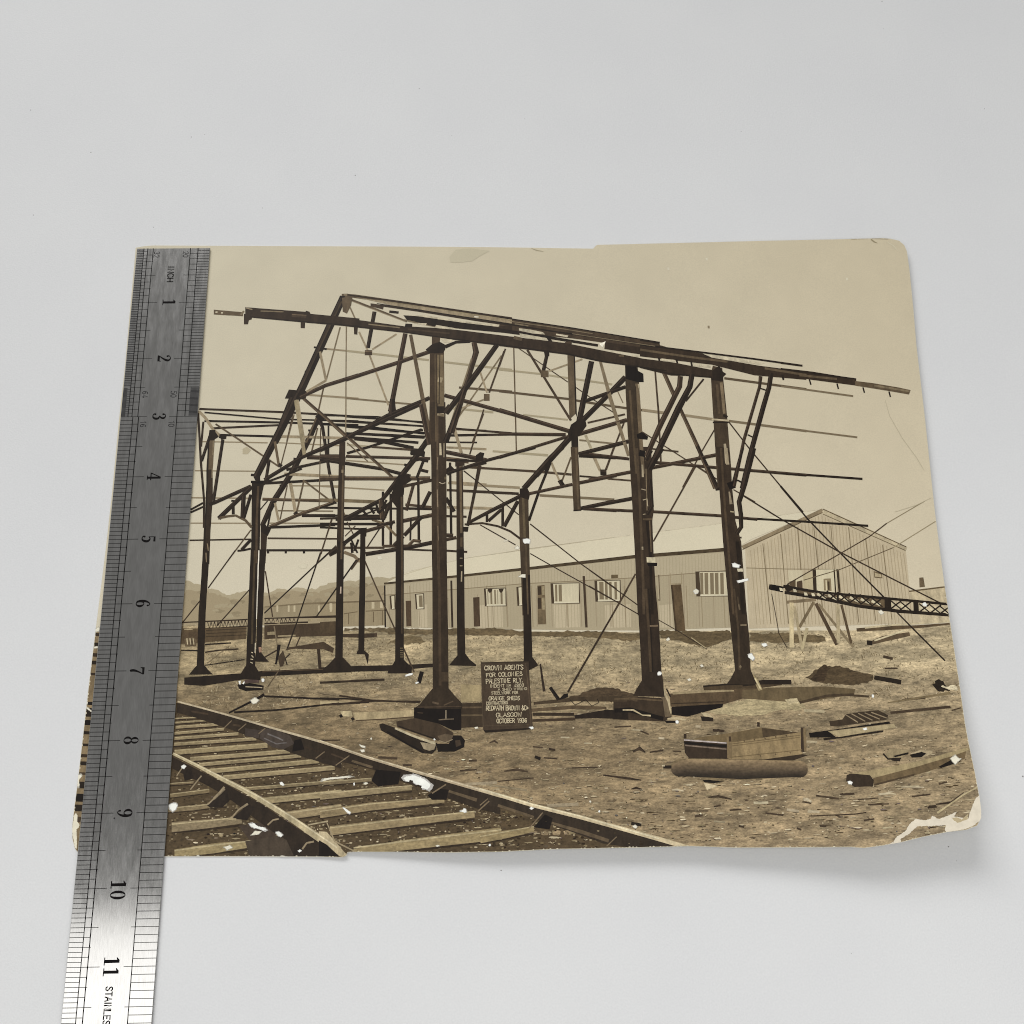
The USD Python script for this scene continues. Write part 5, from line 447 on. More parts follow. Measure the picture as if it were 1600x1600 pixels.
('printed_tie',12,None,'s',[((36,28,20),0,'s',[8958,-4733,56,9666,-4784,56])]),
('printed_tie',12,None,'s',[((36,28,20),0,'s',[8940,-5823,75,9605,-5684,75]),((56,45,35),0.35,'s',[8937,-5806,18,9602,-5667,18])]),
('printed_tie',12,None,'s',[((50,39,28),0,'s',[9000,-5832,56,9636,-5881,56])]),
('printed_tie',12,None,'s',[((50,39,28),0,'s',[8954,-5152,37,9335,-5193,37])]),
('printed_tie',12,None,'s',[((36,28,20),0,'s',[8950,-4689,63,9576,-4518,63]),((56,45,35),0.35,'s',[8947,-4674,15,9573,-4503,15])]),
('printed_tie',12,None,'s',[((36,28,20),0,'s',[9109,-5787,78,9975,-5630,78]),((56,45,35),0.35,'s',[9106,-5769,19,9973,-5613,19])]),
('printed_tie',12,None,'s',[((50,39,28),0,'s',[9107,-5834,60,9962,-5891,60]),((75,60,47),0.35,'s',[9108,-5820,14,9964,-5877,14])]),
('printed_tie',12,None,'s',[((50,39,28),0,'s',[9150,-4692,60,9915,-4805,60]),((75,60,47),0.35,'s',[9152,-4678,14,9918,-4791,14])]),
('printed_tie',12,None,'s',[((50,39,28),0,'s',[9130,-5237,71,9963,-5081,71]),((75,60,47),0.35,'s',[9127,-5221,17,9960,-5065,17])]),
('printed_tie',12,None,'s',[((66,53,39),0,'s',[9493,-5217,37,9954,-5264,37])]),
('printed_tie',12,None,'s',[((50,39,28),0,'s',[10221,-4866,63,11626,-5023,63,13344,-5211,63]),((75,60,47),0.35,'s',[10223,-4851,15,11628,-5008,15,13347,-5197,15])]),
('printed_tie',12,None,'s',[((50,39,28),0,'s',[10355,-5004,75,11625,-4755,75]),((75,60,47),0.35,'s',[10353,-4987,18,11623,-4738,18])]),
('printed_tie',12,None,'s',[((50,39,28),0,'s',[10320,-5910,60,11628,-6018,60,12318,-6108,60]),((75,60,47),0.35,'s',[10322,-5896,14,11630,-6005,14,12320,-6094,14])]),
('printed_tie',12,None,'s',[((36,28,20),0,'s',[12036,-6073,46,13326,-6178,46,14418,-6276,46])]),
('printed_tie',12,None,'s',[((36,28,20),0,'s',[12853,-5159,48,14419,-5310,48])]),
('printed_strut',12,None,'s',[((148,134,107),0,'s',[3427,-3462,67,3597,-4381,67])]),
('printed_strut',12,None,'s',[((141,128,100),0,'s',[3400,-3460,71,3621,-4644,71])]),
('printed_strut',12,None,'s',[((89,75,56),0,'s',[3033,-4351,49,3138,-4879,49])]),
('printed_strut',12,None,'s',[((36,28,20),0,'s',[2941,-4745,60,2901,-5158,60]),((56,45,35),0.35,'s',[2928,-4743,14,2889,-5155,14])]),
('printed_strut',12,None,'s',[((36,28,20),0,'s',[3126,-4835,75,3189,-4879,75]),((56,45,35),0.35,'s',[3118,-4849,18,3180,-4894,18])]),
('printed_strut',12,None,'s',[((89,75,56),0,'s',[3383,-3776,24,3176,-4836,24])]),
('printed_strut',12,None,'s',[((36,28,20),0,'s',[2638,-5288,90,2041,-5937,90]),((56,45,35),0.35,'s',[2624,-5273,22,2027,-5922,22])]),
('printed_strut',12,None,'s',[((89,75,56),0,'s',[2031,-5933,56,2197,-5897,49,2364,-5882,45,2557,-5986,49,2673,-6124,52])]),
('printed_strut',12,None,'s',[((36,28,20),0,'s',[2303,-5686,56,2313,-5856,56])]),
('printed_strut',12,None,'s',[((36,28,20),0,'s',[2489,-5475,86,2495,-5932,86]),((56,45,35),0.35,'s',[2471,-5474,21,2477,-5931,21])]),
('printed_strut',12,None,'s',[((36,28,20),0,'s',[2627,-5455,63,2515,-5943,63]),((56,45,35),0.35,'s',[2614,-5451,15,2502,-5939,15])]),
('printed_strut',12,None,'s',[((36,28,20),0,'s',[2257,-5579,37,2377,-5591,37])]),
('printed_strut',12,None,'s',[((144,129,103),0,'s',[3841,-2398,49,3983,-3035,49])]),
('printed_strut',12,None,'s',[((144,129,103),0,'s',[3983,-3040,49,3605,-3287,49])]),
('printed_strut',12,None,'s',[((36,28,20),0,'s',[4915,-1499,82,4800,-2326,75]),((56,45,35),0.35,'s',[4897,-1495,20,4784,-2323,18])]),
('printed_strut',12,None,'s',[((66,53,39),0,'s',[4740,-2431,112,4886,-2432,112]),((101,84,64),0.35,'s',[4740,-2403,27,4886,-2404,27])]),
('printed_strut',12,None,'s',[((50,39,28),0,'s',[5547,-2005,93,5271,-3732,97]),((75,60,47),0.35,'s',[5527,-2000,22,5250,-3727,23])]),
('printed_strut',12,None,'s',[((89,75,56),0,'s',[5653,-2034,67,6031,-4166,90])]),
('printed_strut',12,None,'s',[((36,28,20),0,'s',[5308,-3461,93,5313,-3800,161]),((56,45,35),0.35,'s',[5288,-3460,22,5278,-3799,39])]),
('printed_strut',12,None,'s',[((36,28,20),0,'s',[9282,-2677,108,8941,-4197,116]),((56,45,35),0.35,'s',[9258,-2671,26,8917,-4191,28])]),
('printed_strut',12,None,'s',[((117,103,80),0,'s',[9457,-2680,56,9625,-3510,78,9925,-4744,63])]),
('printed_strut',12,None,'s',[((36,28,20),0,'s',[8406,-2454,71,8312,-2871,75]),((56,45,35),0.35,'s',[8390,-2450,17,8295,-2867,18])]),
('printed_strut',12,None,'s',[((89,75,56),0,'s',[8258,-2940,149,8414,-2942,149])]),
('printed_strut',12,None,'s',[((66,53,39),0,'s',[10720,-2963,82,10893,-3471,82]),((101,84,64),0.35,'s',[10703,-2971,20,10876,-3479,20])]),
('printed_strut',12,None,'s',[((66,53,39),0,'s',[10998,-3768,71,11291,-4599,82,11564,-5455,86]),((101,84,64),0.35,'s',[10983,-3774,17,11274,-4607,20,11547,-5463,21])]),
('printed_strut',12,None,'s',[((36,28,20),0,'s',[11269,-4556,75,11610,-5458,82]),((56,45,35),0.35,'s',[11254,-4564,18,11593,-5466,20])]),
('printed_strut',12,None,'s',[((36,28,20),0,'s',[11560,-5457,93,11691,-5438,93]),((56,45,35),0.35,'s',[11558,-5435,22,11690,-5416,22])]),
('printed_strut',12,None,'s',[((36,28,20),0,'s',[7154,-5922,49,7152,-6074,49])]),
('printed_strut',12,None,'s',[((36,28,20),0,'s',[7434,-5819,63,7178,-6053,63]),((56,45,35),0.35,'s',[7425,-5808,15,7170,-6042,15])]),
('printed_strut',12,None,'s',[((36,28,20),0,'s',[7455,-5755,52,7449,-6168,52])]),
('printed_strut',12,None,'s',[((36,28,20),0,'s',[7750,-5652,75,7479,-6169,75]),((56,45,35),0.35,'s',[7736,-5644,18,7465,-6161,18])]),
('printed_strut',12,None,'s',[((36,28,20),0,'s',[8562,-5233,86,8631,-5353,86]),((56,45,35),0.35,'s',[8547,-5244,21,8615,-5363,21])]),
('printed_strut',12,None,'s',[((36,28,20),0,'s',[9357,-5082,123,9478,-5084,123]),((56,45,35),0.35,'s',[9358,-5054,30,9479,-5056,30])]),
('printed_arch_brace',12,None,'s',[((50,39,28),0,'s',[6725,-6117,41,7063,-6094,41,7360,-6161,41,7596,-6269,41,7801,-6435,41])]),
('printed_rod',11,None,'s',[((117,103,80),0,'s',[4356,-1851,22,4378,-3017,22,4410,-4280,22])]),
('printed_rod',11,None,'s',[((117,103,80),0,'s',[4230,-1849,28,3987,-3040,28])]),
('printed_rod',11,None,'s',[((89,75,56),0,'s',[3949,-3149,30,3848,-3760,30,3647,-4382,30])]),
('printed_rod',11,None,'s',[((117,103,80),0,'s',[4417,-1398,30,4529,-1662,30])]),
('printed_rod',11,None,'s',[((66,53,39),0,'s',[3366,-3710,19,3262,-4355,19])]),
('printed_rod',11,None,'s',[((89,75,56),0,'s',[1884,-3984,26,2412,-4350,26])]),
('printed_rod',11,None,'s',[((144,129,103),0,'s',[4614,-1960,37,4813,-2420,37,5232,-3596,37])]),
('printed_rod',11,None,'s',[((144,129,103),0,'s',[4885,-2362,37,5370,-2017,37])]),
('printed_rod',11,None,'s',[((117,103,80),0,'s',[7481,-2523,30,6592,-3904,30])]),
('printed_rod',11,None,'s',[((66,53,39),0,'s',[7535,-2425,37,7222,-3346,37])]),
('printed_rod',11,None,'s',[((66,53,39),0,'s',[7105,-3797,37,6886,-4420,37])]),
('printed_rod',11,None,'s',[((144,129,103),0,'s',[7041,-2862,37,7181,-3345,37])]),
('printed_rod',11,None,'s',[((144,129,103),0,'s',[7149,-3481,34,6644,-3691,34])]),
('printed_rod',11,None,'s',[((89,75,56),0,'s',[7118,-3447,149,7231,-3448,149])]),
('printed_rod',11,None,'s',[((117,103,80),0,'s',[4351,-1827,19,4404,-3857,19])]),
('printed_rod',11,None,'s',[((89,75,56),0,'s',[7728,-2352,26,7740,-4613,26])]),
('printed_rod',11,None,'s',[((66,53,39),0,'s',[7812,-2353,21,8792,-3131,21])]),
('printed_rod',11,None,'s',[((66,53,39),0,'s',[8943,-3248,21,9274,-3516,21,9703,-3833,21])]),
('printed_rod',11,None,'s',[((66,53,39),0,'s',[7999,-2402,49,8318,-3010,49,8826,-3972,49])]),
('printed_rod',11,None,'s',[((144,129,103),0,'s',[8426,-2884,37,9100,-2627,37])]),
('printed_rod',11,None,'s',[((162,150,122),0,'s',[9101,-4289,52,9356,-5041,52])]),
('printed_rod',11,None,'s',[((66,53,39),0,'s',[9868,-4033,34,9457,-5043,34])]),
('printed_rod',11,None,'s',[((117,103,80),0,'s',[8800,-4748,28,8667,-5118,28])]),
('printed_rod',11,None,'s',[((144,129,103),0,'s',[8394,-4786,34,8486,-5115,34])]),
('printed_rod',11,None,'s',[((36,28,20),0,'s',[8351,-4873,49,8285,-5090,49])]),
('printed_rod',11,None,'s',[((66,53,39),0,'s',[10544,-2930,34,10557,-3798,34,10547,-4865,34])]),
('printed_rod',11,None,'s',[((117,103,80),0,'s',[9776,-3353,22,9868,-3605,22])]),
('printed_rod',11,None,'s',[((66,53,39),0,'s',[7430,-2768,34,7561,-2373,34])]),
('printed_rod',11,None,'s',[((66,53,39),0,'s',[7400,-4981,41,8607,-5099,41])]),
('printed_rod',11,None,'s',[((50,39,28),0,'s',[11500,-3111,37,11112,-3593,37])]),
('printed_rod',11,None,'s',[((50,39,28),0,'s',[11922,-4044,26,12284,-4629,26,12843,-5457,26])]),
('printed_rod',11,None,'s',[((66,53,39),0,'s',[11656,-4184,26,11346,-4689,26,10934,-5422,26])]),
('printed_rod',11,None,'s',[((66,53,39),0,'s',[10213,-4236,24,11032,-4841,24])]),
('printed_rod',11,None,'s',[((66,53,39),0,'s',[11264,-4998,24,11608,-5266,24])]),
('printed_rod',11,None,'s',[((66,53,39),0,'s',[10544,-2891,32,10562,-3850,32,10543,-4893,32])]),
('printed_rod',11,None,'s',[((36,28,20),0,'s',[12829,-5423,24,13208,-5971,24])]),
('printed_rod',11,None,'s',[((50,39,28),0,'s',[6720,-5014,21,7761,-5933,21])]),
('printed_rod',11,None,'s',[((50,39,28),0,'s',[7976,-6123,24,8920,-6942,24,9565,-7444,24])]),
('printed_rod',11,None,'s',[((50,39,28),0,'s',[7023,-6131,21,7690,-6543,21])]),
('printed_rod',11,None,'s',[((50,39,28),0,'s',[7963,-6719,22,8388,-6984,22,9554,-7695,22])]),
('printed_rod',11,None,'s',[((144,129,103),0,'s',[8399,-4806,37,8577,-5287,37])]),
('printed_rod',11,None,'s',[((89,75,56),0,'s',[8799,-4761,32,8608,-5255,32])]),
('printed_rod',11,None,'s',[((66,53,39),0,'s',[11209,-4995,32,10703,-5848,32,10307,-6517,32])]),
('printed_rod',11,None,'s',[((66,53,39),0,'s',[9938,-7152,34,9473,-7936,34])]),
('printed_rod',11,None,'s',[((50,39,28),0,'s',[9061,-7056,22,9946,-7763,22])]),
('printed_rod',11,None,'s',[((50,39,28),0,'s',[9049,-7373,22,9938,-7933,22])]),
('printed_rod',11,None,'s',[((66,53,39),0,'s',[10698,-4590,22,11412,-5129,22,11614,-5263,22])]),
('printed_rod',11,None,'s',[((66,53,39),0,'s',[11909,-5485,24,12308,-5750,24])]),
('printed_rod',11,None,'s',[((144,129,103),0,'s',[9249,-4764,56,9359,-5050,56])]),
('printed_rod',11,None,'s',[((66,53,39),0,'s',[9642,-4572,41,9470,-5030,41])]),
('printed_rod',11,None,'s',[((36,28,20),0,'s',[12822,-5436,32,13280,-6116,32,13782,-6759,32,14537,-7706,32])]),
('printed_rod',11,None,'s',[((36,28,20),0,'s',[14727,-7990,29,15486,-8954,29])]),
('printed_rod',11,None,'s',[((50,39,28),0,'s',[12073,-5604,29,12810,-6135,29,13781,-6772,29,15568,-7843,29])]),
('printed_rod',11,None,'s',[((66,53,39),0,'s',[12768,-7414,22,14405,-6502,22,14774,-6233,22])]),
('printed_rod',11,None,'s',[((89,75,56),0,'s',[13081,-7340,17,13791,-7140,17,14842,-6725,17])]),
('printed_rod',11,None,'s',[((50,39,28),0,'s',[12459,-7594,15,12491,-7939,15,12523,-8359,15,12651,-8647,15])]),
('printed_rod',11,None,'s',[((50,39,28),0,'s',[10320,-8058,17,10645,-8263,17,11178,-8630,17])]),
('printed_rod',11,None,'s',[((163,149,116),0,'s',[10905,-8407,15,11160,-8610,15])]),
('printed_post',13,None,'s',[((89,75,56),0,'p',[8801,-2506,8940,-2555,8934,-3816,8796,-3949]),((36,28,20),0.2,'p',[8927,-2555,8952,-2555,8947,-3906,8918,-3816]),((36,28,20),0,'p',[8819,-4173,8952,-4175,8945,-5122,8812,-5120]),((69,56,40),0,'p',[8803,-4537,8945,-4539,8955,-5861,8814,-5876]),((87,73,54),0.3,'s',[8904,-4560,37,8909,-5839,37]),((36,28,20),0.3,'s',[8809,-5863,26,8959,-5857,26])]),
('printed_joint_plate',14,None,'s',[((36,28,20),0,'p',[8823,-4061,9033,-3908,9113,-3976,9129,-4088,8978,-4309,8793,-4373,8755,-4261])]),
('printed_far_roof_rafter',12,None,'s',[((89,75,56),0,'s',[4320,-1169,45,4960,-1452,41,5576,-1735,41]),((117,103,80),0.1,'s',[5512,-1696,37,6165,-1857,37]),((144,129,103),0.3,'s',[4449,-1254,13,5555,-1744,13])]),
('printed_roof_purlins',13,None,'s',[((89,75,56),0,'p',[4338,-1084,4508,-1098,5592,-1285,6650,-1481,7705,-1659,7703,-1771,6439,-1515,5593,-1367,4447,-1170]),((144,129,103),0.1,'p',[4531,-1164,5593,-1362,6650,-1546,7703,-1738,7702,-1814,6439,-1582,5382,-1389]),((50,39,28),0.3,'s',[4360,-1109,30,5592,-1309,41,7704,-1686,45]),((147,133,104),0.31,'s',[4956,-1235,9,6227,-1465,17,7704,-1724,19]),((36,28,20),0.32,'s',[4958,-1312,15,6228,-1551,26,7702,-1819,30]),((50,39,28),0.3,'s',[5022,-1356,41,5805,-1484,56,6966,-1711,52,7702,-1833,60]),((66,53,39),0.2,'p',[4831,-1306,5106,-1357,5087,-1453,4832,-1378]),((186,175,149),0.2,'p',[5511,-1596,5933,-1593,6649,-1732,7449,-1823,7427,-1878,6649,-1803,5807,-1699]),((36,28,20),0.4,'p',[5500,-1589,5806,-1616,6228,-1692,6755,-1780,7700,-1914,7698,-2032,6649,-1910,6123,-1845,5575,-1697]),((186,175,149),0.5,'p',[6165,-1817,6607,-1909,6355,-1919,6145,-1881]),((186,175,149),0.5,'p',[5681,-1769,5976,-1777,5955,-1824,5808,-1794]),((36,28,20),0.4,'s',[5214,-1502,56,5405,-1528,56]),((36,28,20),0.5,'s',[5997,-1784,75,6144,-1817,75]),((226,220,200),0.5,'s',[6934,-1639,19,7029,-1645,19]),((50,39,28),0.5,'p',[7449,-1859,7702,-1838,7700,-1956,7385,-1894]),((66,53,39),0,'p',[7445,-1639,8496,-1830,10665,-2268,10671,-2338,10784,-2376,10779,-2469,8907,-2156,7441,-1972]),((36,28,20),0.3,'s',[7445,-1658,28,8915,-1919,28,10665,-2275,28]),((117,103,80),0.3,'s',[7655,-1749,19,8495,-1890,19,9331,-2056,19]),((36,28,20),0.3,'s',[7443,-1782,34,8492,-1985,34,9537,-2166,34,10783,-2404,34]),((117,103,80),0.4,'s',[7759,-1809,26,8032,-1860,26]),((117,103,80),0.3,'s',[8911,-2050,15,10576,-2360,15]),((186,175,149),0.4,'p',[7841,-1910,8072,-1944,8323,-2006,8364,-2059,8133,-2039,7840,-1964]),((186,175,149),0.4,'p',[8595,-2045,8836,-2089,8813,-2131,8584,-2076]),((36,28,20),0.5,'s',[7441,-1953,86,8446,-2130,67,9425,-2324,56]),((186,175,149),0.5,'p',[7850,-2028,8408,-2144,8402,-2208,7859,-2099]),((186,175,149),0.5,'p',[8487,-2173,8737,-2224,8746,-2276,8506,-2221]),((186,175,149),0.5,'p',[8934,-2293,9110,-2342,9338,-2409,8943,-2333]),((36,28,20),0.6,'s',[8425,-2125,67,8485,-2244,67]),((66,53,39),0.6,'s',[8821,-2225,131,8840,-2296,131])]),
('printed_roof_beam',13,None,'s',[((50,39,28),0,'p',[9575,-2249,10779,-2469,10769,-2632,9548,-2406]),((226,220,200),0.4,'p',[9448,-2287,9588,-2232,9511,-2372]),((186,175,149),0.4,'p',[9671,-2454,9868,-2490,9855,-2542,9690,-2497]),((186,175,149),0.4,'p',[10106,-2551,10251,-2565,10239,-2600,10103,-2593]),((50,39,28),0,'p',[10271,-2327,11514,-2541,11695,-2638,12638,-2838,13560,-2989,13543,-3169,12517,-3048,11684,-2796,10258,-2584]),((36,28,20),0.2,'s',[10277,-2214,48,10672,-2287,48]),((66,53,39),0.2,'s',[10274,-2268,22,10670,-2322,22]),((89,75,56),0.3,'s',[10266,-2432,48,10887,-2548,48,11506,-2658,48,12001,-2733,48]),((89,75,56),0.3,'s',[12737,-2897,48,13553,-3063,48]),((50,39,28),0,'p',[13057,-2895,13672,-2987,14536,-3160,14519,-3313,13654,-3171,13045,-3035]),((89,75,56),0.3,'s',[13416,-3063,48,14152,-3162,48]),((36,28,20),0.3,'s',[13055,-2918,34,14535,-3169,33]),((89,75,56),0.1,'p',[14510,-3210,14846,-3262,15352,-3367,15588,-3430,15543,-3525,15075,-3426,14499,-3313]),((117,103,80),0.3,'s',[14881,-3320,41,15568,-3457,41]),((36,28,20),0.2,'s',[13065,-3045,30,13083,-3165,30]),((36,28,20),0.2,'s',[13603,-3159,30,13621,-3278,30]),((36,28,20),0.2,'s',[14142,-3261,30,14158,-3380,30]),((36,28,20),0.2,'s',[14649,-3354,30,14665,-3474,30]),((36,28,20),0.2,'s',[15155,-3455,30,15169,-3573,30]),((36,28,20),0.4,'s',[10985,-2655,37,10999,-2767,37]),((36,28,20),0.4,'s',[11273,-2707,37,11287,-2819,37]),((36,28,20),0.4,'s',[13078,-3043,37,13088,-3153,37]),((36,28,20),0.4,'s',[10632,-2614,37,10647,-2726,37])]),
('printed_long_purlin',13,None,'s',[((36,28,20),0,'s',[10272,-2322,37,11516,-2518,41,12547,-2685,41,13494,-2854,45]),((36,28,20),0,'s',[13067,-2786,37,13493,-2859,37]),((186,175,149),-0.5,'p',[11586,-2562,11926,-2615,12747,-2782,12641,-2810,11715,-2653]),((186,175,149),0.6,'p',[10683,-2638,10962,-2678,10960,-2713,10680,-2685]),((186,175,149),0.6,'p',[11312,-2754,11661,-2819,11658,-2865,11318,-2812])]),
('printed_gutter_beam',15,None,'s',[((89,75,56),0,'p',[1660,-1423,2252,-1486,2257,-1577,1667,-1533]),((186,175,149),0.3,'s',[1695,-1478,34,1737,-1483,34]),((186,175,149),0.3,'s',[1811,-1494,30,1849,-1499,30]),((117,103,80),0.3,'s',[2213,-1543,41,2271,-1460,41]),((50,39,28),0,'p',[2292,-1372,3514,-1490,3534,-1466,3598,-1490,3621,-1538,4613,-1654,4618,-1858,3545,-1742,2406,-1612,2303,-1573]),((117,103,80),0.3,'s',[2608,-1464,26,3072,-1485,26]),((66,53,39),0.3,'s',[3244,-1566,75,3539,-1593,75]),((36,28,20),0.4,'s',[2405,-1593,26,3544,-1719,26,4618,-1834,26]),((144,129,103),0.4,'s',[2310,-1391,22,2438,-1426,22]),((50,39,28),0.2,'p',[2275,-1525,2444,-1546,2439,-1653,2384,-1669,2368,-1764,2288,-1763]),((50,39,28),0.2,'p',[3428,-1699,3518,-1711,3518,-1865,3434,-1860]),((50,39,28),0.2,'p',[4509,-1840,4580,-1853,4580,-2023,4517,-2013]),((50,39,28),0,'p',[4333,-1646,5535,-1844,6082,-1880,6670,-1946,7718,-2103,7714,-2343,6857,-2219,6229,-2111,5558,-1996,4338,-1831]),((117,103,80),0.3,'s',[4799,-1789,26,5430,-1874,26]),((36,28,20),0.4,'s',[4338,-1808,26,5558,-1977,26,6229,-2092,26,6858,-2193,26,7714,-2320,26]),((50,39,28),0.2,'p',[4507,-1852,4587,-1865,4578,-2023,4515,-2013]),((66,53,39),0.3,'s',[5599,-1911,37,6439,-2014,37]),((36,28,20),0.3,'p',[5545,-1780,5682,-1793,5682,-1864,5535,-1858]),((186,175,149),-0.4,'p',[6240,-2106,6502,-2123,6481,-2203,6334,-2225]),((50,39,28),0,'p',[7439,-2062,8778,-2260,9422,-2418,10042,-2568,10783,-2749,10772,-2943,10072,-2801,9514,-2708,8790,-2525,7436,-2311]),((36,28,20),0.3,'s',[7436,-2283,30,8791,-2502,30,9515,-2685,30,10773,-2916,30]),((89,75,56),0.2,'s',[7732,-2117,75,7899,-2166,75]),((89,75,56),0.2,'s',[9834,-2558,41,9937,-2571,41]),((36,28,20),0.2,'p',[8438,-2443,8439,-2548,8351,-2570,8333,-2453]),((50,39,28),0,'p',[10256,-2626,10917,-2731,11676,-2912,11683,-3097,11396,-3045,10858,-3024,10245,-2844]),((36,28,20),0.3,'s',[10246,-2821,30,10860,-2989,30,11664,-3078,30]),((101,84,64),0.6499999999999999,'s',[3244,-1547,18,3539,-1574,18])]),
('printed_near_column',14,None,'s',[((63,50,36),0,'p',[6042,-2316,6324,-2342,6336,-3495,6358,-4414,6033,-4410,6047,-3264]),((107,92,68),0.2,'p',[6189,-2493,6314,-2494,6332,-3267,6326,-3631,6193,-3629]),((57,46,32),0.3,'s',[6243,-2482,19,6233,-3584,19]),((83,69,50),0.3,'s',[6147,-2481,26,6171,-4389,26]),((147,132,104),0.25,'s',[6207,-3037,112,6294,-3061,112]),((36,28,20),0.4,'p',[5959,-2373,6083,-2258,6240,-2201,6345,-2267,6351,-2378,6303,-2459,6022,-2456]),((66,53,39),0.2,'p',[6083,-2081,6250,-2107,6240,-2224,6083,-2269]),((36,28,20),0.3,'s',[6345,-2319,82,6564,-2216,63,6857,-2207,49]),((36,28,20),0.4,'s',[6213,-3697,131,6347,-3744,131]),((117,103,80),0.45,'s',[6214,-3810,56,6336,-3834,56]),((54,43,31),0,'p',[6056,-3539,6354,-3542,6376,-4899,6388,-7037,6110,-7034,6084,-4896]),((75,61,45),0.2,'s',[6200,-3563,37,6200,-4678,37,6221,-7015,37]),((173,160,132),0.4,'s',[6254,-4425,37,6265,-4679,49]),((148,134,108),0.4,'s',[6329,-4426,19,6329,-4723,19]),((121,105,83),0.4,'s',[6208,-4722,19,6197,-4984,19]),((126,110,88),0.4,'s',[6202,-5395,19,6211,-5759,19]),((112,96,76),0.4,'s',[6213,-6141,19,6229,-6435,19]),((180,166,140),0.5,'s',[6236,-5245,15,6296,-5278,15,6356,-5257,15]),((89,76,55),0.4,'s',[6336,-5159,56,6376,-5160,56]),((180,164,134),0.4,'s',[6201,-3811,41,6324,-3802,41]),((36,28,20),0.42,'p',[6190,-3631,6324,-3632,6324,-3779,6191,-3778]),((49,39,28),0,'p',[6108,-6611,6383,-6614,6408,-8060,6420,-9283,6522,-9410,6663,-9565,6668,-9660,5797,-9647,5900,-9573,6031,-9403,6134,-9279]),((66,53,39),0.2,'s',[6230,-6633,49,6254,-8058,49,6266,-9233,49]),((68,55,40),0.3,'p',[6294,-8982,6408,-8984,6416,-9158,6275,-9156]),((85,71,55),0.4,'s',[6126,-9538,34,6239,-9568,34]),((79,65,49),0.4,'s',[6333,-9598,22,6503,-9524,22]),((73,59,45),0.4,'s',[5844,-9625,15,6653,-9622,15])]),
('printed_column_block',14,None,'s',[((23,17,12),0,'p',[5796,-9628,6651,-9631,6650,-10050,6505,-10058,6243,-9932,5798,-9823]),((117,105,87),0.3,'s',[6372,-9684,26,6372,-9842,26]),((99,86,69),0.3,'s',[6243,-9860,22,6516,-9850,22]),((57,46,34),0.3,'s',[5858,-9722,20,5959,-9735,20]),((56,45,32),0.3,'s',[5979,-9641,20,6647,-9651,20])]),
('printed_near_column',14,None,'s',[((57,46,33),0,'p',[9948,-2781,10198,-2785,10208,-3200,10204,-4462,10229,-5143,9953,-5138,9930,-4235,9932,-3333]),((102,87,66),0.2,'s',[10167,-3188,75,10177,-3791,78,10181,-4506,71,10189,-5121,56]),((52,41,29),0.3,'s',[10133,-3245,19,10126,-4194,19]),((81,67,49),0.2,'s',[10015,-3334,41,10036,-4349,41,10058,-5118,41]),((23,17,12),0.3,'p',[9959,-2781,10138,-2737,10192,-2901,10303,-2972,10303,-3156,10179,-3154,9944,-3081]),((23,17,12),0.3,'p',[10100,-4294,10205,-4240,10326,-4342,10308,-4409,10116,-4383]),((23,17,12),0.3,'s',[10131,-4682,131,10322,-4729,131]),((161,147,120),0.4,'s',[10197,-3200,30,10203,-3292,30]),((144,129,103),0.5,'s',[10132,-2691,30,10142,-2749,30]),((52,41,30),0,'p',[9938,-4555,10374,-4562,10361,-5240,10352,-5885,10310,-6096,10299,-6829,10303,-7970,9936,-7963,9945,-6823,9944,-5664]),((71,58,43),0.2,'s',[10089,-4579,48,10094,-5667,48,10076,-7134,48,10053,-7945,48]),((35,27,19),0.25,'s',[10211,-6094,56,10236,-6724,56,10208,-7948,56]),((94,79,60),0.3,'s',[10260,-6095,22,10256,-6724,22]),((161,147,120),0.4,'s',[10182,-4933,30,10179,-5194,41]),((135,121,95),0.4,'s',[10258,-4649,19,10254,-4846,19]),((161,147,120),0.4,'s',[10154,-5668,22,10235,-5648,22,10237,-5797,22]),((148,134,110),0.4,'s',[10135,-5442,19,10224,-5465,19]),((112,97,75),0.35,'s',[10248,-5021,19,10222,-5882,19]),((148,134,110),0.4,'s',[10094,-6617,30,10096,-6680,30]),((148,134,108),0.4,'s',[10138,-5966,19,10188,-5956,19]),((190,179,149),0.5,'p',[10162,-6826,10319,-6833,10322,-6943,10162,-6930]),((23,17,12),0.5,'p',[10165,-6940,10358,-6943,10348,-7005,10182,-7002]),((85,70,51),0.4,'s',[10133,-6061,37,10312,-6064,37]),((47,37,27),0,'p',[9948,-7426,10299,-7432,10324,-8158,10314,-9004,10338,-9237,10341,-9507,9775,-9477,9848,-9344,9951,-9192,9952,-8449]),((68,55,40),0.2,'s',[10111,-7449,45,10126,-8254,45,10121,-9040,45]),((103,87,68),0.4,'s',[10149,-8171,34,10304,-8168,34]),((33,26,19),0.3,'s',[10169,-7450,26,10159,-9040,26])]),
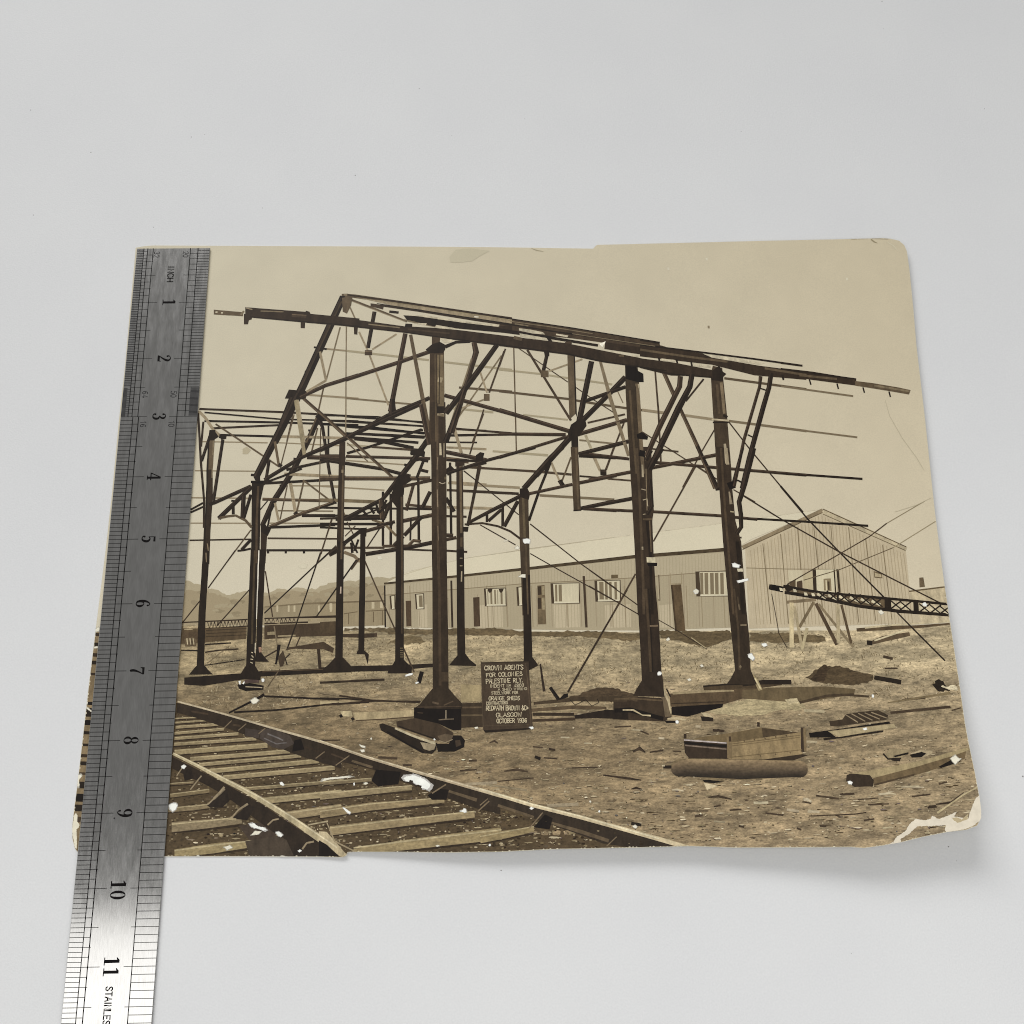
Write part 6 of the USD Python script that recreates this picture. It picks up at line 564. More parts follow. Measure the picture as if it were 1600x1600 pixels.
('printed_near_column',14,None,'s',[((64,52,38),0,'p',[11648,-3004,11703,-2820,11887,-2870,11890,-3100,11904,-3875,11901,-4984,11887,-5440,11606,-5434,11626,-4317,11640,-3416]),((114,98,75),0.2,'s',[11842,-3191,56,11853,-3603,60,11853,-3874,48]),((85,70,52),0.2,'s',[11756,-3236,48,11751,-3872,48]),((158,144,118),0.3,'s',[11815,-4521,45,11824,-4939,67]),((36,28,20),0.3,'p',[11674,-2935,11828,-2822,11901,-2962,11960,-3005,11892,-3077,11885,-3169,11659,-3142]),((173,159,130),0.5,'s',[11598,-3993,37,11934,-4028,37]),((36,28,20),0.4,'s',[11830,-3907,56,11909,-3954,56]),((36,28,20),0.4,'s',[11614,-4060,30,11921,-4066,30]),((52,41,30),0,'p',[11637,-4585,11886,-4590,11889,-5484,11899,-6125,11974,-6548,11963,-8003,11639,-7996,11629,-6541,11640,-5587]),((73,59,43),0.2,'s',[11733,-4609,41,11716,-5909,41,11723,-7370,41,11714,-7978,41]),((148,134,108),0.35,'s',[11834,-4611,56,11838,-4963,63]),((136,122,99),0.35,'s',[11825,-5526,26,11841,-5784,56]),((160,147,116),0.4,'s',[11814,-5933,26,11883,-5945,26]),((23,17,12),0.3,'s',[11813,-5418,149,11937,-5377,149]),((35,27,19),0.25,'s',[11905,-6546,75,11907,-7982,74]),((69,57,42),0.4,'s',[11819,-7637,26,11836,-7900,26]),((49,39,28),0,'p',[11640,-7458,11957,-7464,11973,-8489,11946,-9039,11991,-9176,12036,-9312,11491,-9290,11574,-9185,11662,-9032,11641,-8084]),((69,56,41),0.2,'s',[11765,-7481,37,11779,-8287,37,11747,-9034,37]),((123,108,85),0.4,'s',[11829,-8188,30,11941,-8187,30]),((101,87,68),0.4,'s',[11828,-7786,26,11840,-7888,26])]),
('printed_near_brace',15,None,'s',[((50,39,28),0,'s',[6931,-2231,105,6971,-2443,119,6832,-2952,93,6469,-4215,123]),((75,60,47),0.35,'s',[6908,-2225,25,6945,-2435,29,6812,-2946,22,6443,-4208,30])]),
('printed_near_brace',15,None,'s',[((117,103,80),0,'s',[6880,-2582,30,6439,-4081,30])]),
('printed_near_brace',15,None,'s',[((36,28,20),0,'s',[7391,-2283,101,7041,-2815,112,6748,-3249,119,6367,-3789,105]),((56,45,35),0.35,'s',[7373,-2268,24,7021,-2799,27,6727,-3231,29,6349,-3774,25])]),
('printed_near_brace',15,None,'s',[((50,39,28),0,'s',[11040,-3038,104,11009,-3268,104,10590,-4075,108,10267,-4757,93]),((75,60,47),0.35,'s',[11019,-3028,25,10988,-3257,25,10569,-4065,26,10249,-4748,22])]),
('printed_near_brace',15,None,'s',[((36,28,20),0,'s',[11275,-2997,104,11215,-3271,112,10958,-3744,130,10312,-5042,112]),((56,45,35),0.35,'s',[11254,-2986,25,11194,-3260,27,10933,-3731,31,10291,-5031,27])]),
('printed_near_brace',15,None,'s',[((50,39,28),0,'s',[12639,-3069,74,12599,-3298,60,12198,-4439,63,11928,-5419,63]),((75,60,47),0.35,'s',[12624,-3064,18,12587,-3294,14,12184,-4435,15,11915,-5415,15])]),
('printed_near_brace',15,None,'s',[((36,28,20),0,'s',[12857,-3004,93,12783,-3324,93,12647,-3708,97,12267,-4838,97,12085,-5465,104]),((56,45,35),0.35,'s',[12837,-2998,22,12764,-3318,22,12627,-3702,23,12247,-4832,23,12064,-5459,25])]),
('printed_near_brace',15,None,'s',[((36,28,20),0,'s',[12158,-4617,60,11920,-5334,60]),((56,45,35),0.35,'s',[12146,-4613,14,11908,-5330,14])]),
('printed_near_brace',15,None,'s',[((36,28,20),0,'s',[12371,-4621,101,12139,-5360,101,11998,-5744,93,12012,-6000,86,11998,-6254,82,11897,-6399,75]),((56,45,35),0.35,'s',[12350,-4616,24,12118,-5355,24,11979,-5740,22,11994,-5996,21,11981,-6250,20,11882,-6396,18])]),
('printed_near_brace',15,None,'s',[((36,28,20),0,'s',[10576,-4588,112,10330,-5001,112]),((56,45,35),0.35,'s',[10556,-4574,27,10310,-4987,27])]),
('printed_near_brace',15,None,'s',[((36,28,20),0,'s',[10371,-4629,75,10258,-4846,75]),((56,45,35),0.35,'s',[10357,-4620,18,10244,-4838,18])]),
('printed_near_brace',15,None,'s',[((36,28,20),0,'s',[10317,-5240,67,10326,-5799,67,10218,-5967,67]),((56,45,35),0.35,'s',[10303,-5238,16,10312,-5797,16,10203,-5966,16])]),
('printed_near_brace',15,None,'s',[((50,39,28),0,'s',[5868,-3582,82,6041,-4456,90]),((75,60,47),0.35,'s',[5850,-3586,20,6022,-4460,22])]),
('printed_near_brace',15,None,'s',[((36,28,20),0,'s',[6642,-3591,82,6365,-4393,112]),((56,45,35),0.35,'s',[6625,-3584,20,6343,-4384,27])]),
('printed_near_brace',15,None,'s',[((36,28,20),0,'s',[6447,-3611,93,6344,-3768,93]),((56,45,35),0.35,'s',[6430,-3598,22,6328,-3755,22])]),
('printed_rung',15,None,'s',[((36,28,20),0,'s',[12596,-3332,30,12776,-3404,30])]),
('printed_rung',15,None,'s',[((36,28,20),0,'s',[12277,-4336,30,12384,-4398,30])]),
('printed_rung',15,None,'s',[((36,28,20),0,'s',[11957,-5311,30,11999,-5290,30,12075,-5339,30])]),
('printed_rung',15,None,'s',[((36,28,20),0,'s',[11942,-5313,28,12024,-5297,28,12081,-5337,28])]),
('printed_rung',15,None,'s',[((50,39,28),0,'s',[11852,-6466,37,11990,-6468,37])]),
('printed_boom',11,None,'s',[((94,79,58),0,'p',[12763,-7467,13333,-7613,14583,-7747,14559,-7933,14040,-7842,13324,-7693,12700,-7599]),((36,28,20),0.2,'s',[12688,-7452,63,13336,-7581,49,14535,-7725,53,15753,-7873,53]),((36,28,20),0.2,'s',[12702,-7573,58,13325,-7688,73,14037,-7868,63,14778,-7986,68,15721,-8080,63]),((23,17,12),0.3,'s',[12446,-7460,112,12682,-7514,117]),((36,28,20),0.3,'s',[12421,-7455,102,12471,-7466,102]),((36,28,20),0.3,'s',[12742,-7427,107,12806,-7548,107]),((194,182,151),0.3,'s',[13307,-7615,53,13463,-7699,53]),((36,28,20),0.4,'s',[13291,-7721,27,13516,-7561,27]),((36,28,20),0.4,'s',[13309,-7551,27,13497,-7737,27]),((194,182,151),0.3,'s',[13507,-7641,53,13662,-7724,53]),((36,28,20),0.4,'s',[13490,-7747,27,13716,-7587,27]),((36,28,20),0.4,'s',[13509,-7577,27,13696,-7762,27]),((194,182,151),0.3,'s',[13707,-7669,53,13861,-7753,53]),((36,28,20),0.4,'s',[13690,-7775,27,13915,-7615,27]),((36,28,20),0.4,'s',[13709,-7605,27,13895,-7791,27]),((194,182,151),0.3,'s',[13906,-7695,53,14061,-7778,53]),((36,28,20),0.4,'s',[13889,-7801,27,14115,-7641,27]),((36,28,20),0.4,'s',[13908,-7631,27,14094,-7816,27]),((194,182,151),0.3,'s',[14104,-7732,53,14258,-7815,53]),((36,28,20),0.4,'s',[14086,-7838,27,14313,-7677,27]),((36,28,20),0.4,'s',[14107,-7668,27,14291,-7853,27]),((194,182,151),0.3,'s',[14301,-7773,53,14455,-7856,53]),((36,28,20),0.4,'s',[14283,-7879,27,14510,-7719,27]),((36,28,20),0.4,'s',[14304,-7709,27,14488,-7894,27]),((194,182,151),0.3,'s',[14647,-7834,53,14800,-7917,53]),((36,28,20),0.4,'s',[14628,-7940,27,14856,-7780,27]),((36,28,20),0.4,'s',[14650,-7770,27,14833,-7955,27]),((194,182,151),0.3,'s',[14820,-7859,53,14973,-7942,53]),((36,28,20),0.4,'s',[14801,-7965,27,15030,-7805,27]),((36,28,20),0.4,'s',[14824,-7795,27,15006,-7980,27]),((194,182,151),0.3,'s',[15167,-7909,53,15319,-7992,53]),((36,28,20),0.4,'s',[15147,-8015,27,15376,-7855,27]),((36,28,20),0.4,'s',[15171,-7845,27,15351,-8030,27]),((194,182,151),0.3,'s',[15365,-7935,53,15516,-8017,53]),((36,28,20),0.4,'s',[15344,-8040,27,15575,-7880,27]),((36,28,20),0.4,'s',[15369,-7871,27,15549,-8055,27]),((194,182,151),0.3,'s',[15538,-7957,53,15689,-8039,53]),((36,28,20),0.4,'s',[15517,-8062,27,15748,-7902,27]),((36,28,20),0.4,'s',[15543,-7893,27,15721,-8077,27]),((36,28,20),0.5,'s',[14602,-7756,121,14584,-7968,121]),((36,28,20),0.5,'s',[15116,-7820,97,15096,-8032,97]),((36,28,20),0.5,'s',[13690,-7586,34,13677,-7799,34]),((200,189,159),0.5,'p',[12612,-7477,12667,-7489,12682,-7543,12621,-7542]),((200,189,159),0.5,'p',[12864,-7504,12919,-7516,12934,-7570,12873,-7568]),((200,189,159),0.5,'p',[13060,-7575,13115,-7587,13129,-7641,13069,-7639]),((200,189,159),0.5,'p',[13198,-7591,13252,-7603,13267,-7657,13206,-7656])]),
('printed_trestle_leg',10,None,'s',[((121,105,81),0,'s',[12722,-7764,63,13270,-7724,63])]),
('printed_trestle_leg',10,None,'s',[((182,166,130),0,'s',[12815,-7774,78,12731,-8636,78])]),
('printed_trestle_leg',10,None,'s',[((160,145,114),0,'s',[12859,-7842,54,12893,-8263,53,12920,-8692,53])]),
('printed_trestle_leg',10,None,'s',[((109,94,70),0,'s',[13228,-7770,53,12914,-8250,53])]),
('printed_trestle_leg',10,None,'s',[((77,62,45),0,'s',[13263,-7798,68,13564,-8604,68])]),
('printed_trestle_leg',10,None,'s',[((125,110,84),0,'s',[13312,-7812,49,13857,-8651,49])]),
('printed_trestle_leg',10,None,'s',[((168,153,121),0,'s',[13668,-7833,63,13594,-8579,63])]),
('printed_trestle_leg',10,None,'s',[((83,68,49),0,'s',[13733,-7835,49,13827,-8585,49])]),
('printed_trestle_leg',10,None,'s',[((170,156,122),0,'s',[13051,-8267,53,12923,-8666,53])]),
('printed_log',9,None,'s',[((87,72,53),0,'s',[14201,-8581,68,14434,-8509,112,14918,-8429,73])]),
('printed_log',9,None,'s',[((36,28,20),0,'s',[14114,-8574,87,14212,-8587,87])]),
('printed_log',9,None,'s',[((194,181,147),0,'s',[14255,-8543,29,14828,-8361,29])]),
('printed_log',9,None,'s',[((36,28,20),0,'s',[11774,-9302,83,12147,-9273,83,12663,-9286,83])]),
('printed_log',9,None,'s',[((36,28,20),0,'s',[14165,-9235,81,14638,-9337,90])]),
('printed_log',9,None,'s',[((73,59,43),0,'s',[14613,-9665,34,15026,-9631,51])]),
('printed_log',9,None,'s',[((113,98,71),0,'s',[14350,-9709,21,15488,-9559,47])]),
('printed_dirt_mound',8,None,'g',[((81,67,47),0,'p',[12940,-9230,13129,-9069,13276,-8966,13382,-9012,13580,-9004,13838,-9118,14161,-9185,14110,-9298,13782,-9378,13249,-9326]),((63,50,35),0.2,'p',[13124,-9120,13275,-8976,13378,-9050,13252,-9301,13012,-9244])]),
('printed_dirt_mound',8,None,'g',[((75,61,44),0.1,'p',[8608,-9481,8818,-9421,9164,-9304,9447,-9335,9708,-9422,9857,-9473,9852,-9569,8605,-9548])]),
('printed_dirt_mound',8,None,'g',[((36,28,20),0.1,'p',[15197,-9402,15314,-9278,15400,-9356,15497,-9511,15275,-9531]),((204,191,159),0.3,'p',[15327,-9431,15609,-9425,15619,-9514,15428,-9484])]),
('printed_light_mound',8,None,'g',[((167,152,117),0,'p',[11113,-9791,11384,-9694,11631,-9633,12047,-9511,12408,-9532,12764,-9603,12869,-9751,12723,-9809,12424,-9781,12114,-9876,11610,-9884,11211,-9834]),((182,167,132),0.3,'p',[12523,-9597,12726,-9582,12768,-9666,12573,-9702])]),
('printed_timber',8,None,'s',[((81,66,47),0,'p',[10439,-9451,11047,-9415,11615,-9389,12087,-9381,12479,-9410,12471,-9496,12078,-9487,11693,-9583,11405,-9663,10895,-9690,10443,-9685]),((147,131,100),0.3,'s',[10497,-9441,48,11046,-9421,45,11613,-9418,22]),((54,43,30),0.3,'s',[10456,-9634,22,11409,-9615,22]),((23,17,12),0.2,'p',[10462,-9691,11396,-9653,11382,-9720,11114,-9781,10731,-9878,10453,-9835]),((93,79,56),0.1,'p',[11765,-9416,12261,-9377,13244,-9377,13799,-9442,13762,-9542,12772,-9667,11753,-9566]),((64,52,37),0.3,'s',[12772,-9667,49,13273,-9554,49,13762,-9542,48]),((64,52,37),0.3,'s',[13519,-9536,39,14025,-9587,39])]),
('printed_timber',8,None,'s',[((69,56,39),0,'p',[11054,-9309,11491,-9284,12058,-9274,12495,-9242,12487,-9333,12087,-9381,11710,-9385,11070,-9402]),((36,28,20),0.3,'s',[11062,-9325,30,11490,-9299,30,12038,-9297,30])]),
('printed_timber',8,None,'s',[((54,43,31),0,'p',[9415,-9490,9813,-9488,10283,-9525,10425,-9681,10450,-9873,10313,-9956,9396,-9902]),((85,70,51),0.3,'s',[9432,-9529,30,9773,-9525,30,10299,-9573,30]),((23,17,12),0.3,'s',[9422,-9740,75,9705,-9735,93,10298,-9908,75]),((36,28,20),0.2,'p',[8690,-9817,9278,-9722,9672,-9757,9664,-9910,9083,-9871,8707,-9879]),((64,52,37),0.1,'s',[7962,-9586,49,8720,-9521,75,9665,-9527,112]),((85,70,51),0,'s',[7921,-9710,56,8715,-9665,67,9279,-9693,49]),((50,40,28),0.1,'s',[7939,-9786,56,8691,-9798,56]),((142,127,97),0.3,'s',[8034,-9740,22,8901,-9735,22]),((61,48,34),0.1,'s',[7936,-9901,49,8707,-9884,49]),((23,17,12),0.5,'s',[8625,-9529,13,8716,-9627,13,8908,-9534,13,9017,-9651,13,9152,-9586,13,9117,-9518,13])]),
('printed_timber',8,None,'s',[((57,46,33),0,'p',[6623,-9566,7038,-9553,7043,-10001,6622,-10014]),((87,72,53),0.3,'s',[6642,-9643,30,7018,-9643,30]),((89,75,55),0.3,'s',[6641,-9786,30,7036,-9788,30]),((147,131,98),0.1,'p',[6643,-9212,7003,-9236,7019,-9524,6642,-9548])]),
('printed_post',10,None,'s',[((50,39,28),0,'s',[8103,-8855,30,8134,-9156,41,8160,-9369,49])]),
('printed_post',10,None,'s',[((23,17,12),0,'s',[8269,-9293,56,8421,-9526,67]),((40,31,25),0.35,'s',[8259,-9300,13,8409,-9534,16])]),
('printed_anchor_foot',10,None,'s',[((23,17,12),0,'p',[8515,-9422,8591,-9414,8589,-9481,8455,-9527,8417,-9526])]),
('printed_rope_stump',11,None,'s',[((100,86,66),0,'s',[10250,-9120,168,10275,-9352,131,10358,-9545,104,10394,-9872,123]),((170,155,123),0.3,'s',[10310,-9237,26,10346,-9430,41,10412,-9585,41,10444,-9815,26]),((36,28,20),0.3,'s',[10154,-9137,56,10246,-9197,56]),((36,28,20),0.3,'s',[10388,-9354,26,10454,-9509,26])]),
('printed_rope_stump',11,None,'s',[((146,130,96),0,'s',[11940,-9106,48,12024,-9235,82,12093,-9420,74]),((194,179,141),0.3,'s',[12009,-9195,26,12095,-9391,26])]),
('printed_sheet_scrap',9,None,'s',[((173,157,124),0,'s',[10373,-9909,26,10542,-9903,48,10708,-9939,26]),((23,17,12),0.2,'p',[10314,-9943,10539,-9951,10536,-9989,10349,-9985]),((180,164,130),0.2,'s',[9574,-9733,26,9762,-9736,34,9926,-9834,19,10076,-9847,30]),((180,164,130),0.2,'p',[10981,-9807,11111,-9819,11198,-9907,11032,-9875]),((36,28,20),0.2,'p',[10976,-9874,11198,-9907,11193,-9974,10988,-9960])]),
('printed_crate',9,None,'s',[((102,86,60),0,'p',[10814,-10277,11503,-10190,12051,-10105,12737,-10221,12654,-10243,11971,-10303,11486,-10373]),((71,58,41),0.2,'p',[12050,-10113,12737,-10221,12575,-10245,12053,-10285]),((36,28,20),0.3,'p',[12053,-10285,12556,-10237,11970,-10314]),((52,41,30),0.2,'p',[10637,-10283,11405,-10382,11403,-10660,10706,-10636,10643,-10538]),((171,160,154),0.4,'s',[10641,-10302,24,11009,-10338,24,11396,-10375,24]),((23,17,12),0.3,'s',[10647,-10355,44,11391,-10432,44]),((114,99,84),0.4,'s',[10654,-10400,24,11386,-10485,24]),((134,115,83),0.3,'p',[11436,-10376,12093,-10286,12738,-10211,12714,-10608,12030,-10687,11409,-10664]),((102,86,60),0.5,'s',[11484,-10394,14,12711,-10265,14]),((102,86,60),0.5,'s',[11481,-10430,12,12707,-10302,12]),((104,88,61),0.5,'s',[11432,-10636,16,12720,-10531,16]),((77,62,43),0.6,'s',[11708,-10349,28,11725,-10339,28]),((77,62,43),0.6,'s',[11889,-10330,28,11906,-10320,28]),((77,62,43),0.6,'s',[12080,-10311,28,12097,-10301,28]),((77,62,43),0.6,'s',[12271,-10291,28,12288,-10281,28]),((77,62,43),0.6,'s',[12462,-10272,28,12479,-10262,28]),((85,70,50),0.6,'s',[11968,-10625,28,11984,-10621,28]),((85,70,50),0.6,'s',[12237,-10602,28,12254,-10598,28]),((85,70,50),0.6,'s',[12497,-10579,28,12513,-10576,28]),((113,96,69),0.4,'s',[11455,-10271,84,11424,-10656,84]),((56,44,32),0.5,'s',[11467,-10255,44,11464,-10352,44]),((56,44,32),0.4,'s',[12778,-10124,68,12731,-10568,68]),((115,98,71),0.5,'s',[12809,-10141,44,12771,-10565,44]),((50,39,28),0.4,'s',[12001,-10007,48,11993,-10089,48]),((50,39,28),0.4,'s',[10670,-10192,48,10664,-10274,48])]),
('printed_crate_shadow',8,None,'s',[((50,40,28),0,'p',[11932,-10685,12710,-10608,12806,-10631,12519,-10724,12028,-10711])]),
('printed_gas_cylinder',10,None,'t',[((118,102,75),0,'p',[10367,-10765,10422,-10695,10516,-10645,10745,-10641,11735,-10680,12656,-10728,12741,-10760,12779,-10842,12772,-10932,12701,-11000,12092,-11024,11599,-11046,11110,-11011,10719,-10959,10474,-10928,10382,-10836]),((143,122,91),0.2,'s',[10584,-10691,16,10670,-10656,16,11634,-10692,16,12499,-10728,16,12673,-10740,16]),((141,120,90),0.21200000000000002,'s',[10506,-10700,16,10643,-10667,16,11633,-10704,16,12498,-10739,16,12718,-10753,16]),((137,117,89),0.224,'s',[10475,-10711,16,10633,-10679,16,11632,-10717,16,12496,-10750,16,12735,-10765,16]),((135,115,87),0.23600000000000002,'s',[10453,-10722,16,10625,-10690,16,11631,-10729,16,12495,-10761,16,12746,-10776,16]),((130,111,84),0.248,'s',[10436,-10733,16,10618,-10702,16,11629,-10742,16,12494,-10773,16,12755,-10788,16]),((126,107,81),0.26,'s',[10422,-10744,16,10613,-10713,16,11628,-10754,16,12492,-10784,16,12761,-10799,16]),((121,103,78),0.272,'s',[10411,-10755,16,10609,-10725,16,11627,-10767,16,12491,-10795,16,12766,-10811,16]),((117,99,75),0.28400000000000003,'s',[10401,-10766,16,10605,-10736,16,11626,-10779,16,12490,-10806,16,12770,-10822,16]),((112,95,73),0.29600000000000004,'s',[10393,-10777,16,10602,-10748,16,11624,-10792,16,12488,-10818,16,12773,-10833,16]),((108,92,69),0.308,'s',[10387,-10788,16,10599,-10760,16,11623,-10804,16,12487,-10829,16,12774,-10845,16]),((104,88,67),0.32,'s',[10382,-10799,16,10597,-10771,16,11622,-10817,16,12486,-10840,16,12775,-10856,16]),((99,84,65),0.332,'s',[10379,-10811,16,10595,-10783,16,11621,-10830,16,12484,-10851,16,12775,-10867,16]),((96,81,63),0.34400000000000003,'s',[10377,-10822,16,10594,-10795,16,11619,-10842,16,12483,-10862,16,12775,-10878,16]),((92,78,59),0.356,'s',[10376,-10833,16,10593,-10806,16,11618,-10855,16,12482,-10874,16,12773,-10890,16]),((88,74,57),0.368,'s',[10377,-10844,16,10592,-10819,16,11617,-10869,16,12480,-10885,16,12771,-10901,16]),((82,70,54),0.38,'s',[10378,-10856,16,10592,-10831,16,11615,-10884,16,12479,-10896,16,12768,-10912,16]),((78,66,51),0.392,'s',[10381,-10867,16,10592,-10843,16,11614,-10898,16,12478,-10907,16,12765,-10923,16]),((74,63,49),0.404,'s',[10386,-10878,16,10593,-10855,16,11612,-10912,16,12476,-10918,16,12760,-10934,16]),((69,58,46),0.41600000000000004,'s',[10392,-10890,16,10594,-10867,16,11611,-10926,16,12475,-10930,16,12754,-10945,16]),((64,54,42),0.42800000000000005,'s',[10400,-10901,16,10596,-10879,16,11610,-10940,16,12474,-10941,16,12748,-10956,16]),((60,50,39),0.44,'s',[10409,-10912,16,10599,-10891,16,11608,-10954,16,12472,-10952,16,12740,-10967,16]),((55,46,35),0.452,'s',[10422,-10924,16,10602,-10904,16,11607,-10968,16,12471,-10963,16,12731,-10978,16]),((50,43,33),0.464,'s',[10437,-10935,16,10607,-10916,16,11605,-10982,16,12470,-10974,16,12720,-10989,16]),((49,41,32),0.47600000000000003,'s',[10457,-10947,16,10613,-10928,16,11604,-10996,16,12468,-10986,16,12706,-11000,16]),((46,39,30),0.48800000000000004,'s',[10486,-10959,16,10622,-10940,16,11603,-11010,16,12467,-10997,16,12686,-11011,16]),((44,37,29),0.5,'s',[10562,-10971,16,10646,-10953,16,11601,-11024,16,12466,-11008,16,12639,-11020,16]),((36,28,20),0,'s',[10236,-10783,52,10385,-10785,60]),((194,179,147),0.3,'s',[10218,-10762,28,10268,-10757,28])]),
('printed_scrap_heap',9,None,'s',[((111,96,71),0,'p',[10875,-10986,11039,-10925,11193,-10963,11303,-11055,11181,-11092,10947,-11067]),((23,17,12),0.2,'p',[10911,-11031,11029,-11029,11282,-11067,11103,-11090,10947,-11071]),((190,174,141),0.3,'p',[10927,-11077,11062,-11109,11177,-11142,10974,-11207]),((50,39,28),0.1,'p',[11167,-10131,11269,-10113,11386,-10146,11364,-10170,11184,-10162])]),
('printed_plate',9,None,'s',[((23,17,12),0,'p',[12875,-10228,13478,-10161,14321,-10056,14336,-10096,13218,-10202,13351,-10322,12886,-10309]),((157,142,109),0.2,'p',[13217,-10209,13905,-10146,14399,-10103,14421,-10169,13394,-10317]),((36,28,20),0.1,'p',[13117,-10331,13395,-10312,14192,-10214,14187,-10247,13455,-10336,13122,-10370])]),
('printed_sheet_pile',9,None,'s',[((57,46,33),0,'p',[13262,-10023,13500,-9996,13576,-9899,13901,-9863,14160,-9844,14317,-9941,14289,-10018,13765,-10081,13378,-10118,13272,-10111]),((135,119,93),0.3,'s',[13554,-9902,19,13768,-10059,19]),((135,119,93),0.3,'s',[13673,-9897,19,13898,-10042,19]),((135,119,93),0.3,'s',[13791,-9891,19,14028,-10026,19]),((135,119,93),0.3,'s',[13909,-9886,19,14158,-10010,19]),((135,119,93),0.3,'s',[14027,-9880,19,14288,-9993,19])]),
('printed_tin_can',9,None,'s',[((142,127,97),0,'p',[14137,-10704,14244,-10555,14575,-10586,14564,-10651,14404,-10733,14236,-10739]),((23,17,12),0.3,'p',[14286,-10686,14568,-10625,14562,-10662,14324,-10709]),((36,28,20),0.3,'s',[14126,-10639,30,14194,-10738,30,14425,-10734,30])]),
('printed_tin_can',9,None,'s',[((165,149,118),0,'p',[14585,-10651,14783,-10591,14990,-10608,14980,-10662,14823,-10723]),((23,17,12),0.3,'p',[14581,-10673,14798,-10625,14876,-10659,14782,-10718,14615,-10722]),((36,28,20),0.2,'p',[14236,-10739,14405,-10729,14395,-10787,14272,-10773])]),
('printed_squared_log',9,None,'s',[((149,133,99),0,'p',[13512,-10977,13788,-10942,14213,-10879,14749,-10786,15606,-10565,15635,-10609,15279,-10739,14624,-10912,13893,-11067]),((98,82,58),0.2,'p',[13882,-11073,14625,-10901,15282,-10724,15571,-10634,15525,-10763,15255,-10868,14602,-11040,13883,-11203]),((49,39,28),0.3,'p',[13435,-11007,13516,-10978,13838,-11019,13891,-11110,13860,-11215,13539,-11219,13409,-11114]),((23,17,12),0.4,'p',[15041,-10902,15293,-10779,15454,-10804,15254,-10875,15078,-10924]),((69,56,40),0.4,'s',[13885,-11191,30,14603,-11029,30])]),
('printed_ground_shadow',8,None,'s',[((50,39,28),0,'s',[14881,-11559,21,15130,-11536,34]),((172,157,121),0.2,'s',[14876,-11710,34,15356,-11420,21,15630,-11279,17]),((50,39,28),0,'s',[14752,-11597,42,14876,-11592,42])]),
('printed_plank',8,None,'s',[((162,145,111),0,'p',[4685,-9708,5230,-9692,5797,-9676,5794,-9794,5233,-9831,4745,-9852]),((180,164,128),0.1,'p',[4462,-9680,4664,-9673,4687,-9776,4505,-9773]),((36,28,20),0.2,'s',[4677,-9798,52,4709,-9843,52]),((23,17,12),0.2,'s',[4464,-9742,52,4496,-9787,52]),((75,60,43),0.3,'s',[4749,-9852,18,5233,-9835,18,5798,-9798,18])]),
('printed_plank',8,None,'s',[((167,151,117),0,'p',[4092,-9491,4943,-9519,4984,-9532,4094,-9565]),((36,28,20),0.2,'s',[4090,-9433,28,4597,-9453,28,5044,-9500,28,5917,-9521,28]),((36,28,20),0.2,'s',[4095,-9569,18,4984,-9524,18]),((135,119,91),0.2,'s',[4086,-9336,28,4759,-9439,28])]),
('printed_half_pipe',15,None,'s',[((36,28,20),0,'p',[5170,-9928,5235,-9912,5478,-10001,5923,-10232,6215,-10281,6205,-10398,6126,-10477,5946,-10458,5683,-10308,5359,-10121,5207,-10038]),((175,162,132),0.3,'s',[5458,-10001,36,5762,-10138,40,6185,-10297,44]),((138,124,99),0.4,'p',[5914,-10262,6195,-10307,6165,-10397,6075,-10420,5975,-10384]),((23,17,12),0.4,'s',[5318,-10060,28,5683,-10288,28,5985,-10445,28])]),
('printed_half_pipe',15,None,'s',[((61,49,36),0,'p',[5476,-9879,5818,-9823,6243,-9932,6505,-10099,6510,-10241,6385,-10290,6245,-10247,5801,-10088,5498,-9981]),((88,74,57),0.4,'p',[6224,-10155,6365,-10117,6505,-10150,6465,-10241,6365,-10279,6275,-10248]),((135,120,95),0.5,'s',[6244,-10237,16,6365,-10279,16,6495,-10221,16]),((36,28,20),0.4,'s',[5518,-9965,24,5841,-10084,24,6204,-10216,24])]),
('printed_half_pipe',15,None,'s',[((23,17,12),0,'p',[6505,-10150,6646,-10152,6716,-10245,6696,-10366,6526,-10444,6226,-10439,6205,-10297,6425,-10301]),((61,49,37),0.4,'p',[6536,-10242,6626,-10233,6650,-10325,6556,-10364])]),
('printed_signboard',16,None,'s',[((64,52,39),0,'p',[7008,-8809,7888,-8802,7910,-9419,7938,-10031,7049,-10065,7025,-9502]),((50,40,29),0.2,'s',[7022,-8822,24,7881,-8811,24]),((81,67,51),0.2,'s',[7832,-8838,15,7874,-9323,15,7906,-9992,15]),((79,66,50),0.2,'s',[7073,-9984,7,7893,-9978,7]),((81,68,52),0.2,'s',[7012,-8812,9,7044,-10055,9]),((35,27,19),-0.5,'p',[7049,-10065,7938,-10031,7938,-10059,7085,-10112])]),
('printed_scrap',5,None,'t',[((175,163,134),0,'s',[11768,-11453,44,12021,-11455,44])]),
('printed_scrap',5,None,'t',[((186,171,141),0,'s',[10360,-11196,20,10450,-11188,36,10566,-11220,20])]),
('printed_scrap',5,None,'t',[((66,53,39),0,'s',[11339,-11570,28,11544,-11561,28])]),
('printed_scrap',5,None,'t',[((66,53,39),0,'s',[10558,-11567,18,10968,-11575,18])]),
('printed_scrap',5,None,'t',[((66,53,39),0,'s',[10988,-11337,20,11166,-11321,48,11395,-11381,20])]),
('printed_scrap',5,None,'t',[((167,152,125),0,'s',[12326,-11584,44,12534,-11618,44])]),
('printed_scrap',5,None,'t',[((170,156,127),0,'s',[12689,-11612,44,12878,-11640,44])]),
('printed_scrap',5,None,'t',[((66,53,39),0,'s',[11071,-11505,28,11191,-11479,28])]),
('printed_scrap',5,None,'t',[((180,166,138),0,'s',[12635,-11425,36,12694,-11413,60,12766,-11458,36])]),
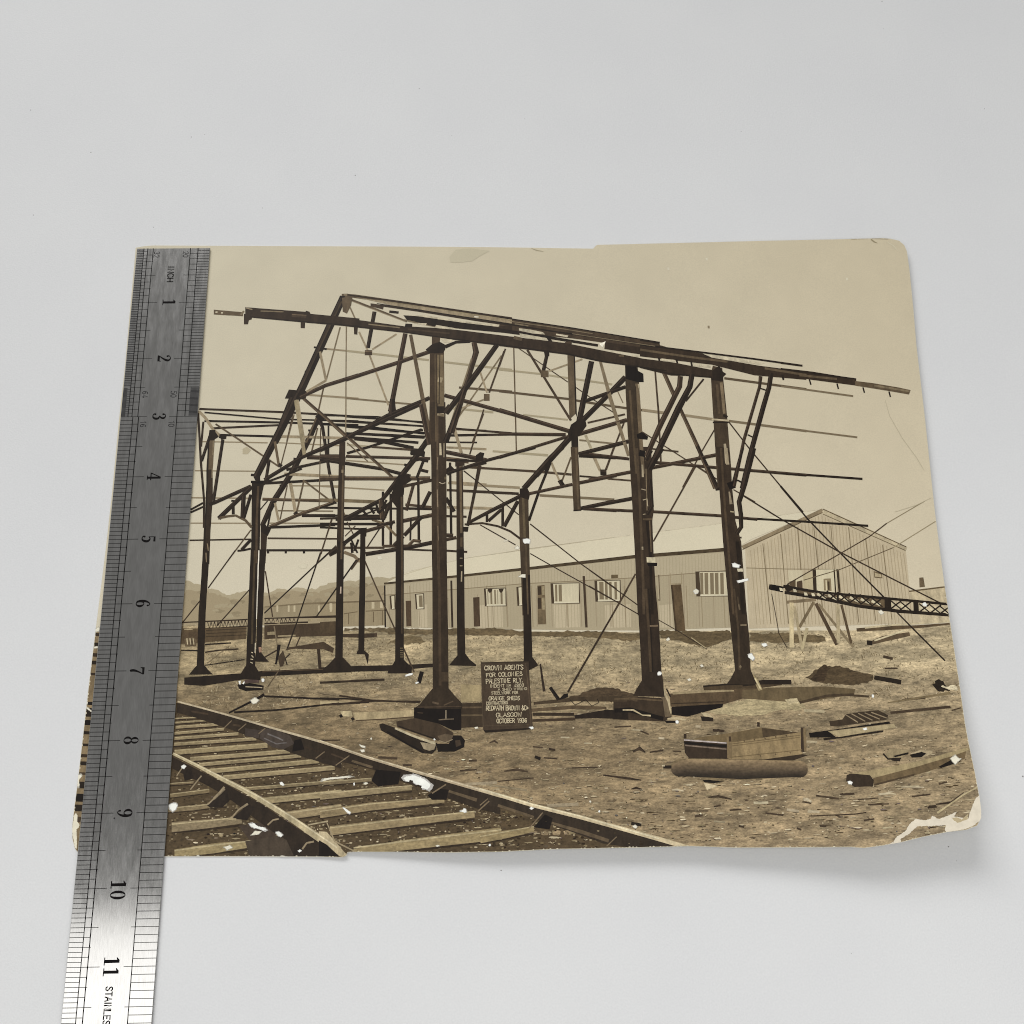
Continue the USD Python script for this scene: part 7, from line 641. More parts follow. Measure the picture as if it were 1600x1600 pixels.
('printed_scrap',5,None,'t',[((66,53,39),0,'s',[12612,-11454,24,12762,-11488,24])]),
('printed_scrap',5,None,'t',[((66,53,39),0,'s',[11954,-11633,28,12258,-11679,28])]),
('printed_scrap',5,None,'t',[((66,53,39),0,'s',[11469,-11843,36,11563,-11865,36])]),
('printed_scrap',5,None,'t',[((66,53,39),0,'s',[10726,-11664,36,10864,-11647,36])]),
('printed_scrap',5,None,'t',[((66,53,39),0,'s',[12463,-11905,32,12537,-11936,32])]),
('printed_scrap',5,None,'t',[((164,150,121),0,'s',[11050,-11757,28,11242,-11775,28])]),
('printed_scrap',5,None,'t',[((66,53,39),0,'s',[7155,-10291,20,7245,-10262,44,7305,-10304,20])]),
('printed_scrap',5,None,'t',[((66,53,39),0,'s',[7408,-10810,20,7637,-10784,52,7835,-10828,16])]),
('printed_scrap',5,None,'t',[((36,28,20),0,'s',[7961,-10558,52,8060,-10600,52])]),
('printed_scrap',5,None,'t',[((66,53,39),0,'s',[8120,-10581,24,8359,-10601,24])]),
('printed_scrap',5,None,'t',[((66,53,39),0,'s',[8613,-10770,20,9071,-10768,20])]),
('printed_scrap',5,None,'t',[((50,39,28),0,'s',[9163,-10910,24,9616,-10978,40,9832,-11011,20])]),
('printed_scrap',5,None,'t',[((50,39,28),0,'s',[9644,-11167,16,9735,-11145,40,9832,-11174,16])]),
('printed_scrap',5,None,'t',[((36,28,20),0,'s',[9715,-10496,24,9838,-10437,68,9934,-10510,24])]),
('printed_scrap',5,None,'t',[((175,162,134),0,'s',[8433,-10216,24,8593,-10223,24])]),
('printed_scrap',5,None,'t',[((170,156,127),0,'s',[8851,-10329,24,8991,-10335,24])]),
('printed_scrap',5,None,'t',[((66,53,39),0,'s',[7296,-10988,20,7931,-10939,20])]),
('printed_scrap',5,None,'t',[((145,131,106),0,'s',[8154,-11437,60,8705,-11417,60])]),
('printed_scrap',5,None,'t',[((134,120,94),0,'s',[7097,-11043,36,7807,-11156,36])]),
('printed_scrap',5,None,'t',[((36,28,20),0,'s',[9609,-11763,52,9783,-11795,52])]),
('printed_scrap',5,None,'t',[((50,39,28),0,'s',[8215,-10420,36,8325,-10442,36])]),
('printed_scrap',5,None,'t',[((66,53,39),0,'s',[7926,-10375,24,8106,-10398,24])]),
('printed_scrap',5,None,'t',[((186,173,146),0,'s',[14341,-11244,15,14521,-11240,29,14731,-11259,15])]),
('printed_scrap',5,None,'t',[((174,160,130),0,'s',[13947,-11371,18,14112,-11339,44,14232,-11369,15])]),
('printed_scrap',5,None,'t',[((66,53,39),0,'s',[14742,-11610,33,14885,-11601,33])]),
('printed_scrap',5,None,'t',[((66,53,39),0,'s',[14990,-11207,29,15139,-11174,29])]),
('printed_scrap',5,None,'t',[((169,156,125),0,'s',[13916,-11945,26,14076,-11931,26])]),
('printed_scrap',5,None,'t',[((66,53,39),0,'s',[14492,-11413,26,14816,-11385,26])]),
('printed_scrap',5,None,'t',[((66,53,39),0,'s',[14999,-11553,22,15147,-11521,18,15389,-11364,11])]),
('printed_scrap',5,None,'t',[((164,150,121),0,'s',[14883,-11712,22,15403,-11382,16,15634,-11296,11])]),
('printed_scrap',5,None,'t',[((66,53,39),0,'s',[13726,-11537,22,14083,-11529,22])]),
('printed_scrap',5,None,'t',[((66,53,39),0,'s',[13618,-11804,26,13798,-11782,26])]),
('printed_scrap',5,None,'t',[((66,53,39),0,'s',[13562,-11442,18,13921,-11425,18])]),
('printed_scrap',5,None,'t',[((66,53,39),0,'s',[5167,-10521,40,5507,-10547,40])]),
('printed_scrap',5,None,'t',[((66,53,39),0,'s',[6785,-10610,36,6925,-10608,36])]),
('printed_scrap',5,None,'t',[((66,53,39),0,'s',[6625,-10787,24,6924,-10773,24])]),
('printed_scrap',5,None,'t',[((66,53,39),0,'s',[4117,-10202,24,4478,-10200,24])]),
('printed_scrap',5,None,'t',[((153,138,112),0,'s',[6724,-11028,48,7279,-11009,48])]),
('printed_scrap',5,None,'t',[((66,53,39),0,'s',[5609,-10668,36,5768,-10671,36])]),
('printed_scrap',5,None,'t',[((66,53,39),0,'s',[9718,-10505,19,9825,-10441,56,9923,-10508,19])]),
('printed_scrap',5,None,'t',[((50,39,28),0,'s',[10015,-10514,26,10259,-10481,26])]),
('printed_scrap',5,None,'t',[((50,39,28),0,'s',[11170,-10132,41,11364,-10155,41])]),
('printed_scrap',5,None,'t',[((180,166,138),0,'s',[10190,-10258,37,10292,-10269,37])]),
('printed_scrap',5,None,'t',[((174,160,130),0,'s',[9742,-10098,26,9910,-10114,26])]),
('printed_scrap',5,None,'t',[((66,53,39),0,'s',[9872,-10119,26,10017,-10188,26])]),
('printed_scrap',5,None,'t',[((66,53,39),0,'s',[9407,-10045,26,9708,-10031,26])]),
('printed_scrap',5,None,'t',[((66,53,39),0,'s',[10425,-10499,22,10573,-10511,22])]),
('printed_scrap',5,None,'t',[((167,152,124),0,'s',[10868,-10053,48,10961,-10064,48])]),
('printed_scrap',5,None,'t',[((66,53,39),0,'s',[12859,-11353,30,13243,-11416,30])]),
('printed_scrap',5,None,'t',[((175,162,132),0,'s',[14362,-11236,25,14650,-11237,25])]),
('printed_scrap',5,None,'t',[((50,39,28),0,'s',[14729,-11613,38,14876,-11592,38])]),
('printed_scrap',5,None,'t',[((175,162,134),0,'s',[13931,-11361,34,14139,-11346,34])]),
('printed_scrap',5,None,'t',[((66,53,39),0,'s',[13274,-11343,34,13522,-11339,34])]),
('printed_scrap',5,None,'t',[((66,53,39),0,'s',[12856,-11877,30,12967,-11888,30])]),
('printed_scrap',5,None,'t',[((180,165,136),0,'s',[12680,-11631,34,12885,-11636,34])]),
('printed_scrap',5,None,'t',[((66,53,39),0,'s',[12692,-11704,19,13472,-11693,19,13680,-11668,19])]),
('printed_scrap',5,None,'t',[((66,53,39),0,'s',[14366,-9898,47,15446,-9815,47])]),
('printed_scrap',5,None,'t',[((66,53,39),0,'s',[15456,-9882,21,15634,-9837,21])]),
('printed_scrap',5,None,'t',[((66,53,39),0,'s',[14378,-8844,51,14546,-8894,51])]),
('printed_scrap',5,None,'t',[((66,53,39),0,'s',[14371,-9071,30,14609,-9073,30])]),
('printed_scrap',5,None,'t',[((169,155,124),0,'s',[12837,-9812,56,13198,-9840,56])]),
('printed_scrap',5,None,'t',[((164,150,121),0,'s',[12814,-10384,43,13002,-10400,43])]),
('printed_track_bed',5,None,'t',[((81,67,47),0,'p',[1089,-9474,1527,-9480,2395,-9703,3189,-9946,3886,-10141,4465,-10334,4973,-10537,5650,-10732,6424,-10985,7315,-11240,7874,-11418,8729,-11645,9500,-11867,10079,-12052,10513,-12179,9727,-12401,1311,-12247])]),
('printed_sleeper',6,None,'t',[((142,126,95),0,'s',[1499,-9770,24,1949,-9750,24]),((52,41,29),-0.3,'s',[1500,-9792,18,1951,-9772,18]),((172,157,122),0.3,'s',[1498,-9762,10,1949,-9742,10])]),
('printed_sleeper',6,None,'t',[((142,126,95),0,'s',[1504,-9845,32,2074,-9812,32]),((52,41,29),-0.3,'s',[1506,-9871,18,2076,-9839,18]),((172,157,122),0.3,'s',[1503,-9834,10,2073,-9802,10])]),
('printed_sleeper',6,None,'t',[((142,126,95),0,'s',[1520,-9926,52,2279,-9884,52]),((52,41,29),-0.3,'s',[1523,-9962,18,2282,-9921,18]),((172,157,122),0.3,'s',[1519,-9909,10,2278,-9867,10])]),
('printed_sleeper',6,None,'t',[((142,126,95),0,'s',[1508,-10035,52,2385,-9971,52]),((52,41,29),-0.3,'s',[1511,-10071,18,2387,-10007,18]),((172,157,122),0.3,'s',[1507,-10018,10,2384,-9954,10])]),
('printed_sleeper',6,None,'t',[((142,126,95),0,'s',[1515,-10127,56,2651,-10059,56]),((52,41,29),-0.3,'s',[1518,-10165,18,2653,-10098,18]),((172,157,122),0.3,'s',[1514,-10109,10,2650,-10041,10])]),
('printed_sleeper',6,None,'t',[((142,126,95),0,'s',[1513,-10231,60,2976,-10153,60]),((52,41,29),-0.3,'s',[1516,-10272,18,2978,-10193,18]),((172,157,122),0.3,'s',[1512,-10212,10,2975,-10134,10])]),
('printed_sleeper',6,None,'t',[((146,130,97),0,'s',[1534,-10374,92,3182,-10272,92]),((52,41,29),-0.3,'s',[1538,-10429,18,3185,-10328,18]),((172,157,122),0.3,'s',[1531,-10344,11,3181,-10243,11])]),
('printed_sleeper',6,None,'t',[((142,126,95),0,'s',[1821,-10499,76,3587,-10386,76]),((52,41,29),-0.3,'s',[1824,-10547,18,3589,-10434,18]),((172,157,122),0.3,'s',[1819,-10475,10,3586,-10362,10])]),
('printed_sleeper',6,None,'t',[((142,126,95),0,'s',[1987,-10601,64,3790,-10469,64]),((52,41,29),-0.3,'s',[1990,-10643,18,3792,-10511,18]),((172,157,122),0.3,'s',[1986,-10581,10,3790,-10449,10])]),
('printed_sleeper',6,None,'t',[((146,130,97),0,'s',[2134,-10722,84,4113,-10566,84]),((52,41,29),-0.3,'s',[2137,-10773,18,4115,-10618,18]),((172,157,122),0.3,'s',[2132,-10695,10,4112,-10540,10])]),
('printed_sleeper',6,None,'t',[((142,126,95),0,'s',[2418,-10836,84,4397,-10690,84]),((52,41,29),-0.3,'s',[2422,-10888,18,4398,-10742,18]),((172,157,122),0.3,'s',[2417,-10810,10,4396,-10664,10])]),
('printed_sleeper',6,None,'t',[((127,112,84),0,'s',[2825,-11039,60,4286,-10945,60,4563,-10919,60]),((52,41,29),-0.3,'s',[2828,-11078,18,4287,-10985,18,4564,-10958,18]),((172,157,122),0.3,'s',[2824,-11020,10,4285,-10926,10,4562,-10900,10])]),
('printed_sleeper',6,None,'t',[((149,133,100),0,'s',[3152,-11250,113,4530,-11134,112]),((52,41,29),-0.3,'s',[3155,-11315,23,4532,-11199,22]),((172,157,122),0.3,'s',[3150,-11216,14,4529,-11099,13])]),
('printed_sleeper',6,None,'t',[((147,130,98),0,'s',[3578,-11517,141,4539,-11399,141]),((52,41,29),-0.3,'s',[3581,-11594,28,4541,-11477,28]),((172,157,122),0.3,'s',[3576,-11474,17,4537,-11356,17])]),
('printed_sleeper',6,None,'t',[((120,105,79),0,'s',[4204,-10963,68,5057,-10912,68]),((52,41,29),-0.3,'s',[4206,-11007,18,5058,-10956,18]),((172,157,122),0.3,'s',[4204,-10942,10,5056,-10891,10])]),
('printed_sleeper',6,None,'t',[((142,126,95),0,'s',[4153,-11190,121,5101,-11114,112,5774,-11072,80]),((52,41,29),-0.3,'s',[4156,-11258,24,5103,-11182,24,5775,-11141,24]),((172,157,122),0.3,'s',[4152,-11152,14,5100,-11076,14,5773,-11034,14])]),
('printed_sleeper',6,None,'t',[((137,120,89),0,'s',[4164,-11497,145,5048,-11386,140,6349,-11300,88]),((52,41,29),-0.3,'s',[4167,-11576,29,5050,-11466,29,6349,-11380,29]),((172,157,122),0.3,'s',[4163,-11452,17,5047,-11341,17,6349,-11255,17])]),
('printed_sleeper',6,None,'t',[((142,125,93),0,'s',[4352,-11789,161,5350,-11692,148,6880,-11557,112]),((52,41,29),-0.3,'s',[4355,-11875,32,5352,-11779,32,6879,-11644,32]),((172,157,122),0.3,'s',[4350,-11740,19,5349,-11643,19,6880,-11507,19])]),
('printed_sleeper',6,None,'t',[((146,129,94),0,'s',[4774,-12151,80,5553,-12069,172,7345,-11897,208]),((52,41,29),-0.3,'s',[4777,-12259,42,5554,-12177,42,7344,-12006,41]),((172,157,122),0.3,'s',[4772,-12088,25,5552,-12006,25,7346,-11834,25])]),
('printed_sleeper',6,None,'t',[((141,124,89),0,'s',[6972,-11986,144,7459,-11908,132,7908,-11832,88]),((52,41,29),-0.3,'s',[6971,-12064,29,7458,-11986,29,7907,-11911,29]),((172,157,122),0.3,'s',[6972,-11942,17,7460,-11864,17,7910,-11788,17])]),
('printed_sleeper',6,None,'t',[((118,103,75),0,'s',[1512,-11136,72,2196,-11060,72]),((52,41,29),-0.3,'s',[1515,-11181,18,2198,-11105,18]),((172,157,122),0.3,'s',[1510,-11113,10,2194,-11038,10])]),
('printed_sleeper',6,None,'t',[((123,108,81),0,'s',[1491,-11384,80,1940,-11352,92,2525,-11293,60]),((52,41,29),-0.3,'s',[1495,-11438,18,1944,-11406,18,2528,-11348,18]),((172,157,122),0.3,'s',[1489,-11355,11,1938,-11324,11,2523,-11265,11])]),
('printed_sleeper',6,None,'t',[((132,117,90),0,'s',[1582,-11683,173,2194,-11635,153,2797,-11578,121]),((52,41,29),-0.3,'s',[1589,-11775,35,2200,-11727,35,2802,-11670,35]),((172,157,122),0.3,'s',[1578,-11631,21,2190,-11583,21,2794,-11525,21])]),
('printed_sleeper',6,None,'t',[((146,130,94),0,'s',[1665,-12132,141,2376,-12048,169,2879,-11999,121,3456,-11856,60]),((52,41,29),-0.3,'s',[1671,-12220,34,2382,-12137,34,2884,-12088,34,3460,-11946,34]),((172,157,122),0.3,'s',[1661,-12081,20,2373,-11997,20,2876,-11948,20,3454,-11805,20])]),
('printed_sleeper',6,None,'t',[((114,98,73),0,'s',[1497,-10936,40,1909,-10913,40]),((52,41,29),-0.3,'s',[1499,-10966,18,1911,-10943,18]),((172,157,122),0.3,'s',[1496,-10924,10,1909,-10901,10])]),
('printed_rail',9,None,'s',[((47,38,28),0,'p',[1518,-9484,2390,-9715,3166,-9950,3857,-10148,4506,-10353,4517,-10708,4174,-10603,3669,-10436,3058,-10186,2444,-9956,1890,-9765,1520,-9658]),((45,36,26),0,'p',[4098,-10222,4967,-10527,5650,-10739,6427,-10972,7335,-11257,7330,-11570,6880,-11444,6428,-11278,6051,-11113,5574,-10946,5092,-10739,4611,-10611,4109,-10522]),((49,40,30),0,'p',[6958,-11130,7880,-11423,8735,-11652,9505,-11877,10098,-12059,10268,-12128,10265,-12176,9490,-12162,9105,-12099,8723,-11950,8338,-11809,7913,-11647,7446,-11483,6957,-11356]),((64,55,48),0.2,'p',[3048,-9985,3268,-9968,3575,-10113,3662,-10255,3466,-10353,3264,-10310,3036,-10146]),((61,52,45),0.15,'p',[2766,-9960,3049,-10005,3016,-10145,2773,-10102]),((101,95,91),0.3,'s',[3172,-10067,24,3377,-10151,24,3459,-10192,24]),((94,88,84),0.3,'s',[3116,-10147,20,3341,-10251,20,3521,-10233,20]),((89,75,56),0.3,'s',[4699,-10576,40,5071,-10698,40]),((89,75,56),0.3,'s',[6427,-11144,40,6920,-11312,60]),((66,53,39),0.3,'s',[4326,-10446,28,4589,-10550,28]),((89,75,56),0.3,'s',[7290,-11411,48,7914,-11632,48]),((89,75,56),0.3,'s',[8223,-11734,40,8725,-11892,64,9204,-12057,60]),((50,39,28),0.3,'s',[3662,-10255,28,4107,-10403,28]),((66,53,39),0.3,'s',[1781,-9641,32,2087,-9697,32]),((66,53,39),0.3,'s',[2541,-9896,36,2683,-9919,36]),((112,96,74),0.4,'s',[4412,-10651,18,4651,-10482,18]),((112,96,74),0.4,'s',[6131,-11178,24,6378,-11025,24]),((112,96,74),0.4,'s',[6939,-11507,24,7137,-11335,24]),((112,96,74),0.4,'s',[7831,-11819,20,8072,-11553,20]),((112,96,74),0.4,'s',[9161,-12147,18,9343,-11989,18]),((112,96,74),0.4,'s',[6976,-11405,18,7115,-11290,18]),((112,96,74),0.4,'s',[2384,-9955,18,2517,-9819,18]),((112,96,74),0.4,'s',[2647,-9999,18,2781,-9880,18]),((112,96,74),0.4,'s',[4052,-10522,20,4207,-10404,20]),((112,96,74),0.4,'s',[3012,-10065,18,3127,-9966,18]),((23,17,12),0.35,'p',[5132,-10739,5571,-10787,5535,-11004,5179,-11037,5057,-10936]),((23,17,12),0.35,'p',[6052,-11212,6249,-11097,6427,-11121,6388,-11297,6132,-11292]),((23,17,12),0.35,'p',[7909,-11801,8111,-11583,8245,-11653,8181,-11845]),((23,17,12),0.35,'p',[3659,-10195,3778,-10167,3846,-10359,3628,-10395]),((177,162,134),0.6,'s',[1522,-9458,28,1958,-9579,30,2389,-9703,32,2778,-9819,34,3166,-9938,36,3857,-10142,40,4505,-10341,44]),((168,151,123),0.6,'s',[4098,-10212,44,4523,-10359,46,4967,-10517,48,5650,-10733,52,6427,-10966,60,7355,-11249,68]),((190,174,141),0.6,'s',[6958,-11124,60,7430,-11271,64,7880,-11417,66,8735,-11646,68,9505,-11871,72,10117,-12054,76,10554,-12190,72]),((210,199,167),0.7,'s',[6978,-11112,18,7880,-11401,18,8736,-11629,18,10080,-12034,18]),((196,182,153),0.7,'s',[4117,-10202,16,4967,-10505,16,5649,-10719,16,7315,-11229,16])]),
('printed_rail',9,None,'s',[((43,34,25),0,'p',[1500,-10453,2424,-10921,3115,-11302,3723,-11698,4495,-12189,4486,-12236,3745,-12222,3596,-11935,3335,-11778,3031,-11562,2723,-11325,2436,-11127,2109,-10946,1803,-10804,1515,-10661]),((66,56,45),-0.3,'p',[2876,-11942,3437,-11856,3933,-12036,4447,-12216,4447,-12239,2968,-12213]),((63,52,42),-0.35,'p',[2743,-11673,3132,-11621,3453,-11799,3342,-11931,2952,-11924]),((170,156,123),0.6,'s',[1506,-10399,44,1948,-10612,60,2420,-10862,76,2807,-11054,84,3112,-11230,92,3436,-11426,96,3719,-11608,105,4122,-11878,125,4522,-12133,141]),((175,160,128),0.6,'p',[4156,-11793,4293,-11807,4355,-11873,4436,-11960,4658,-12205,4611,-12257,4522,-12218,4381,-12083,4161,-11945]),((200,187,155),0.7,'s',[1515,-10387,12,2418,-10836,16,3110,-11199,18,3718,-11566,20,4481,-12075,24]),((147,132,104),0.65,'s',[4288,-11642,16,4436,-11970,28,4833,-12167,20]),((23,17,12),0.65,'p',[4161,-11945,4301,-12024,4522,-12222,4503,-12240,4172,-12234]),((135,120,95),0.5,'s',[1604,-10791,20,1702,-10634,20]),((135,120,95),0.5,'s',[1859,-11040,24,2040,-10797,24]),((135,120,95),0.5,'s',[2191,-11298,24,2339,-11145,32,2458,-11000,40]),((135,120,95),0.5,'s',[2618,-11536,24,2728,-11403,32,2889,-11299,40]),((135,120,95),0.5,'s',[3252,-11671,28,3345,-11586,28,3443,-11569,28]),((135,120,95),0.5,'s',[3877,-12092,32,3951,-11989,32,4077,-11967,32]),((38,30,23),0.3,'p',[2173,-11317,2360,-11164,2509,-11030,2561,-11245,2450,-11350,2234,-11357]),((38,30,23),0.3,'p',[1695,-10684,1853,-10666,1905,-10844,1749,-10881]),((38,30,23),0.3,'p',[2619,-11556,2899,-11309,3020,-11369,2895,-11579]),((112,99,78),0.45,'s',[2283,-11202,52,2460,-11029,52]),((147,132,102),0.5,'s',[2560,-11555,36,2698,-11566,36]),((160,146,116),0.5,'s',[3958,-11683,24,4310,-11623,24])]),
('printed_left_strip',6,None,'s',[((123,106,79),0,'p',[-195,-8107,40,-8110,31,-9247,25,-11740,67,-12152,-155,-12149,-198,-10627]),((50,39,28),0.2,'s',[-542,-8163,57,107,-8196,57]),((36,28,20),0.2,'s',[-522,-8357,80,125,-8390,80]),((50,39,28),0.2,'s',[-502,-8550,69,143,-8583,69]),((36,28,20),0.2,'s',[-487,-8694,69,156,-8727,69]),((50,39,28),0.2,'s',[-465,-8909,46,176,-8942,46]),((23,17,12),0.2,'s',[-409,-9452,57,227,-9485,57]),((36,28,20),0.2,'s',[-392,-9616,161,242,-9648,161]),((23,17,12),0.2,'s',[-373,-9802,92,259,-9834,92]),((36,28,20),0.2,'s',[-354,-9986,57,276,-10019,57]),((36,28,20),0.2,'s',[-332,-10205,46,297,-10237,46]),((50,39,28),0.2,'s',[-312,-10399,57,315,-10431,57]),((36,28,20),0.2,'s',[-298,-10535,69,327,-10567,69]),((66,53,39),0.2,'s',[-280,-10716,46,344,-10748,46]),((36,28,20),0.2,'s',[-259,-10918,115,363,-10950,115]),((23,17,12),0.2,'s',[-236,-11141,138,384,-11173,138]),((36,28,20),0.2,'s',[-218,-11319,115,400,-11350,115]),((66,53,39),0.2,'s',[-197,-11517,92,419,-11549,92])]),
('flaked_patch',18,None,'w',[((180,176,169),0,'p',[7827,-6427,7912,-6409,7978,-6438,7971,-6524,7854,-6522,7826,-6479]),((243,239,229),0.4,'p',[7839,-6435,7909,-6421,7963,-6444,7958,-6512,7861,-6511,7838,-6477])]),
('flaked_patch',18,None,'w',[((167,162,148),0,'p',[7663,-6600,7730,-6554,7774,-6602,7751,-6630,7681,-6624]),((226,220,200),0.4,'p',[7673,-6601,7728,-6564,7764,-6602,7746,-6624,7688,-6620])]),
('flaked_patch',18,None,'w',[((209,201,180),0.4,'p',[7444,-6480,7492,-6434,7564,-6435,7513,-6476])]),
('flaked_patch',18,None,'w',[((167,162,148),0,'p',[7719,-7182,7795,-7123,7872,-7126,7870,-7203]),((226,220,200),0.4,'p',[7736,-7177,7798,-7130,7861,-7133,7860,-7194])]),
('flaked_patch',18,None,'w',[((180,176,169),0,'p',[11761,-6975,11821,-6967,11927,-7021,11889,-7077,11768,-7051]),((243,239,229),0.4,'p',[11774,-6984,11823,-6978,11910,-7020,11879,-7064,11780,-7044])]),
('flaked_patch',18,None,'w',[((204,193,165),0.4,'p',[11848,-7088,11957,-7081,11960,-7146,11862,-7144])]),
('flaked_patch',18,None,'w',[((180,176,169),0,'p',[11815,-7321,11921,-7307,12044,-7281,12051,-7326,11850,-7375]),((243,239,229),0.4,'p',[11837,-7321,11924,-7310,12024,-7290,12030,-7325,11866,-7364])]),
('flaked_patch',18,None,'w',[((180,176,169),0,'p',[10993,-7514,11035,-7468,11099,-7493,11095,-7555,11028,-7577]),((243,239,229),0.4,'p',[11003,-7515,11038,-7479,11090,-7499,11087,-7548,11032,-7565])]),
('flaked_patch',18,None,'w',[((167,162,148),0,'p',[11003,-7493,11055,-7464,11112,-7502,11081,-7571,11016,-7556]),((226,220,200),0.4,'p',[11012,-7498,11055,-7475,11101,-7506,11076,-7560,11023,-7548])]),
('flaked_patch',18,None,'w',[((180,176,169),0,'p',[10233,-9060,10274,-9025,10325,-9057,10301,-9105,10248,-9109]),((243,239,229),0.4,'p',[10241,-9062,10274,-9035,10316,-9060,10297,-9098,10253,-9101])]),
('flaked_patch',18,None,'w',[((180,176,169),0,'p',[10509,-9952,10548,-9931,10583,-9966,10555,-10009,10518,-9995]),((243,239,229),0.4,'p',[10515,-9956,10547,-9939,10576,-9967,10553,-10001,10523,-9990])]),
('flaked_patch',18,None,'w',[((180,176,169),0,'p',[11910,-8742,11993,-8717,12044,-8826,12002,-8874,11922,-8805]),((243,239,229),0.4,'p',[11922,-8753,11990,-8733,12032,-8819,11997,-8857,11931,-8803])]),
('flaked_patch',18,None,'w',[((167,162,148),0,'p',[12185,-8540,12279,-8535,12296,-8587,12229,-8619,12189,-8592]),((226,220,200),0.4,'p',[12194,-8547,12271,-8543,12285,-8585,12230,-8610,12197,-8588])]),
('flaked_patch',18,None,'w',[((167,162,148),0,'p',[10428,-8434,10485,-8395,10515,-8429,10459,-8466]),((226,220,200),0.4,'p',[10436,-8434,10482,-8402,10507,-8430,10461,-8459])]),
('flaked_patch',18,None,'w',[((117,103,80),0.4,'p',[11738,-8972,11767,-8948,11789,-8980,11760,-9002])]),
('flaked_patch',18,None,'w',[((167,162,148),0,'p',[11019,-8929,11073,-8914,11098,-8959,11048,-8967]),((226,220,200),0.4,'p',[11026,-8932,11071,-8920,11091,-8956,11050,-8962])]),
('flaked_patch',18,None,'w',[((167,162,148),0,'p',[10769,-9182,10834,-9170,10861,-9206,10803,-9223]),((226,220,200),0.4,'p',[10778,-9185,10831,-9176,10853,-9204,10805,-9217])]),
('flaked_patch',18,None,'w',[((167,162,148),0,'p',[14384,-7980,14456,-7945,14510,-8013,14443,-8054]),((226,220,200),0.4,'p',[14396,-7984,14455,-7957,14499,-8010,14444,-8042])]),
('flaked_patch',18,None,'w',[((180,176,169),0,'p',[15226,-7844,15287,-7815,15331,-7864,15296,-7906,15236,-7893]),((243,239,229),0.4,'p',[15235,-7848,15284,-7825,15321,-7864,15293,-7897,15243,-7887])]),
('flaked_patch',18,None,'w',[((180,176,169),0,'p',[12178,-8556,12250,-8534,12299,-8588,12229,-8616]),((243,239,229),0.4,'p',[12189,-8560,12248,-8542,12288,-8585,12231,-8607])]),
('flaked_patch',18,None,'w',[((180,176,169),0,'p',[11931,-7293,12047,-7277,12049,-7320,11927,-7348]),((243,239,229),0.4,'p',[11941,-7296,12036,-7284,12038,-7317,11938,-7339])]),
('flaked_patch',18,None,'w',[((180,176,169),0,'p',[7861,-10022,7935,-10008,7960,-10039,7913,-10066]),((243,239,229),0.4,'p',[7871,-10024,7932,-10013,7952,-10038,7914,-10059])]),
('flaked_patch',18,None,'w',[((167,162,148),0,'p',[6880,-10007,6943,-9997,6963,-10030,6900,-10039]),((226,220,200),0.4,'p',[6887,-10009,6939,-10001,6956,-10027,6904,-10035])]),
('flaked_patch',18,None,'w',[((180,176,169),0,'p',[5621,-9028,5706,-8994,5774,-8991,5770,-9024,5632,-9059]),((243,239,229),0.4,'p',[5635,-9026,5705,-8999,5761,-8997,5758,-9023,5644,-9051])]),
('flaked_patch',18,None,'w',[((180,176,169),0,'p',[5807,-9173,5860,-9147,5882,-9174,5829,-9201]),((243,239,229),0.4,'p',[5814,-9173,5857,-9153,5875,-9174,5832,-9196])]),
('flaked_patch',18,None,'w',[((180,176,169),0,'p',[2596,-9100,2633,-9083,2648,-9167,2616,-9166]),((243,239,229),0.4,'p',[2600,-9106,2631,-9093,2643,-9159,2617,-9159])]),
('flaked_patch',18,None,'w',[((180,176,169),0,'p',[2666,-9149,2693,-9106,2719,-9106,2692,-9167]),((243,239,229),0.4,'p',[2671,-9146,2693,-9111,2714,-9112,2692,-9160])]),
('flaked_patch',18,None,'w',[((180,176,169),0,'p',[3009,-9069,3041,-9043,3072,-9070,3060,-9127,3018,-9118]),((243,239,229),0.4,'p',[3014,-9073,3041,-9052,3066,-9073,3057,-9118,3021,-9111])]),
('flaked_patch',18,None,'w',[((167,162,148),0,'p',[2821,-9450,2913,-9397,3000,-9452,2940,-9517,2878,-9527]),((226,220,200),0.4,'p',[2837,-9454,2912,-9412,2984,-9456,2935,-9506,2883,-9514])]),
('flaked_patch',18,None,'w',[((212,203,178),0.4,'p',[3589,-6909,3677,-6864,3767,-6874,3752,-6948,3645,-6965])]),
('flaked_patch',18,None,'w',[((218,211,188),0.4,'p',[5077,-6745,5148,-6727,5168,-6793,5096,-6805])]),
('flaked_patch',18,None,'w',[((216,209,186),0.4,'p',[2058,-5373,2082,-5325,2113,-5373,2083,-5398])]),
('flaked_patch',18,None,'w',[((180,176,169),0,'p',[1666,-10622,1719,-10589,1766,-10624,1725,-10673,1680,-10663]),((243,239,229),0.4,'p',[1674,-10625,1718,-10599,1757,-10626,1723,-10665,1686,-10657])]),
('flaked_patch',18,None,'w',[((180,176,169),0,'p',[1485,-11299,1559,-11260,1624,-11257,1667,-11302,1635,-11394,1571,-11426,1512,-11370]),((243,239,229),0.4,'p',[1502,-11305,1563,-11275,1617,-11272,1652,-11308,1625,-11380,1572,-11406,1524,-11361])]),
('flaked_patch',18,None,'w',[((180,176,169),0,'p',[3425,-10939,3461,-10918,3520,-10979,3498,-11001,3442,-10978]),((243,239,229),0.4,'p',[3433,-10944,3463,-10927,3510,-10976,3493,-10993,3447,-10975])]),
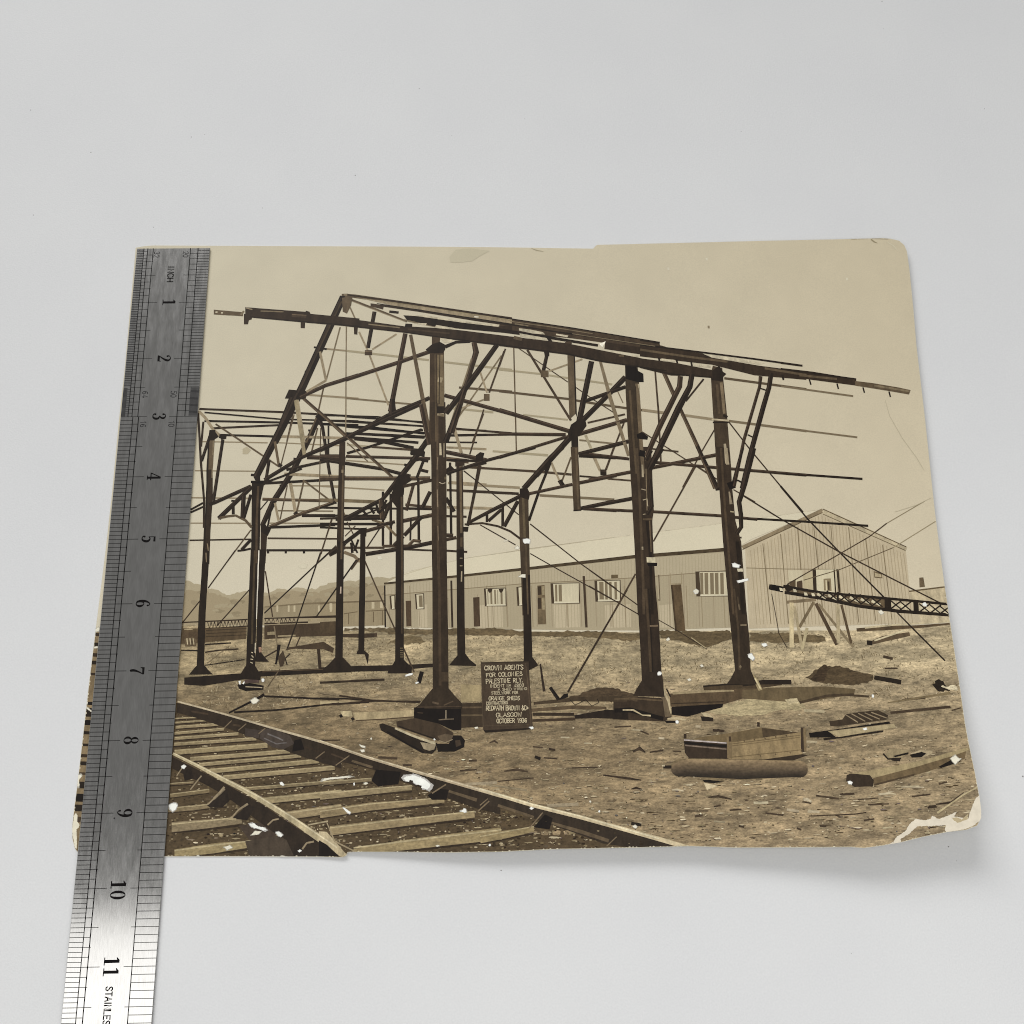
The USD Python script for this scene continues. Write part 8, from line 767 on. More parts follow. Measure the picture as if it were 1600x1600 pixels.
('flaked_patch',18,None,'w',[((180,176,169),0,'p',[2909,-11633,2996,-11621,3053,-11663,3099,-11701,3209,-11709,3272,-11761,3212,-11786,3078,-11729,3012,-11722,2956,-11699]),((243,239,229),0.4,'p',[2940,-11647,3011,-11638,3058,-11671,3095,-11701,3186,-11708,3238,-11748,3189,-11768,3078,-11724,3024,-11718,2978,-11700])]),
('flaked_patch',18,None,'w',[((167,162,148),0,'p',[2951,-11850,3039,-11764,3170,-11775,3108,-11831]),((226,220,200),0.4,'p',[2972,-11841,3044,-11773,3152,-11781,3100,-11825])]),
('flaked_patch',18,None,'w',[((180,176,169),0,'p',[3391,-11789,3451,-11773,3538,-11848,3500,-11887,3433,-11859]),((243,239,229),0.4,'p',[3404,-11798,3453,-11785,3525,-11845,3494,-11875,3439,-11853])]),
('flaked_patch',18,None,'w',[((167,162,148),0,'p',[2491,-12030,2567,-12020,2609,-11993,2677,-12043,2614,-12075,2571,-12096]),((226,220,200),0.4,'p',[2509,-12032,2571,-12025,2605,-12003,2661,-12043,2609,-12068,2574,-12085])]),
('flaked_patch',18,None,'w',[((180,176,169),0,'p',[3795,-12119,3838,-12091,3878,-12120,3829,-12152]),((243,239,229),0.4,'p',[3802,-12119,3837,-12098,3871,-12120,3830,-12145])]),
('flaked_patch',18,None,'w',[((167,162,148),0,'p',[2031,-12175,2084,-12158,2119,-12187,2055,-12197]),((226,220,200),0.4,'p',[2039,-12176,2082,-12163,2111,-12185,2058,-12193])]),
('flaked_patch',18,None,'w',[((167,162,148),0,'p',[3442,-12213,3528,-12193,3660,-12212,3639,-12225,3464,-12222]),((226,220,200),0.4,'p',[3461,-12213,3532,-12197,3640,-12213,3622,-12223,3479,-12220])]),
('flaked_patch',18,None,'w',[((180,176,169),0,'p',[5578,-10886,5627,-10842,5716,-10837,5805,-10820,5905,-10859,6028,-10918,6162,-11033,6141,-11093,6086,-11146,6019,-11113,5952,-11108,5967,-11052,5896,-11028,5847,-11027,5795,-10981,5779,-10935,5706,-10927,5684,-10963,5624,-10948]),((243,239,229),0.4,'p',[5629,-10905,5668,-10870,5741,-10866,5814,-10853,5897,-10883,5998,-10930,6108,-11021,6090,-11069,6045,-11110,5990,-11084,5936,-11080,5948,-11036,5889,-11017,5849,-11016,5807,-10979,5794,-10944,5733,-10937,5715,-10965,5666,-10953])]),
('flaked_patch',18,None,'w',[((167,162,148),0,'p',[4803,-10279,4860,-10296,4939,-10320,4928,-10357,4861,-10337]),((226,220,200),0.4,'p',[4817,-10287,4863,-10301,4928,-10320,4919,-10349,4864,-10333])]),
('flaked_patch',18,None,'w',[((167,162,148),0,'p',[4828,-10382,4917,-10373,4925,-10418,4874,-10429]),((226,220,200),0.4,'p',[4838,-10386,4911,-10378,4918,-10415,4876,-10423])]),
('flaked_patch',18,None,'w',[((180,176,169),0,'p',[4546,-11388,4579,-11384,4714,-11484,4693,-11514,4648,-11496]),((243,239,229),0.4,'p',[4562,-11401,4589,-11399,4700,-11477,4683,-11502,4646,-11487])]),
('flaked_patch',18,None,'w',[((180,176,169),0,'p',[6606,-11498,6672,-11481,6694,-11444,6731,-11456,6749,-11523,6705,-11533]),((243,239,229),0.4,'p',[6621,-11496,6675,-11483,6694,-11454,6724,-11463,6739,-11516,6702,-11524])]),
('flaked_patch',18,None,'w',[((167,162,148),0,'p',[4135,-10936,4178,-10880,4311,-10865,4466,-10854,4666,-10835,4767,-10864,4556,-10883,4312,-10901,4202,-10930]),((226,220,200),0.4,'p',[4182,-10925,4217,-10881,4327,-10869,4454,-10860,4618,-10845,4701,-10868,4528,-10883,4327,-10897,4237,-10920])]),
('flaked_patch',18,None,'w',[((180,176,169),0,'p',[4735,-10971,4757,-10956,4767,-11008,4741,-11016]),((243,239,229),0.4,'p',[4738,-10975,4756,-10963,4764,-11003,4742,-11010])]),
('flaked_patch',18,None,'w',[((167,162,148),0,'p',[4904,-10972,4959,-10955,5008,-10985,4949,-11006]),((226,220,200),0.4,'p',[4913,-10973,4958,-10960,4999,-10984,4950,-11000])]),
('flaked_patch',18,None,'w',[((180,176,169),0,'p',[7117,-12083,7145,-12066,7167,-12094,7132,-12109]),((243,239,229),0.4,'p',[7121,-12084,7144,-12070,7162,-12093,7133,-12104])]),
('flaked_patch',18,None,'w',[((167,162,148),0,'p',[6191,-12083,6246,-12062,6283,-12085,6224,-12105]),((226,220,200),0.4,'p',[6199,-12083,6244,-12067,6274,-12084,6226,-12101])]),
('flaked_patch',18,None,'w',[((180,176,169),0,'p',[6146,-10215,6168,-10192,6191,-10216,6168,-10243]),((243,239,229),0.4,'p',[6150,-10215,6168,-10197,6187,-10216,6168,-10237])]),
('flaked_patch',18,None,'w',[((167,162,148),0,'p',[5017,-10175,5039,-10157,5054,-10199,5029,-10208]),((226,220,200),0.4,'p',[5020,-10177,5038,-10163,5050,-10196,5030,-10203])]),
('flaked_patch',18,None,'w',[((180,176,169),0,'p',[7834,-11471,7879,-11445,7927,-11472,7877,-11503]),((243,239,229),0.4,'p',[7842,-11471,7879,-11451,7918,-11472,7878,-11496])]),
('flaked_patch',18,None,'w',[((180,176,169),0,'p',[9041,-11540,9066,-11516,9087,-11547,9059,-11569]),((243,239,229),0.4,'p',[9045,-11541,9066,-11522,9082,-11547,9060,-11564])]),
('flaked_patch',18,None,'w',[((167,162,148),0,'p',[8892,-11367,8915,-11349,8933,-11381,8906,-11394]),((226,220,200),0.4,'p',[8895,-11368,8914,-11354,8929,-11379,8907,-11390])]),
('flaked_patch',18,None,'w',[((180,176,169),0,'p',[7116,-12087,7142,-12066,7164,-12092,7137,-12114]),((243,239,229),0.4,'p',[7120,-12088,7142,-12071,7159,-12092,7138,-12109])]),
('flaked_patch',18,None,'w',[((167,162,148),0,'p',[9620,-11814,9677,-11785,9719,-11812,9688,-11859,9651,-11843]),((226,220,200),0.4,'p',[9629,-11816,9675,-11793,9710,-11814,9685,-11852,9655,-11839])]),
('flaked_patch',18,None,'w',[((184,170,140),0.4,'p',[8166,-11970,8219,-11962,8398,-11986,8308,-11998,8183,-11993])]),
('flaked_patch',18,None,'w',[((180,176,169),0,'p',[14079,-9554,14107,-9542,14121,-9580,14097,-9620,14076,-9599]),((243,239,229),0.4,'p',[14082,-9559,14105,-9550,14117,-9580,14097,-9612,14079,-9595])]),
('flaked_patch',18,None,'w',[((180,176,169),0,'p',[13833,-10169,13907,-10151,13919,-10197,13851,-10208]),((243,239,229),0.4,'p',[13841,-10172,13901,-10158,13912,-10194,13856,-10202])]),
('flaked_patch',18,None,'w',[((180,176,169),0,'p',[13428,-11122,13477,-11102,13523,-11137,13496,-11180,13444,-11169]),((243,239,229),0.4,'p',[13436,-11127,13476,-11110,13514,-11138,13492,-11172,13450,-11163])]),
('flaked_patch',18,None,'w',[((167,162,148),0,'p',[15266,-10754,15373,-10683,15429,-10758,15475,-10759,15335,-10879,15289,-10816]),((226,220,200),0.4,'p',[15283,-10758,15370,-10702,15416,-10762,15455,-10763,15341,-10857,15302,-10808])]),
('flaked_patch',18,None,'w',[((167,162,148),0,'p',[-104,-8089,-42,-8037,-8,-8064,-16,-8129,-93,-8154]),((226,220,200),0.4,'p',[-95,-8090,-44,-8049,-16,-8070,-23,-8122,-86,-8141])]),
('flaked_patch',18,None,'w',[((167,162,148),0,'p',[-89,-8417,-17,-8405,-8,-8444,-73,-8456]),((226,220,200),0.4,'p',[-81,-8420,-22,-8411,-15,-8441,-68,-8451])]),
('flaked_patch',18,None,'w',[((167,162,148),0,'p',[-129,-9427,-92,-9440,-99,-9490,-129,-9502]),((226,220,200),0.4,'p',[-126,-9435,-95,-9446,-101,-9485,-126,-9495])]),
('flaked_patch',18,None,'w',[((167,162,148),0,'p',[-130,-9536,-87,-9537,-2,-9613,-9,-9637,-82,-9587]),((226,220,200),0.4,'p',[-118,-9546,-82,-9546,-13,-9606,-19,-9626,-78,-9586])]),
('flaked_patch',18,None,'w',[((167,162,148),0,'p',[-139,-10731,-81,-10720,-65,-10768,-117,-10839,-95,-10983,-142,-10982]),((226,220,200),0.4,'p',[-133,-10753,-85,-10745,-72,-10783,-115,-10839,-98,-10952,-136,-10952])]),
('flaked_patch',18,None,'w',[((226,219,196),0.4,'p',[-139,-11461,-111,-11407,-80,-11462,-77,-11561,-33,-11598,-31,-11660,-74,-11696,-55,-11831,-35,-12027,-68,-12002,-119,-11830,-147,-11683])]),
('torn_corner',18,None,'w',[((218,208,188),0,'p',[15561,-11486,15604,-11451,15641,-11421,15653,-11606,15639,-11749,15592,-11846,15461,-11935,15310,-11993,14969,-12044,14958,-11981,14989,-11920,15187,-11889,15372,-11840,15415,-11743,15483,-11620]),((218,208,188),0,'p',[14988,-11928,14968,-11923,14724,-11932,14506,-11927,14357,-12045,14190,-12137,14193,-12217,14051,-12242,13929,-12235,14067,-12186,14132,-12092,14216,-12050,14297,-11999,14359,-11912,14411,-11860,14499,-11806,14636,-11827,14744,-11812,14780,-11754,14820,-11773,14875,-11816,15051,-11761,15223,-11685,15145,-11776,15273,-11802,15380,-11796,15389,-11841,15187,-11894]),((180,164,130),0.3,'p',[15098,-11798,15204,-11795,15268,-11829,15389,-11743,15373,-11832,15187,-11889])]),
('stain',17,None,'b',[((192,183,157),0,'p',[6432,-243,6565,-61,6870,-33,7267,-98,7067,-218,6908,-339,6670,-367,6459,-365])]),
('stain',17,None,'b',[((180,168,140),0,'p',[2415,-4498,2493,-4455,2577,-4522,2521,-4609,2421,-4608])]),
('spot',17,None,'b',[((212,204,181),0,'p',[10925,-547,10965,-548,10967,-609,10928,-608])]),
('spot',17,None,'b',[((212,204,181),0,'p',[11732,-335,11772,-335,11774,-396,11734,-396])]),
('spot',17,None,'b',[((212,204,181),0,'p',[14577,-859,14616,-860,14616,-920,14577,-919])]),
('spot',17,None,'b',[((135,121,96),0,'p',[11661,-1916,11700,-1917,11702,-1975,11663,-1975])]),
('crease',17,None,'b',[((180,170,144),0,'s',[15057,-3637,7,15104,-3986,11,15297,-4470,11,15520,-4881,11,15635,-5152,7]),((180,170,144),0,'s',[14959,-6003,7,15368,-5878,11,15696,-5725,7])]),
('crease',17,None,'b',[((212,204,178),0,'s',[15526,-23,9,15648,-117,21,15726,-241,9]),((148,136,108),0,'s',[15201,44,29,15260,-18,29,15323,-50,11]),((161,149,122),0,'s',[14788,51,8,15190,68,16,15561,46,14]),((163,152,125),0,'s',[8131,-45,8,8236,-93,23,8381,-125,11])]),
]

# ------------------------------------------------------------------ the print: paper, then picture
def unpack(s): return np.asarray(s, float) / 50.0
OUTLINE = Polygon(unpack(OUT).reshape(-1, 2)).buffer(0)
PR = thing('photographic_print', 'old sepia photographic print of a steel shed frame being put up, with worn edges', 'photograph')
def slab(poly):
    v, f = cells(poly, 4.0, True)
    h = lift(v[:, 0], v[:, 1]); n = len(v)
    V = [np.column_stack([v, h + Z_TOP]), np.column_stack([v, h + Z_TOP - THICK])]; F = [f, f[:, ::-1] + n]; N = [normals(v[:, 0], v[:, 1]), -normals(v[:, 0], v[:, 1])]
    ring = np.asarray(poly.segmentize(2.0).exterior.coords)[:-1]
    if Polygon(ring).exterior.is_ccw is False: ring = ring[::-1]
    m = len(ring); hr = lift(ring[:, 0], ring[:, 1]); d = np.roll(ring, -1, 0) - np.roll(ring, 1, 0); nr = np.column_stack([d[:, 1], -d[:, 0], np.zeros(m)]); nr /= np.linalg.norm(nr, axis=1, keepdims=True) + 1e-9
    V += [np.column_stack([ring, hr + Z_TOP]), np.column_stack([ring, hr + Z_TOP - THICK])]; N += [nr, nr]
    i = np.arange(m); j = (i + 1) % m; b = 2 * n
    F += [np.column_stack([b + m + i, b + m + j, b + j]), np.column_stack([b + m + i, b + j, b + i])]
    return np.vstack(V) * MM, np.vstack(F), np.vstack(N)
v, f, n = slab(OUTLINE)
put(PR, 'paper', v, f, PAPER, n, np.repeat(pigment((208, 198, 172))[None], len(v), 0))

rng = np.random.default_rng(7)
# the picture stops short of the worn paper edge by an uneven sliver
edge = np.asarray(OUTLINE.segmentize(1.2).exterior.coords)
worn = unary_union([Point(p).buffer(r, 4) for p, r in zip(edge, 0.12 + 0.34 * rng.random(len(edge)) ** 2.5)])
PIC = OUTLINE.buffer(-0.12).difference(worn)
if PIC.geom_type != 'Polygon': PIC = max(PIC.geoms, key=lambda q: q.area)
HZ = unpack(SKYLINE).reshape(-1, 2)
below = Polygon(np.vstack([HZ, [[400, -400], [-100, -400]]]))
def mixrows(t, stops):
    xs = [s[0] for s in stops]; return np.stack([np.interp(t, xs, [s[1][k] for s in stops]) for k in range(3)], -1)
def sky_tone(v):
    u = np.clip((v[:, 0]) / 315, 0, 1); w = np.clip(-v[:, 1] / 165, 0, 1)
    c = mixrows(u, [(0, (203, 194, 170)), (0.35, (203, 193, 168)), (0.7, (202, 191, 165)), (1, (201, 189, 162))])
    return c + (w ** 1.5 * 7 - 1)[:, None] * np.array([1, 1, 1.15])
def ground_tone(v):
    u = np.clip(v[:, 0] / 315, 0, 1); t = -v[:, 1]
    c = mixrows(t, [(165, (163, 147, 116)), (178, (160, 144, 113)), (188, (147, 130, 101)), (198, (136, 119, 91)), (212, (128, 111, 84)), (245, (138, 120, 92))])
    c = c + ((u - 0.55) * 34)[:, None] * np.array([1, 0.98, 0.9])
    z = np.zeros(len(v)); n1 = meshkit.fbm(np.column_stack([v[:, 0] / 16, v[:, 1] / 3.6, z]), 3, 3) - .5; n2 = meshkit.fbm(np.column_stack([v[:, 0] / 4.2, v[:, 1] / 1.3, z + 5]), 3, 9) - .5
    return np.clip(c * (1 + 0.40 * n1 + 0.5 * n2)[:, None], 30, 240)
on_print(PR, 'printed_sky', [(q, None, 0) for q in pieces(PIC.difference(below))], INK['b'], 0, sky_tone, 6.0, True)
on_print(PR, 'printed_ground', [(q, None, 0) for q in pieces(PIC.intersection(below))], INK['g'], 0, ground_tone, 1.1, True)

# litter and grass on the printed ground
lit = []
def blob(x, y, a, b, k=6):
    t = np.linspace(0, 2 * np.pi, k, endpoint=False) + rng.random() * 6; r = 0.6 + 0.6 * rng.random(k)
    return Polygon(np.column_stack([x + a * np.cos(t) * r, y + b * np.sin(t) * r])).buffer(0)
for _ in range(5200):
    y = -168 - 74 * rng.random() ** 0.85; x = 38 + 285 * rng.random(); s = (0.3 + 1.0 * (-y - 165) / 75)
    a = s * (0.2 + 1.3 * rng.random() ** 2.8); b = s * (0.08 + 0.2 * rng.random()); k = rng.random()
    g = blob(x, y, a, b); d = blob(x + 0.1, y - b * 0.95, a * 1.05, b * 0.8)
    if not PIC.contains(unary_union([g, d])): continue
    if k < 0.5: lit.append((d, np.array((74, 60, 40)) + rng.normal(0, 10), 0.1)); lit.append((g, np.clip(np.array((158, 143, 112)) + rng.normal(0, 24), 90, 225), 0.9))
    elif k < 0.8: lit.append((d, np.clip(np.array((80, 66, 45)) + rng.normal(0, 12), 30, 200), 0.1))
    else: lit.append((g, np.clip(np.array((176, 161, 130)) + rng.normal(0, 16), 90, 230), 0.9))
on_print(PR, 'printed_ground_litter', lit, INK['t'], 2, kind='stuff')
gr = []
for _ in range(5200):
    x = 38 + 280 * rng.random(); y = -167 - 26 * rng.random() ** 1.3; l = 0.35 + 0.8 * rng.random() * (-y - 156) / 24; a = rng.normal(0, 0.55)
    c = np.array((106, 90, 62)) + rng.normal(0, 12) if rng.random() < 0.5 else np.array((176, 160, 128)) + rng.normal(0, 10)
    g = ribbon([(x, y, 0.2), (x + l * math.sin(a) * .6, y + l * math.cos(a) * .6, 0.18), (x + l * math.sin(a * 1.6), y + l * math.cos(a), 0.05)])
    if meshkit.noise((x / 7, y / 2.5, 3.0)) > 0.42 and PIC.contains(g): gr.append((g, c, rng.random()))
on_print(PR, 'printed_grass', gr, INK['t'], 3.2, kind='stuff')
bal = []
BED = Polygon(unpack(BEDLINE).reshape(-1, 2)).buffer(0).intersection(PIC)
bx = BED.bounds
for _ in range(3800):
    x = bx[0] + (bx[2] - bx[0]) * rng.random(); y = bx[1] + (bx[3] - bx[1]) * rng.random(); s = 0.16 + 0.5 * (-y - 190) / 50 * rng.random()
    g = blob(x, y, s * 1.2, s * 0.7)
    if BED.contains(g): bal.append((g, np.clip(np.array((58, 47, 31)) + rng.normal(0, 10) if rng.random() < 0.6 else np.array((134, 119, 90)) + rng.normal(0, 18), 20, 250), rng.random()))
on_print(PR, 'printed_ballast', bal, INK['t'], 4.4, kind='stuff')

# every printed thing; what lies in front is cut out of what lies behind, so that all of it is one thin layer of ink
from shapely import STRtree
def rough(g, k):
    r = [np.asarray(q.exterior.segmentize(2.2 * k).coords)[:-1] for q in pieces(g)]
    return unary_union([Polygon(p + rng.normal(0, 0.42 * k, p.shape)).buffer(0) for p in r if len(p) > 3])
flat, order = [], []
for pi, (name, layer, parent, mat, shapes) in enumerate(ART):
    for c, dl, kind, s in shapes:
        g = ribbon(unpack(s)) if kind == 's' else Polygon(unpack(s).reshape(-1, 2))
        if not g.is_valid: g = g.buffer(0)
        if (mat in 'gw' or name == 'printed_hill') and name != 'printed_track_bed': g = rough(g, 0.5 if mat != 'w' else 0.16)
        g = g.intersection(OUTLINE if name.startswith(('torn', 'flaked')) else PIC)
        if not g.is_empty: flat.append((pi, c, g)); order.append((layer + 0.99 * min(max(dl, -.99), .99) if dl < 0 else layer + 0.99 * dl, len(flat)))
rank = np.empty(len(flat), int); rank[sorted(range(len(flat)), key=lambda i: order[i])] = np.arange(len(flat))
geoms = [g for _, _, g in flat]; tree = STRtree(geoms)
seen = [[] for _ in ART]
for i, (pi, c, g) in enumerate(flat):
    if ART[pi][0] != 'printed_track_bed':
        over = [geoms[j] for j in tree.query(g, 'intersects') if rank[j] > rank[i]]
        if over: g = g.difference(unary_union(over))
    seen[pi] += [(q, c, 0) for q in pieces(g) if q.area > 2e-4]
paths = []
for (name, layer, parent, mat, shapes), out in zip(ART, seen):
    paths.append(on_print(PR if parent is None else paths[parent] or PR, name, out, INK[mat], 1 if name == 'printed_track_bed' else 6))

# lettering on the printed sign: brush strokes
FONT = {'A': [[(0, 0), (3, 7), (6, 0)], [(1.2, 2.6), (4.8, 2.6)]], 'B': [[(0, 0), (0, 7), (4, 7), (5, 5.4), (4, 3.8), (0, 3.8)], [(4, 3.8), (5.6, 2), (4.4, 0), (0, 0)]], 'C': [[(5.6, 5.6), (4, 7), (1.6, 7), (0, 5), (0, 2), (1.6, 0), (4, 0), (5.6, 1.4)]],
 'D': [[(0, 0), (0, 7), (3.4, 7), (5.6, 5), (5.6, 2), (3.4, 0), (0, 0)]], 'E': [[(5.2, 7), (0, 7), (0, 0), (5.2, 0)], [(0, 3.6), (4, 3.6)]], 'F': [[(5.2, 7), (0, 7), (0, 0)], [(0, 3.6), (4, 3.6)]], 'G': [[(5.6, 5.6), (4, 7), (1.6, 7), (0, 5), (0, 2), (1.6, 0), (4, 0), (5.6, 1.6), (5.6, 3.2), (3.4, 3.2)]],
 'H': [[(0, 0), (0, 7)], [(5.6, 0), (5.6, 7)], [(0, 3.6), (5.6, 3.6)]], 'I': [[(1.5, 0), (1.5, 7)]], 'K': [[(0, 0), (0, 7)], [(5.4, 7), (0, 3)], [(1.8, 4.2), (5.6, 0)]], 'L': [[(0, 7), (0, 0), (5, 0)]], 'M': [[(0, 0), (0.4, 7), (3.2, 2), (6, 7), (6.4, 0)]], 'N': [[(0, 0), (0, 7), (5.4, 0), (5.4, 7)]],
 'O': [[(1.6, 0), (0, 2), (0, 5), (1.6, 7), (4, 7), (5.6, 5), (5.6, 2), (4, 0), (1.6, 0)]], 'P': [[(0, 0), (0, 7), (4, 7), (5.4, 5.4), (4, 3.4), (0, 3.4)]], 'R': [[(0, 0), (0, 7), (4, 7), (5.4, 5.4), (4, 3.6), (0, 3.6)], [(2.4, 3.6), (5.6, 0)]], 'S': [[(5.2, 5.8), (3.8, 7), (1.4, 7), (0.2, 5.6), (1.4, 4), (4, 3.2), (5.4, 1.6), (4, 0), (1.4, 0), (0, 1.2)]],
 'T': [[(0, 7), (5.6, 7)], [(2.8, 7), (2.8, 0)]], 'W': [[(0, 7), (1.6, 0), (3.4, 5), (5.2, 0), (6.8, 7)]], 'X': [[(0, 0), (5.4, 7)], [(0, 7), (5.4, 0)]], 'Y': [[(0, 7), (2.8, 3.4), (5.6, 7)], [(2.8, 3.4), (2.8, 0)]], '&': [[(5.6, 0), (1, 5.4), (2.4, 7), (3.8, 5.6), (0.4, 2), (1.6, 0), (3.6, 0), (5.6, 2.6)]],
 '.': [[(1, 0), (1.4, 0.6)]], 'o': [[(1, 2), (0.2, 3.2), (1, 4.6), (2.6, 4.6), (3.4, 3.2), (2.6, 2), (1, 2)]], '0': [[(1.6, 0), (0.2, 2), (0.2, 5), (1.6, 7), (3.6, 7), (5, 5), (5, 2), (3.6, 0), (1.6, 0)]], '1': [[(0.8, 5.6), (2.4, 7), (2.4, 0)]], '2': [[(0.2, 5.4), (1.4, 7), (3.8, 7), (5, 5.4), (4.4, 3.6), (0, 0), (5.2, 0)]], '3': [[(0.2, 6), (1.6, 7), (3.8, 7), (5, 5.4), (3.8, 3.8), (2.2, 3.7)], [(3.8, 3.8), (5.2, 1.8), (3.8, 0), (1.4, 0), (0, 1)]],
 '4': [[(4, 0), (4, 7), (0, 2), (5.6, 2)]], '5': [[(4.8, 7), (0.8, 7), (0.4, 4), (3.4, 4.4), (5, 2.4), (3.8, 0), (1.2, 0), (0, 1)]], '6': [[(4.8, 6.2), (3.4, 7), (1.6, 6.4), (0.2, 3.6), (0.4, 1.2), (1.8, 0), (3.8, 0), (5, 1.8), (3.8, 3.8), (1.4, 3.6), (0.4, 2.4)]], '8': [[(2.6, 3.8), (0.6, 5.2), (1.6, 7), (3.8, 7), (4.8, 5.2), (2.6, 3.8), (0.2, 1.8), (1.4, 0), (4, 0), (5.2, 1.8), (2.6, 3.8)]], '9': [[(0.6, 0.8), (2, 0), (3.8, 0.6), (5.2, 3.4), (5, 5.8), (3.6, 7), (1.6, 7), (0.4, 5.2), (1.6, 3.4), (4, 3.4), (5, 4.6)]]}
FONT['C1'] = FONT['C']
ADV = {'I': 3, '.': 2.6, ' ': 4.2, '1': 4.4, 'W': 8, 'M': 7.8, 'o': 4.6}
def strokes(text, gap=1.5):
    x, out = 0.0, []
    for ch in text:
        w = ADV.get(ch, 5.6)
        for pl in FONT.get(ch, []): out.append([(x + a, b) for a, b in pl])
        x += w + gap
    return out, x - gap
def brush(lines, w, place):
    return unary_union([unary_union([Polygon() if len(l) < 2 else ribbon([(*place(*p), w) for p in l]), *[Point(place(*p)).buffer(w / 2, 3) for p in l]]) for l in lines])
for text, ax, ay, bx_, by, h in LETTERS:
    A = np.array([ax, ay]) / 50; B = np.array([bx_, by]) / 50; h = h / 50
    ls, W = strokes(text); ex = (B - A) / W; up = np.array([ex[1] * -1, ex[0]]); up = up / np.linalg.norm(up) * h / 7
    sh_ = [[(a + rng.normal(0, .26), b + rng.normal(0, .26)) for a, b in l] for l in ls]
    g = brush(sh_, min(h * 0.155, 0.36), lambda a, b: tuple(A + ex * a + up * b))
    on_print(paths[SIGN], 'lettering', [(q, (204, 190, 157), 0) for q in pieces(g.simplify(0.01))], INK['w'], 7)

# ------------------------------------------------------------------ the steel ruler (30 mm wide, 12 inches and a little more)
RU = thing('steel_ruler', 'brushed stainless steel ruler with black inch marks lying along the print\'s left edge', 'ruler')
RW, RL, RT = 30.0, 309.0, 0.62
def bevelled(w, l, t, c=0.12):
    v, f = [], []
    for z, i in ((0, c), (-c, 0), (-t + c, 0), (-t, c)):
        v += [(i, -i, z), (w - i, -i, z), (w - i, -l + i, z), (i, -l + i, z)]
    f += [(0, 2, 1), (0, 3, 2), (12, 13, 14), (12, 14, 15)]
    for k in range(3):
        for e in range(4):
            a, b = 4 * k + e, 4 * k + (e + 1) % 4
            f += [(a, b, b + 4), (a, b + 4, a + 4)]
    return np.array(v, float), np.array(f)
v, f = bevelled(RW, RL, RT); put(RU, 'blade', v * MM, f, STEEL)
def etch(name, polys, mat, z=0.012, **kw):
    v, f = tri_all([q for g in polys for q in pieces(g)])
    return put(RU, name, np.column_stack([v, np.full(len(v), z)]) * MM, f, mat, **kw)
IN = 25.4
def tick(s, t0, t1, w=0.19): return box(t0, -s * IN - w / 2, t1, -s * IN + w / 2)
def rule(s0, s1, t, w=0.26): return box(t - w / 2, -s1 * IN, t + w / 2, -s0 * IN)
TA, TB, TC, TD, TE = 2.9, 4.45, 6.75, 22.0, 25.1
fine, left, right = [], [], []
for i in range(1, 80): fine.append(tick(i / 32, 0.12, TA, 0.30))
for i in range(1, 32): fine.append(tick(2.5 + i / 64, 0.12, 1.75, 0.27))
for i in range(1, 16): fine.append(tick(2.5 + i / 32, 1.75, TA, 0.2))
for i in range(1, 25): fine.append(tick(2.5 + i / 50, 26.5, 29.88, 0.34))
for i in range(1, 48): left.append(tick(i / 16, TA, TB))
for i in range(1, 25):
    s = i / 8; e = 10.3 if i % 8 == 0 else 8.6 if i % 4 == 0 else TC + .35 if i % 2 == 0 else TC
    left.append(tick(s, TB if i < 24 else 0.12, e))
left += [rule(0.0, 3.0, TA, .3), rule(0, 3, TB, .3), rule(0, 3, TC, .3)]
LA, LB = 4.85, 7.1
for i in range(1, 146):
    s = 3 + i / 16
    if s > 12.05: break
    e = 11.2 if i % 16 == 0 else 9.6 if i % 8 == 0 else LB + .5 if i % 4 == 0 else LB if i % 2 == 0 else LA
    left.append(tick(s, 0.12, e, 0.21))
left += [rule(3, 12.1, LA, .3), rule(3, 12.1, LB, .34)]
for i in range(1, 51): right.append(tick(i / 20, TE, 29.88, 0.23))
for i in range(1, 31):
    s = i / 10; e = 19.0 if i % 10 == 0 else 20.0 if i % 5 == 0 else TD
    right.append(tick(s, e, (29.88 if s in (3.0,) else TE) if s < 2.55 or s == 3.0 else 26.5))
right += [rule(0, 3, TD, .3), rule(0, 3, TE, .3)]
for i in range(1, 92):
    s = 3 + i / 10; e = 19.2 if i % 10 == 0 else 20.6 if i % 5 == 0 else TD
    right.append(tick(s, e, 29.88, 0.21))
right += [rule(3, 12.1, TD, .3)]
etch('fine_graduations', fine, GREY, kind='stuff', label='closely spaced graduations at the ruler\'s zero end')
etch('graduations', left, BLACK, 0.016, kind='stuff', label='sixteenth inch graduations and guide lines on the left edge')
etch('graduations', right, BLACK, 0.016, kind='stuff', label='tenth inch graduations and guide lines on the right edge')
# figures: serif strokes (x right, y up, height 1), turned to read down the ruler
def var(pts): return unary_union([ribbon(pts)] + [Point(p[:2]).buffer(p[2] / 2, 8) for p in pts])
def curve(pts, k=7):
    p = np.asarray(pts, float); n = len(p); out = []
    for i in range(n - 1):
        a, b, c, d = p[max(i - 1, 0)], p[i], p[i + 1], p[min(i + 2, n - 1)]
        for t in np.linspace(0, 1, k, endpoint=False):
            out.append(0.5 * (2 * b + (c - a) * t + (2 * a - 5 * b + 4 * c - d) * t * t + (3 * b - a - 3 * c + d) * t ** 3))
    out.append(p[-1]); return np.array(out)
def ell(cx, cy, a, b): return Polygon([(cx + a * math.cos(t), cy + b * math.sin(t)) for t in np.linspace(0, 2 * math.pi, 40, endpoint=False)])
one = unary_union([box(.20, .04, .40, .98), box(.04, 0, .56, .06), Polygon([(.04, .84), (.04, .79), (.24, .83), (.24, 1.0)])])
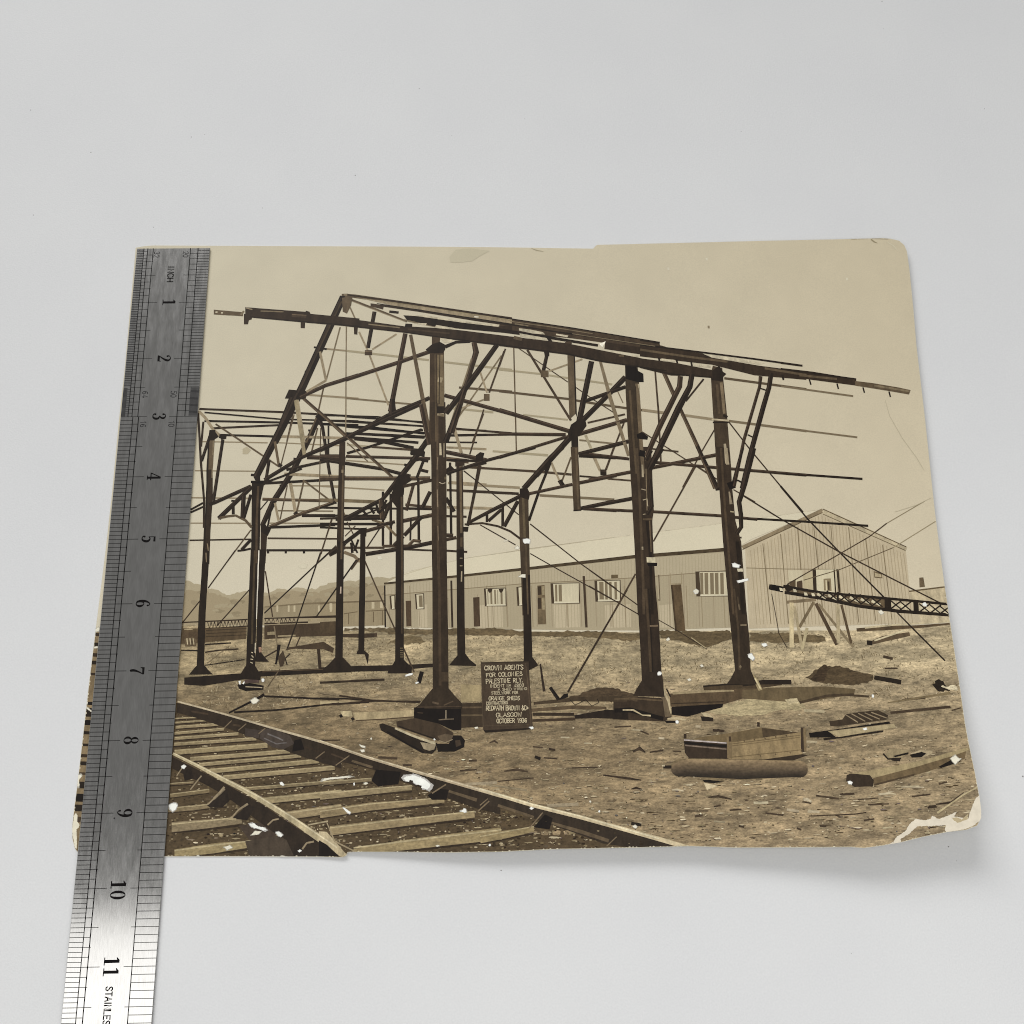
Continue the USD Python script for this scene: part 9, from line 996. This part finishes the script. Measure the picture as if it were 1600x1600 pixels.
NUM = {'1': (one, .6), '0': (ell(.3, .5, .3, .5).difference(ell(.3, .5, .12, .45)), .6),
 '2': (unary_union([var(curve([(.10, .74, .16), (.08, .86, .07), (.28, .965, .07), (.47, .86, .15), (.47, .68, .19), (.34, .44, .13), (.12, .16, .08), (.06, .06, .08)])), Polygon([(.02, 0), (.56, 0), (.60, .26), (.55, .26), (.50, .17), (.08, .17)])]), .62),
 '3': (unary_union([var(curve([(.11, .80, .16), (.14, .92, .06), (.30, .965, .07), (.45, .84, .16), (.42, .66, .14), (.26, .54, .05)])), var(curve([(.26, .54, .05), (.46, .44, .16), (.50, .26, .19), (.40, .08, .13), (.24, .035, .07), (.09, .10, .08), (.10, .2, .16)]))]), .62),
 '4': (unary_union([box(.32, .04, .50, .98), Polygon([(.42, 1), (.34, 1), (-.02, .30), (-.02, .24), (.62, .24), (.62, .32), (.08, .32)]), box(.22, 0, .60, .055)]), .64),
 '5': (unary_union([Polygon([(.10, .98), (.52, 1.0), (.50, .84), (.14, .86)]), box(.09, .50, .15, .98), var(curve([(.12, .52, .06), (.28, .60, .09), (.46, .48, .17), (.48, .28, .19), (.38, .09, .13), (.22, .035, .07), (.08, .10, .08), (.10, .2, .15)]))]), .6),
 '6': (unary_union([var(curve([(.46, .83, .13), (.42, .95, .06), (.28, .95, .08), (.13, .70, .16), (.10, .40, .19), (.14, .14, .15), (.28, .035, .07)])), ell(.31, .29, .28, .29).difference(ell(.31, .29, .11, .24))]), .62),
 '7': (unary_union([Polygon([(.03, 1), (.08, 1), (.13, .90), (.58, .92), (.58, .99), (.10, 1)]), Polygon([(.03, 1), (.03, .72), (.07, .72), (.14, .84), (.58, .86), (.58, .99), (.2, .98)]), var(curve([(.54, .90, .07), (.36, .56, .12), (.27, .28, .19), (.28, .09, .19)]))]), .6),
 '8': (unary_union([ell(.3, .74, .25, .26).difference(ell(.31, .75, .10, .21)), ell(.3, .27, .29, .275).difference(ell(.29, .26, .12, .22))]), .62),
 '9': (unary_union([var(curve([(.15, .17, .13), (.19, .05, .06), (.33, .05, .08), (.48, .30, .16), (.51, .60, .19), (.47, .86, .15), (.33, .965, .07)])), ell(.30, .71, .28, .29).difference(ell(.30, .71, .11, .24))]), .62)}
from shapely.affinity import affine_transform
for k in range(1, 12):
    d = str(k); h = 5.3; sc = 0.92; W = sum(NUM[c][1] for c in d) + .10 * (len(d) - 1); x = 0; gs = []
    for c in d:
        g = NUM[c][0]                                    # (a, b) -> (t = centre + b*h, y = s - a*h)
        gs.append(affine_transform(g, [0, h, -h * sc, 0, 15.1 - h / 2, -k * IN - (0.5 if k == 10 else 0) + (W / 2 - x) * h * sc])); x += NUM[c][1] + .10
    etch('numeral', gs, BLACK, 0.02)
def legend(name, text, s, t, h, w, mat, stretch=1.0, gap=1.4):
    ls, W = strokes(text, gap); k = h / 7
    etch(name, [brush(ls, w, lambda a, b: (t - h / 2 + b * k, -s * IN - a * k * stretch))], mat, 0.02)
legend('lettering', 'INCH', 0.335, 14.7, 2.3, 0.44, BLACK, 0.86, 2.0)
legend('lettering', 'STAINLESS', 11.25, 15.0, 2.15, 0.40, BLACK, 0.70, 1.8)
for text, s, t in (('32', .065, 8.3), ('20', .065, 20.2), ('64', 2.57, 8.8), ('50', 2.57, 20.0), ('16', 3.08, 9.1), ('10', 3.08, 20.1)): legend('small_figure', text, s, t, 2.1, 0.27, GREY, 0.72)
etch('pit', [Point(11.6, -9.07 * IN).buffer(0.28, 6)], GREY, 0.02)

# ------------------------------------------------------------------ specks of dust on the table
V, F, o = [], [], 0
for x, y, r in SPECKS:
    s = trimesh.creation.icosphere(1, 1.0); p = s.vertices * (r * (0.7 + 0.6 * rng.random()), r, r * 0.5) + (x, y, Z_TABLE + r * 0.2)
    V.append(p); F.append(s.faces + o); o += len(p)
put('/World', 'dust', np.vstack(V) * MM, np.vstack(F), DUST, kind='stuff', label='tiny grey specks of dust scattered on the white tabletop', category='dust')
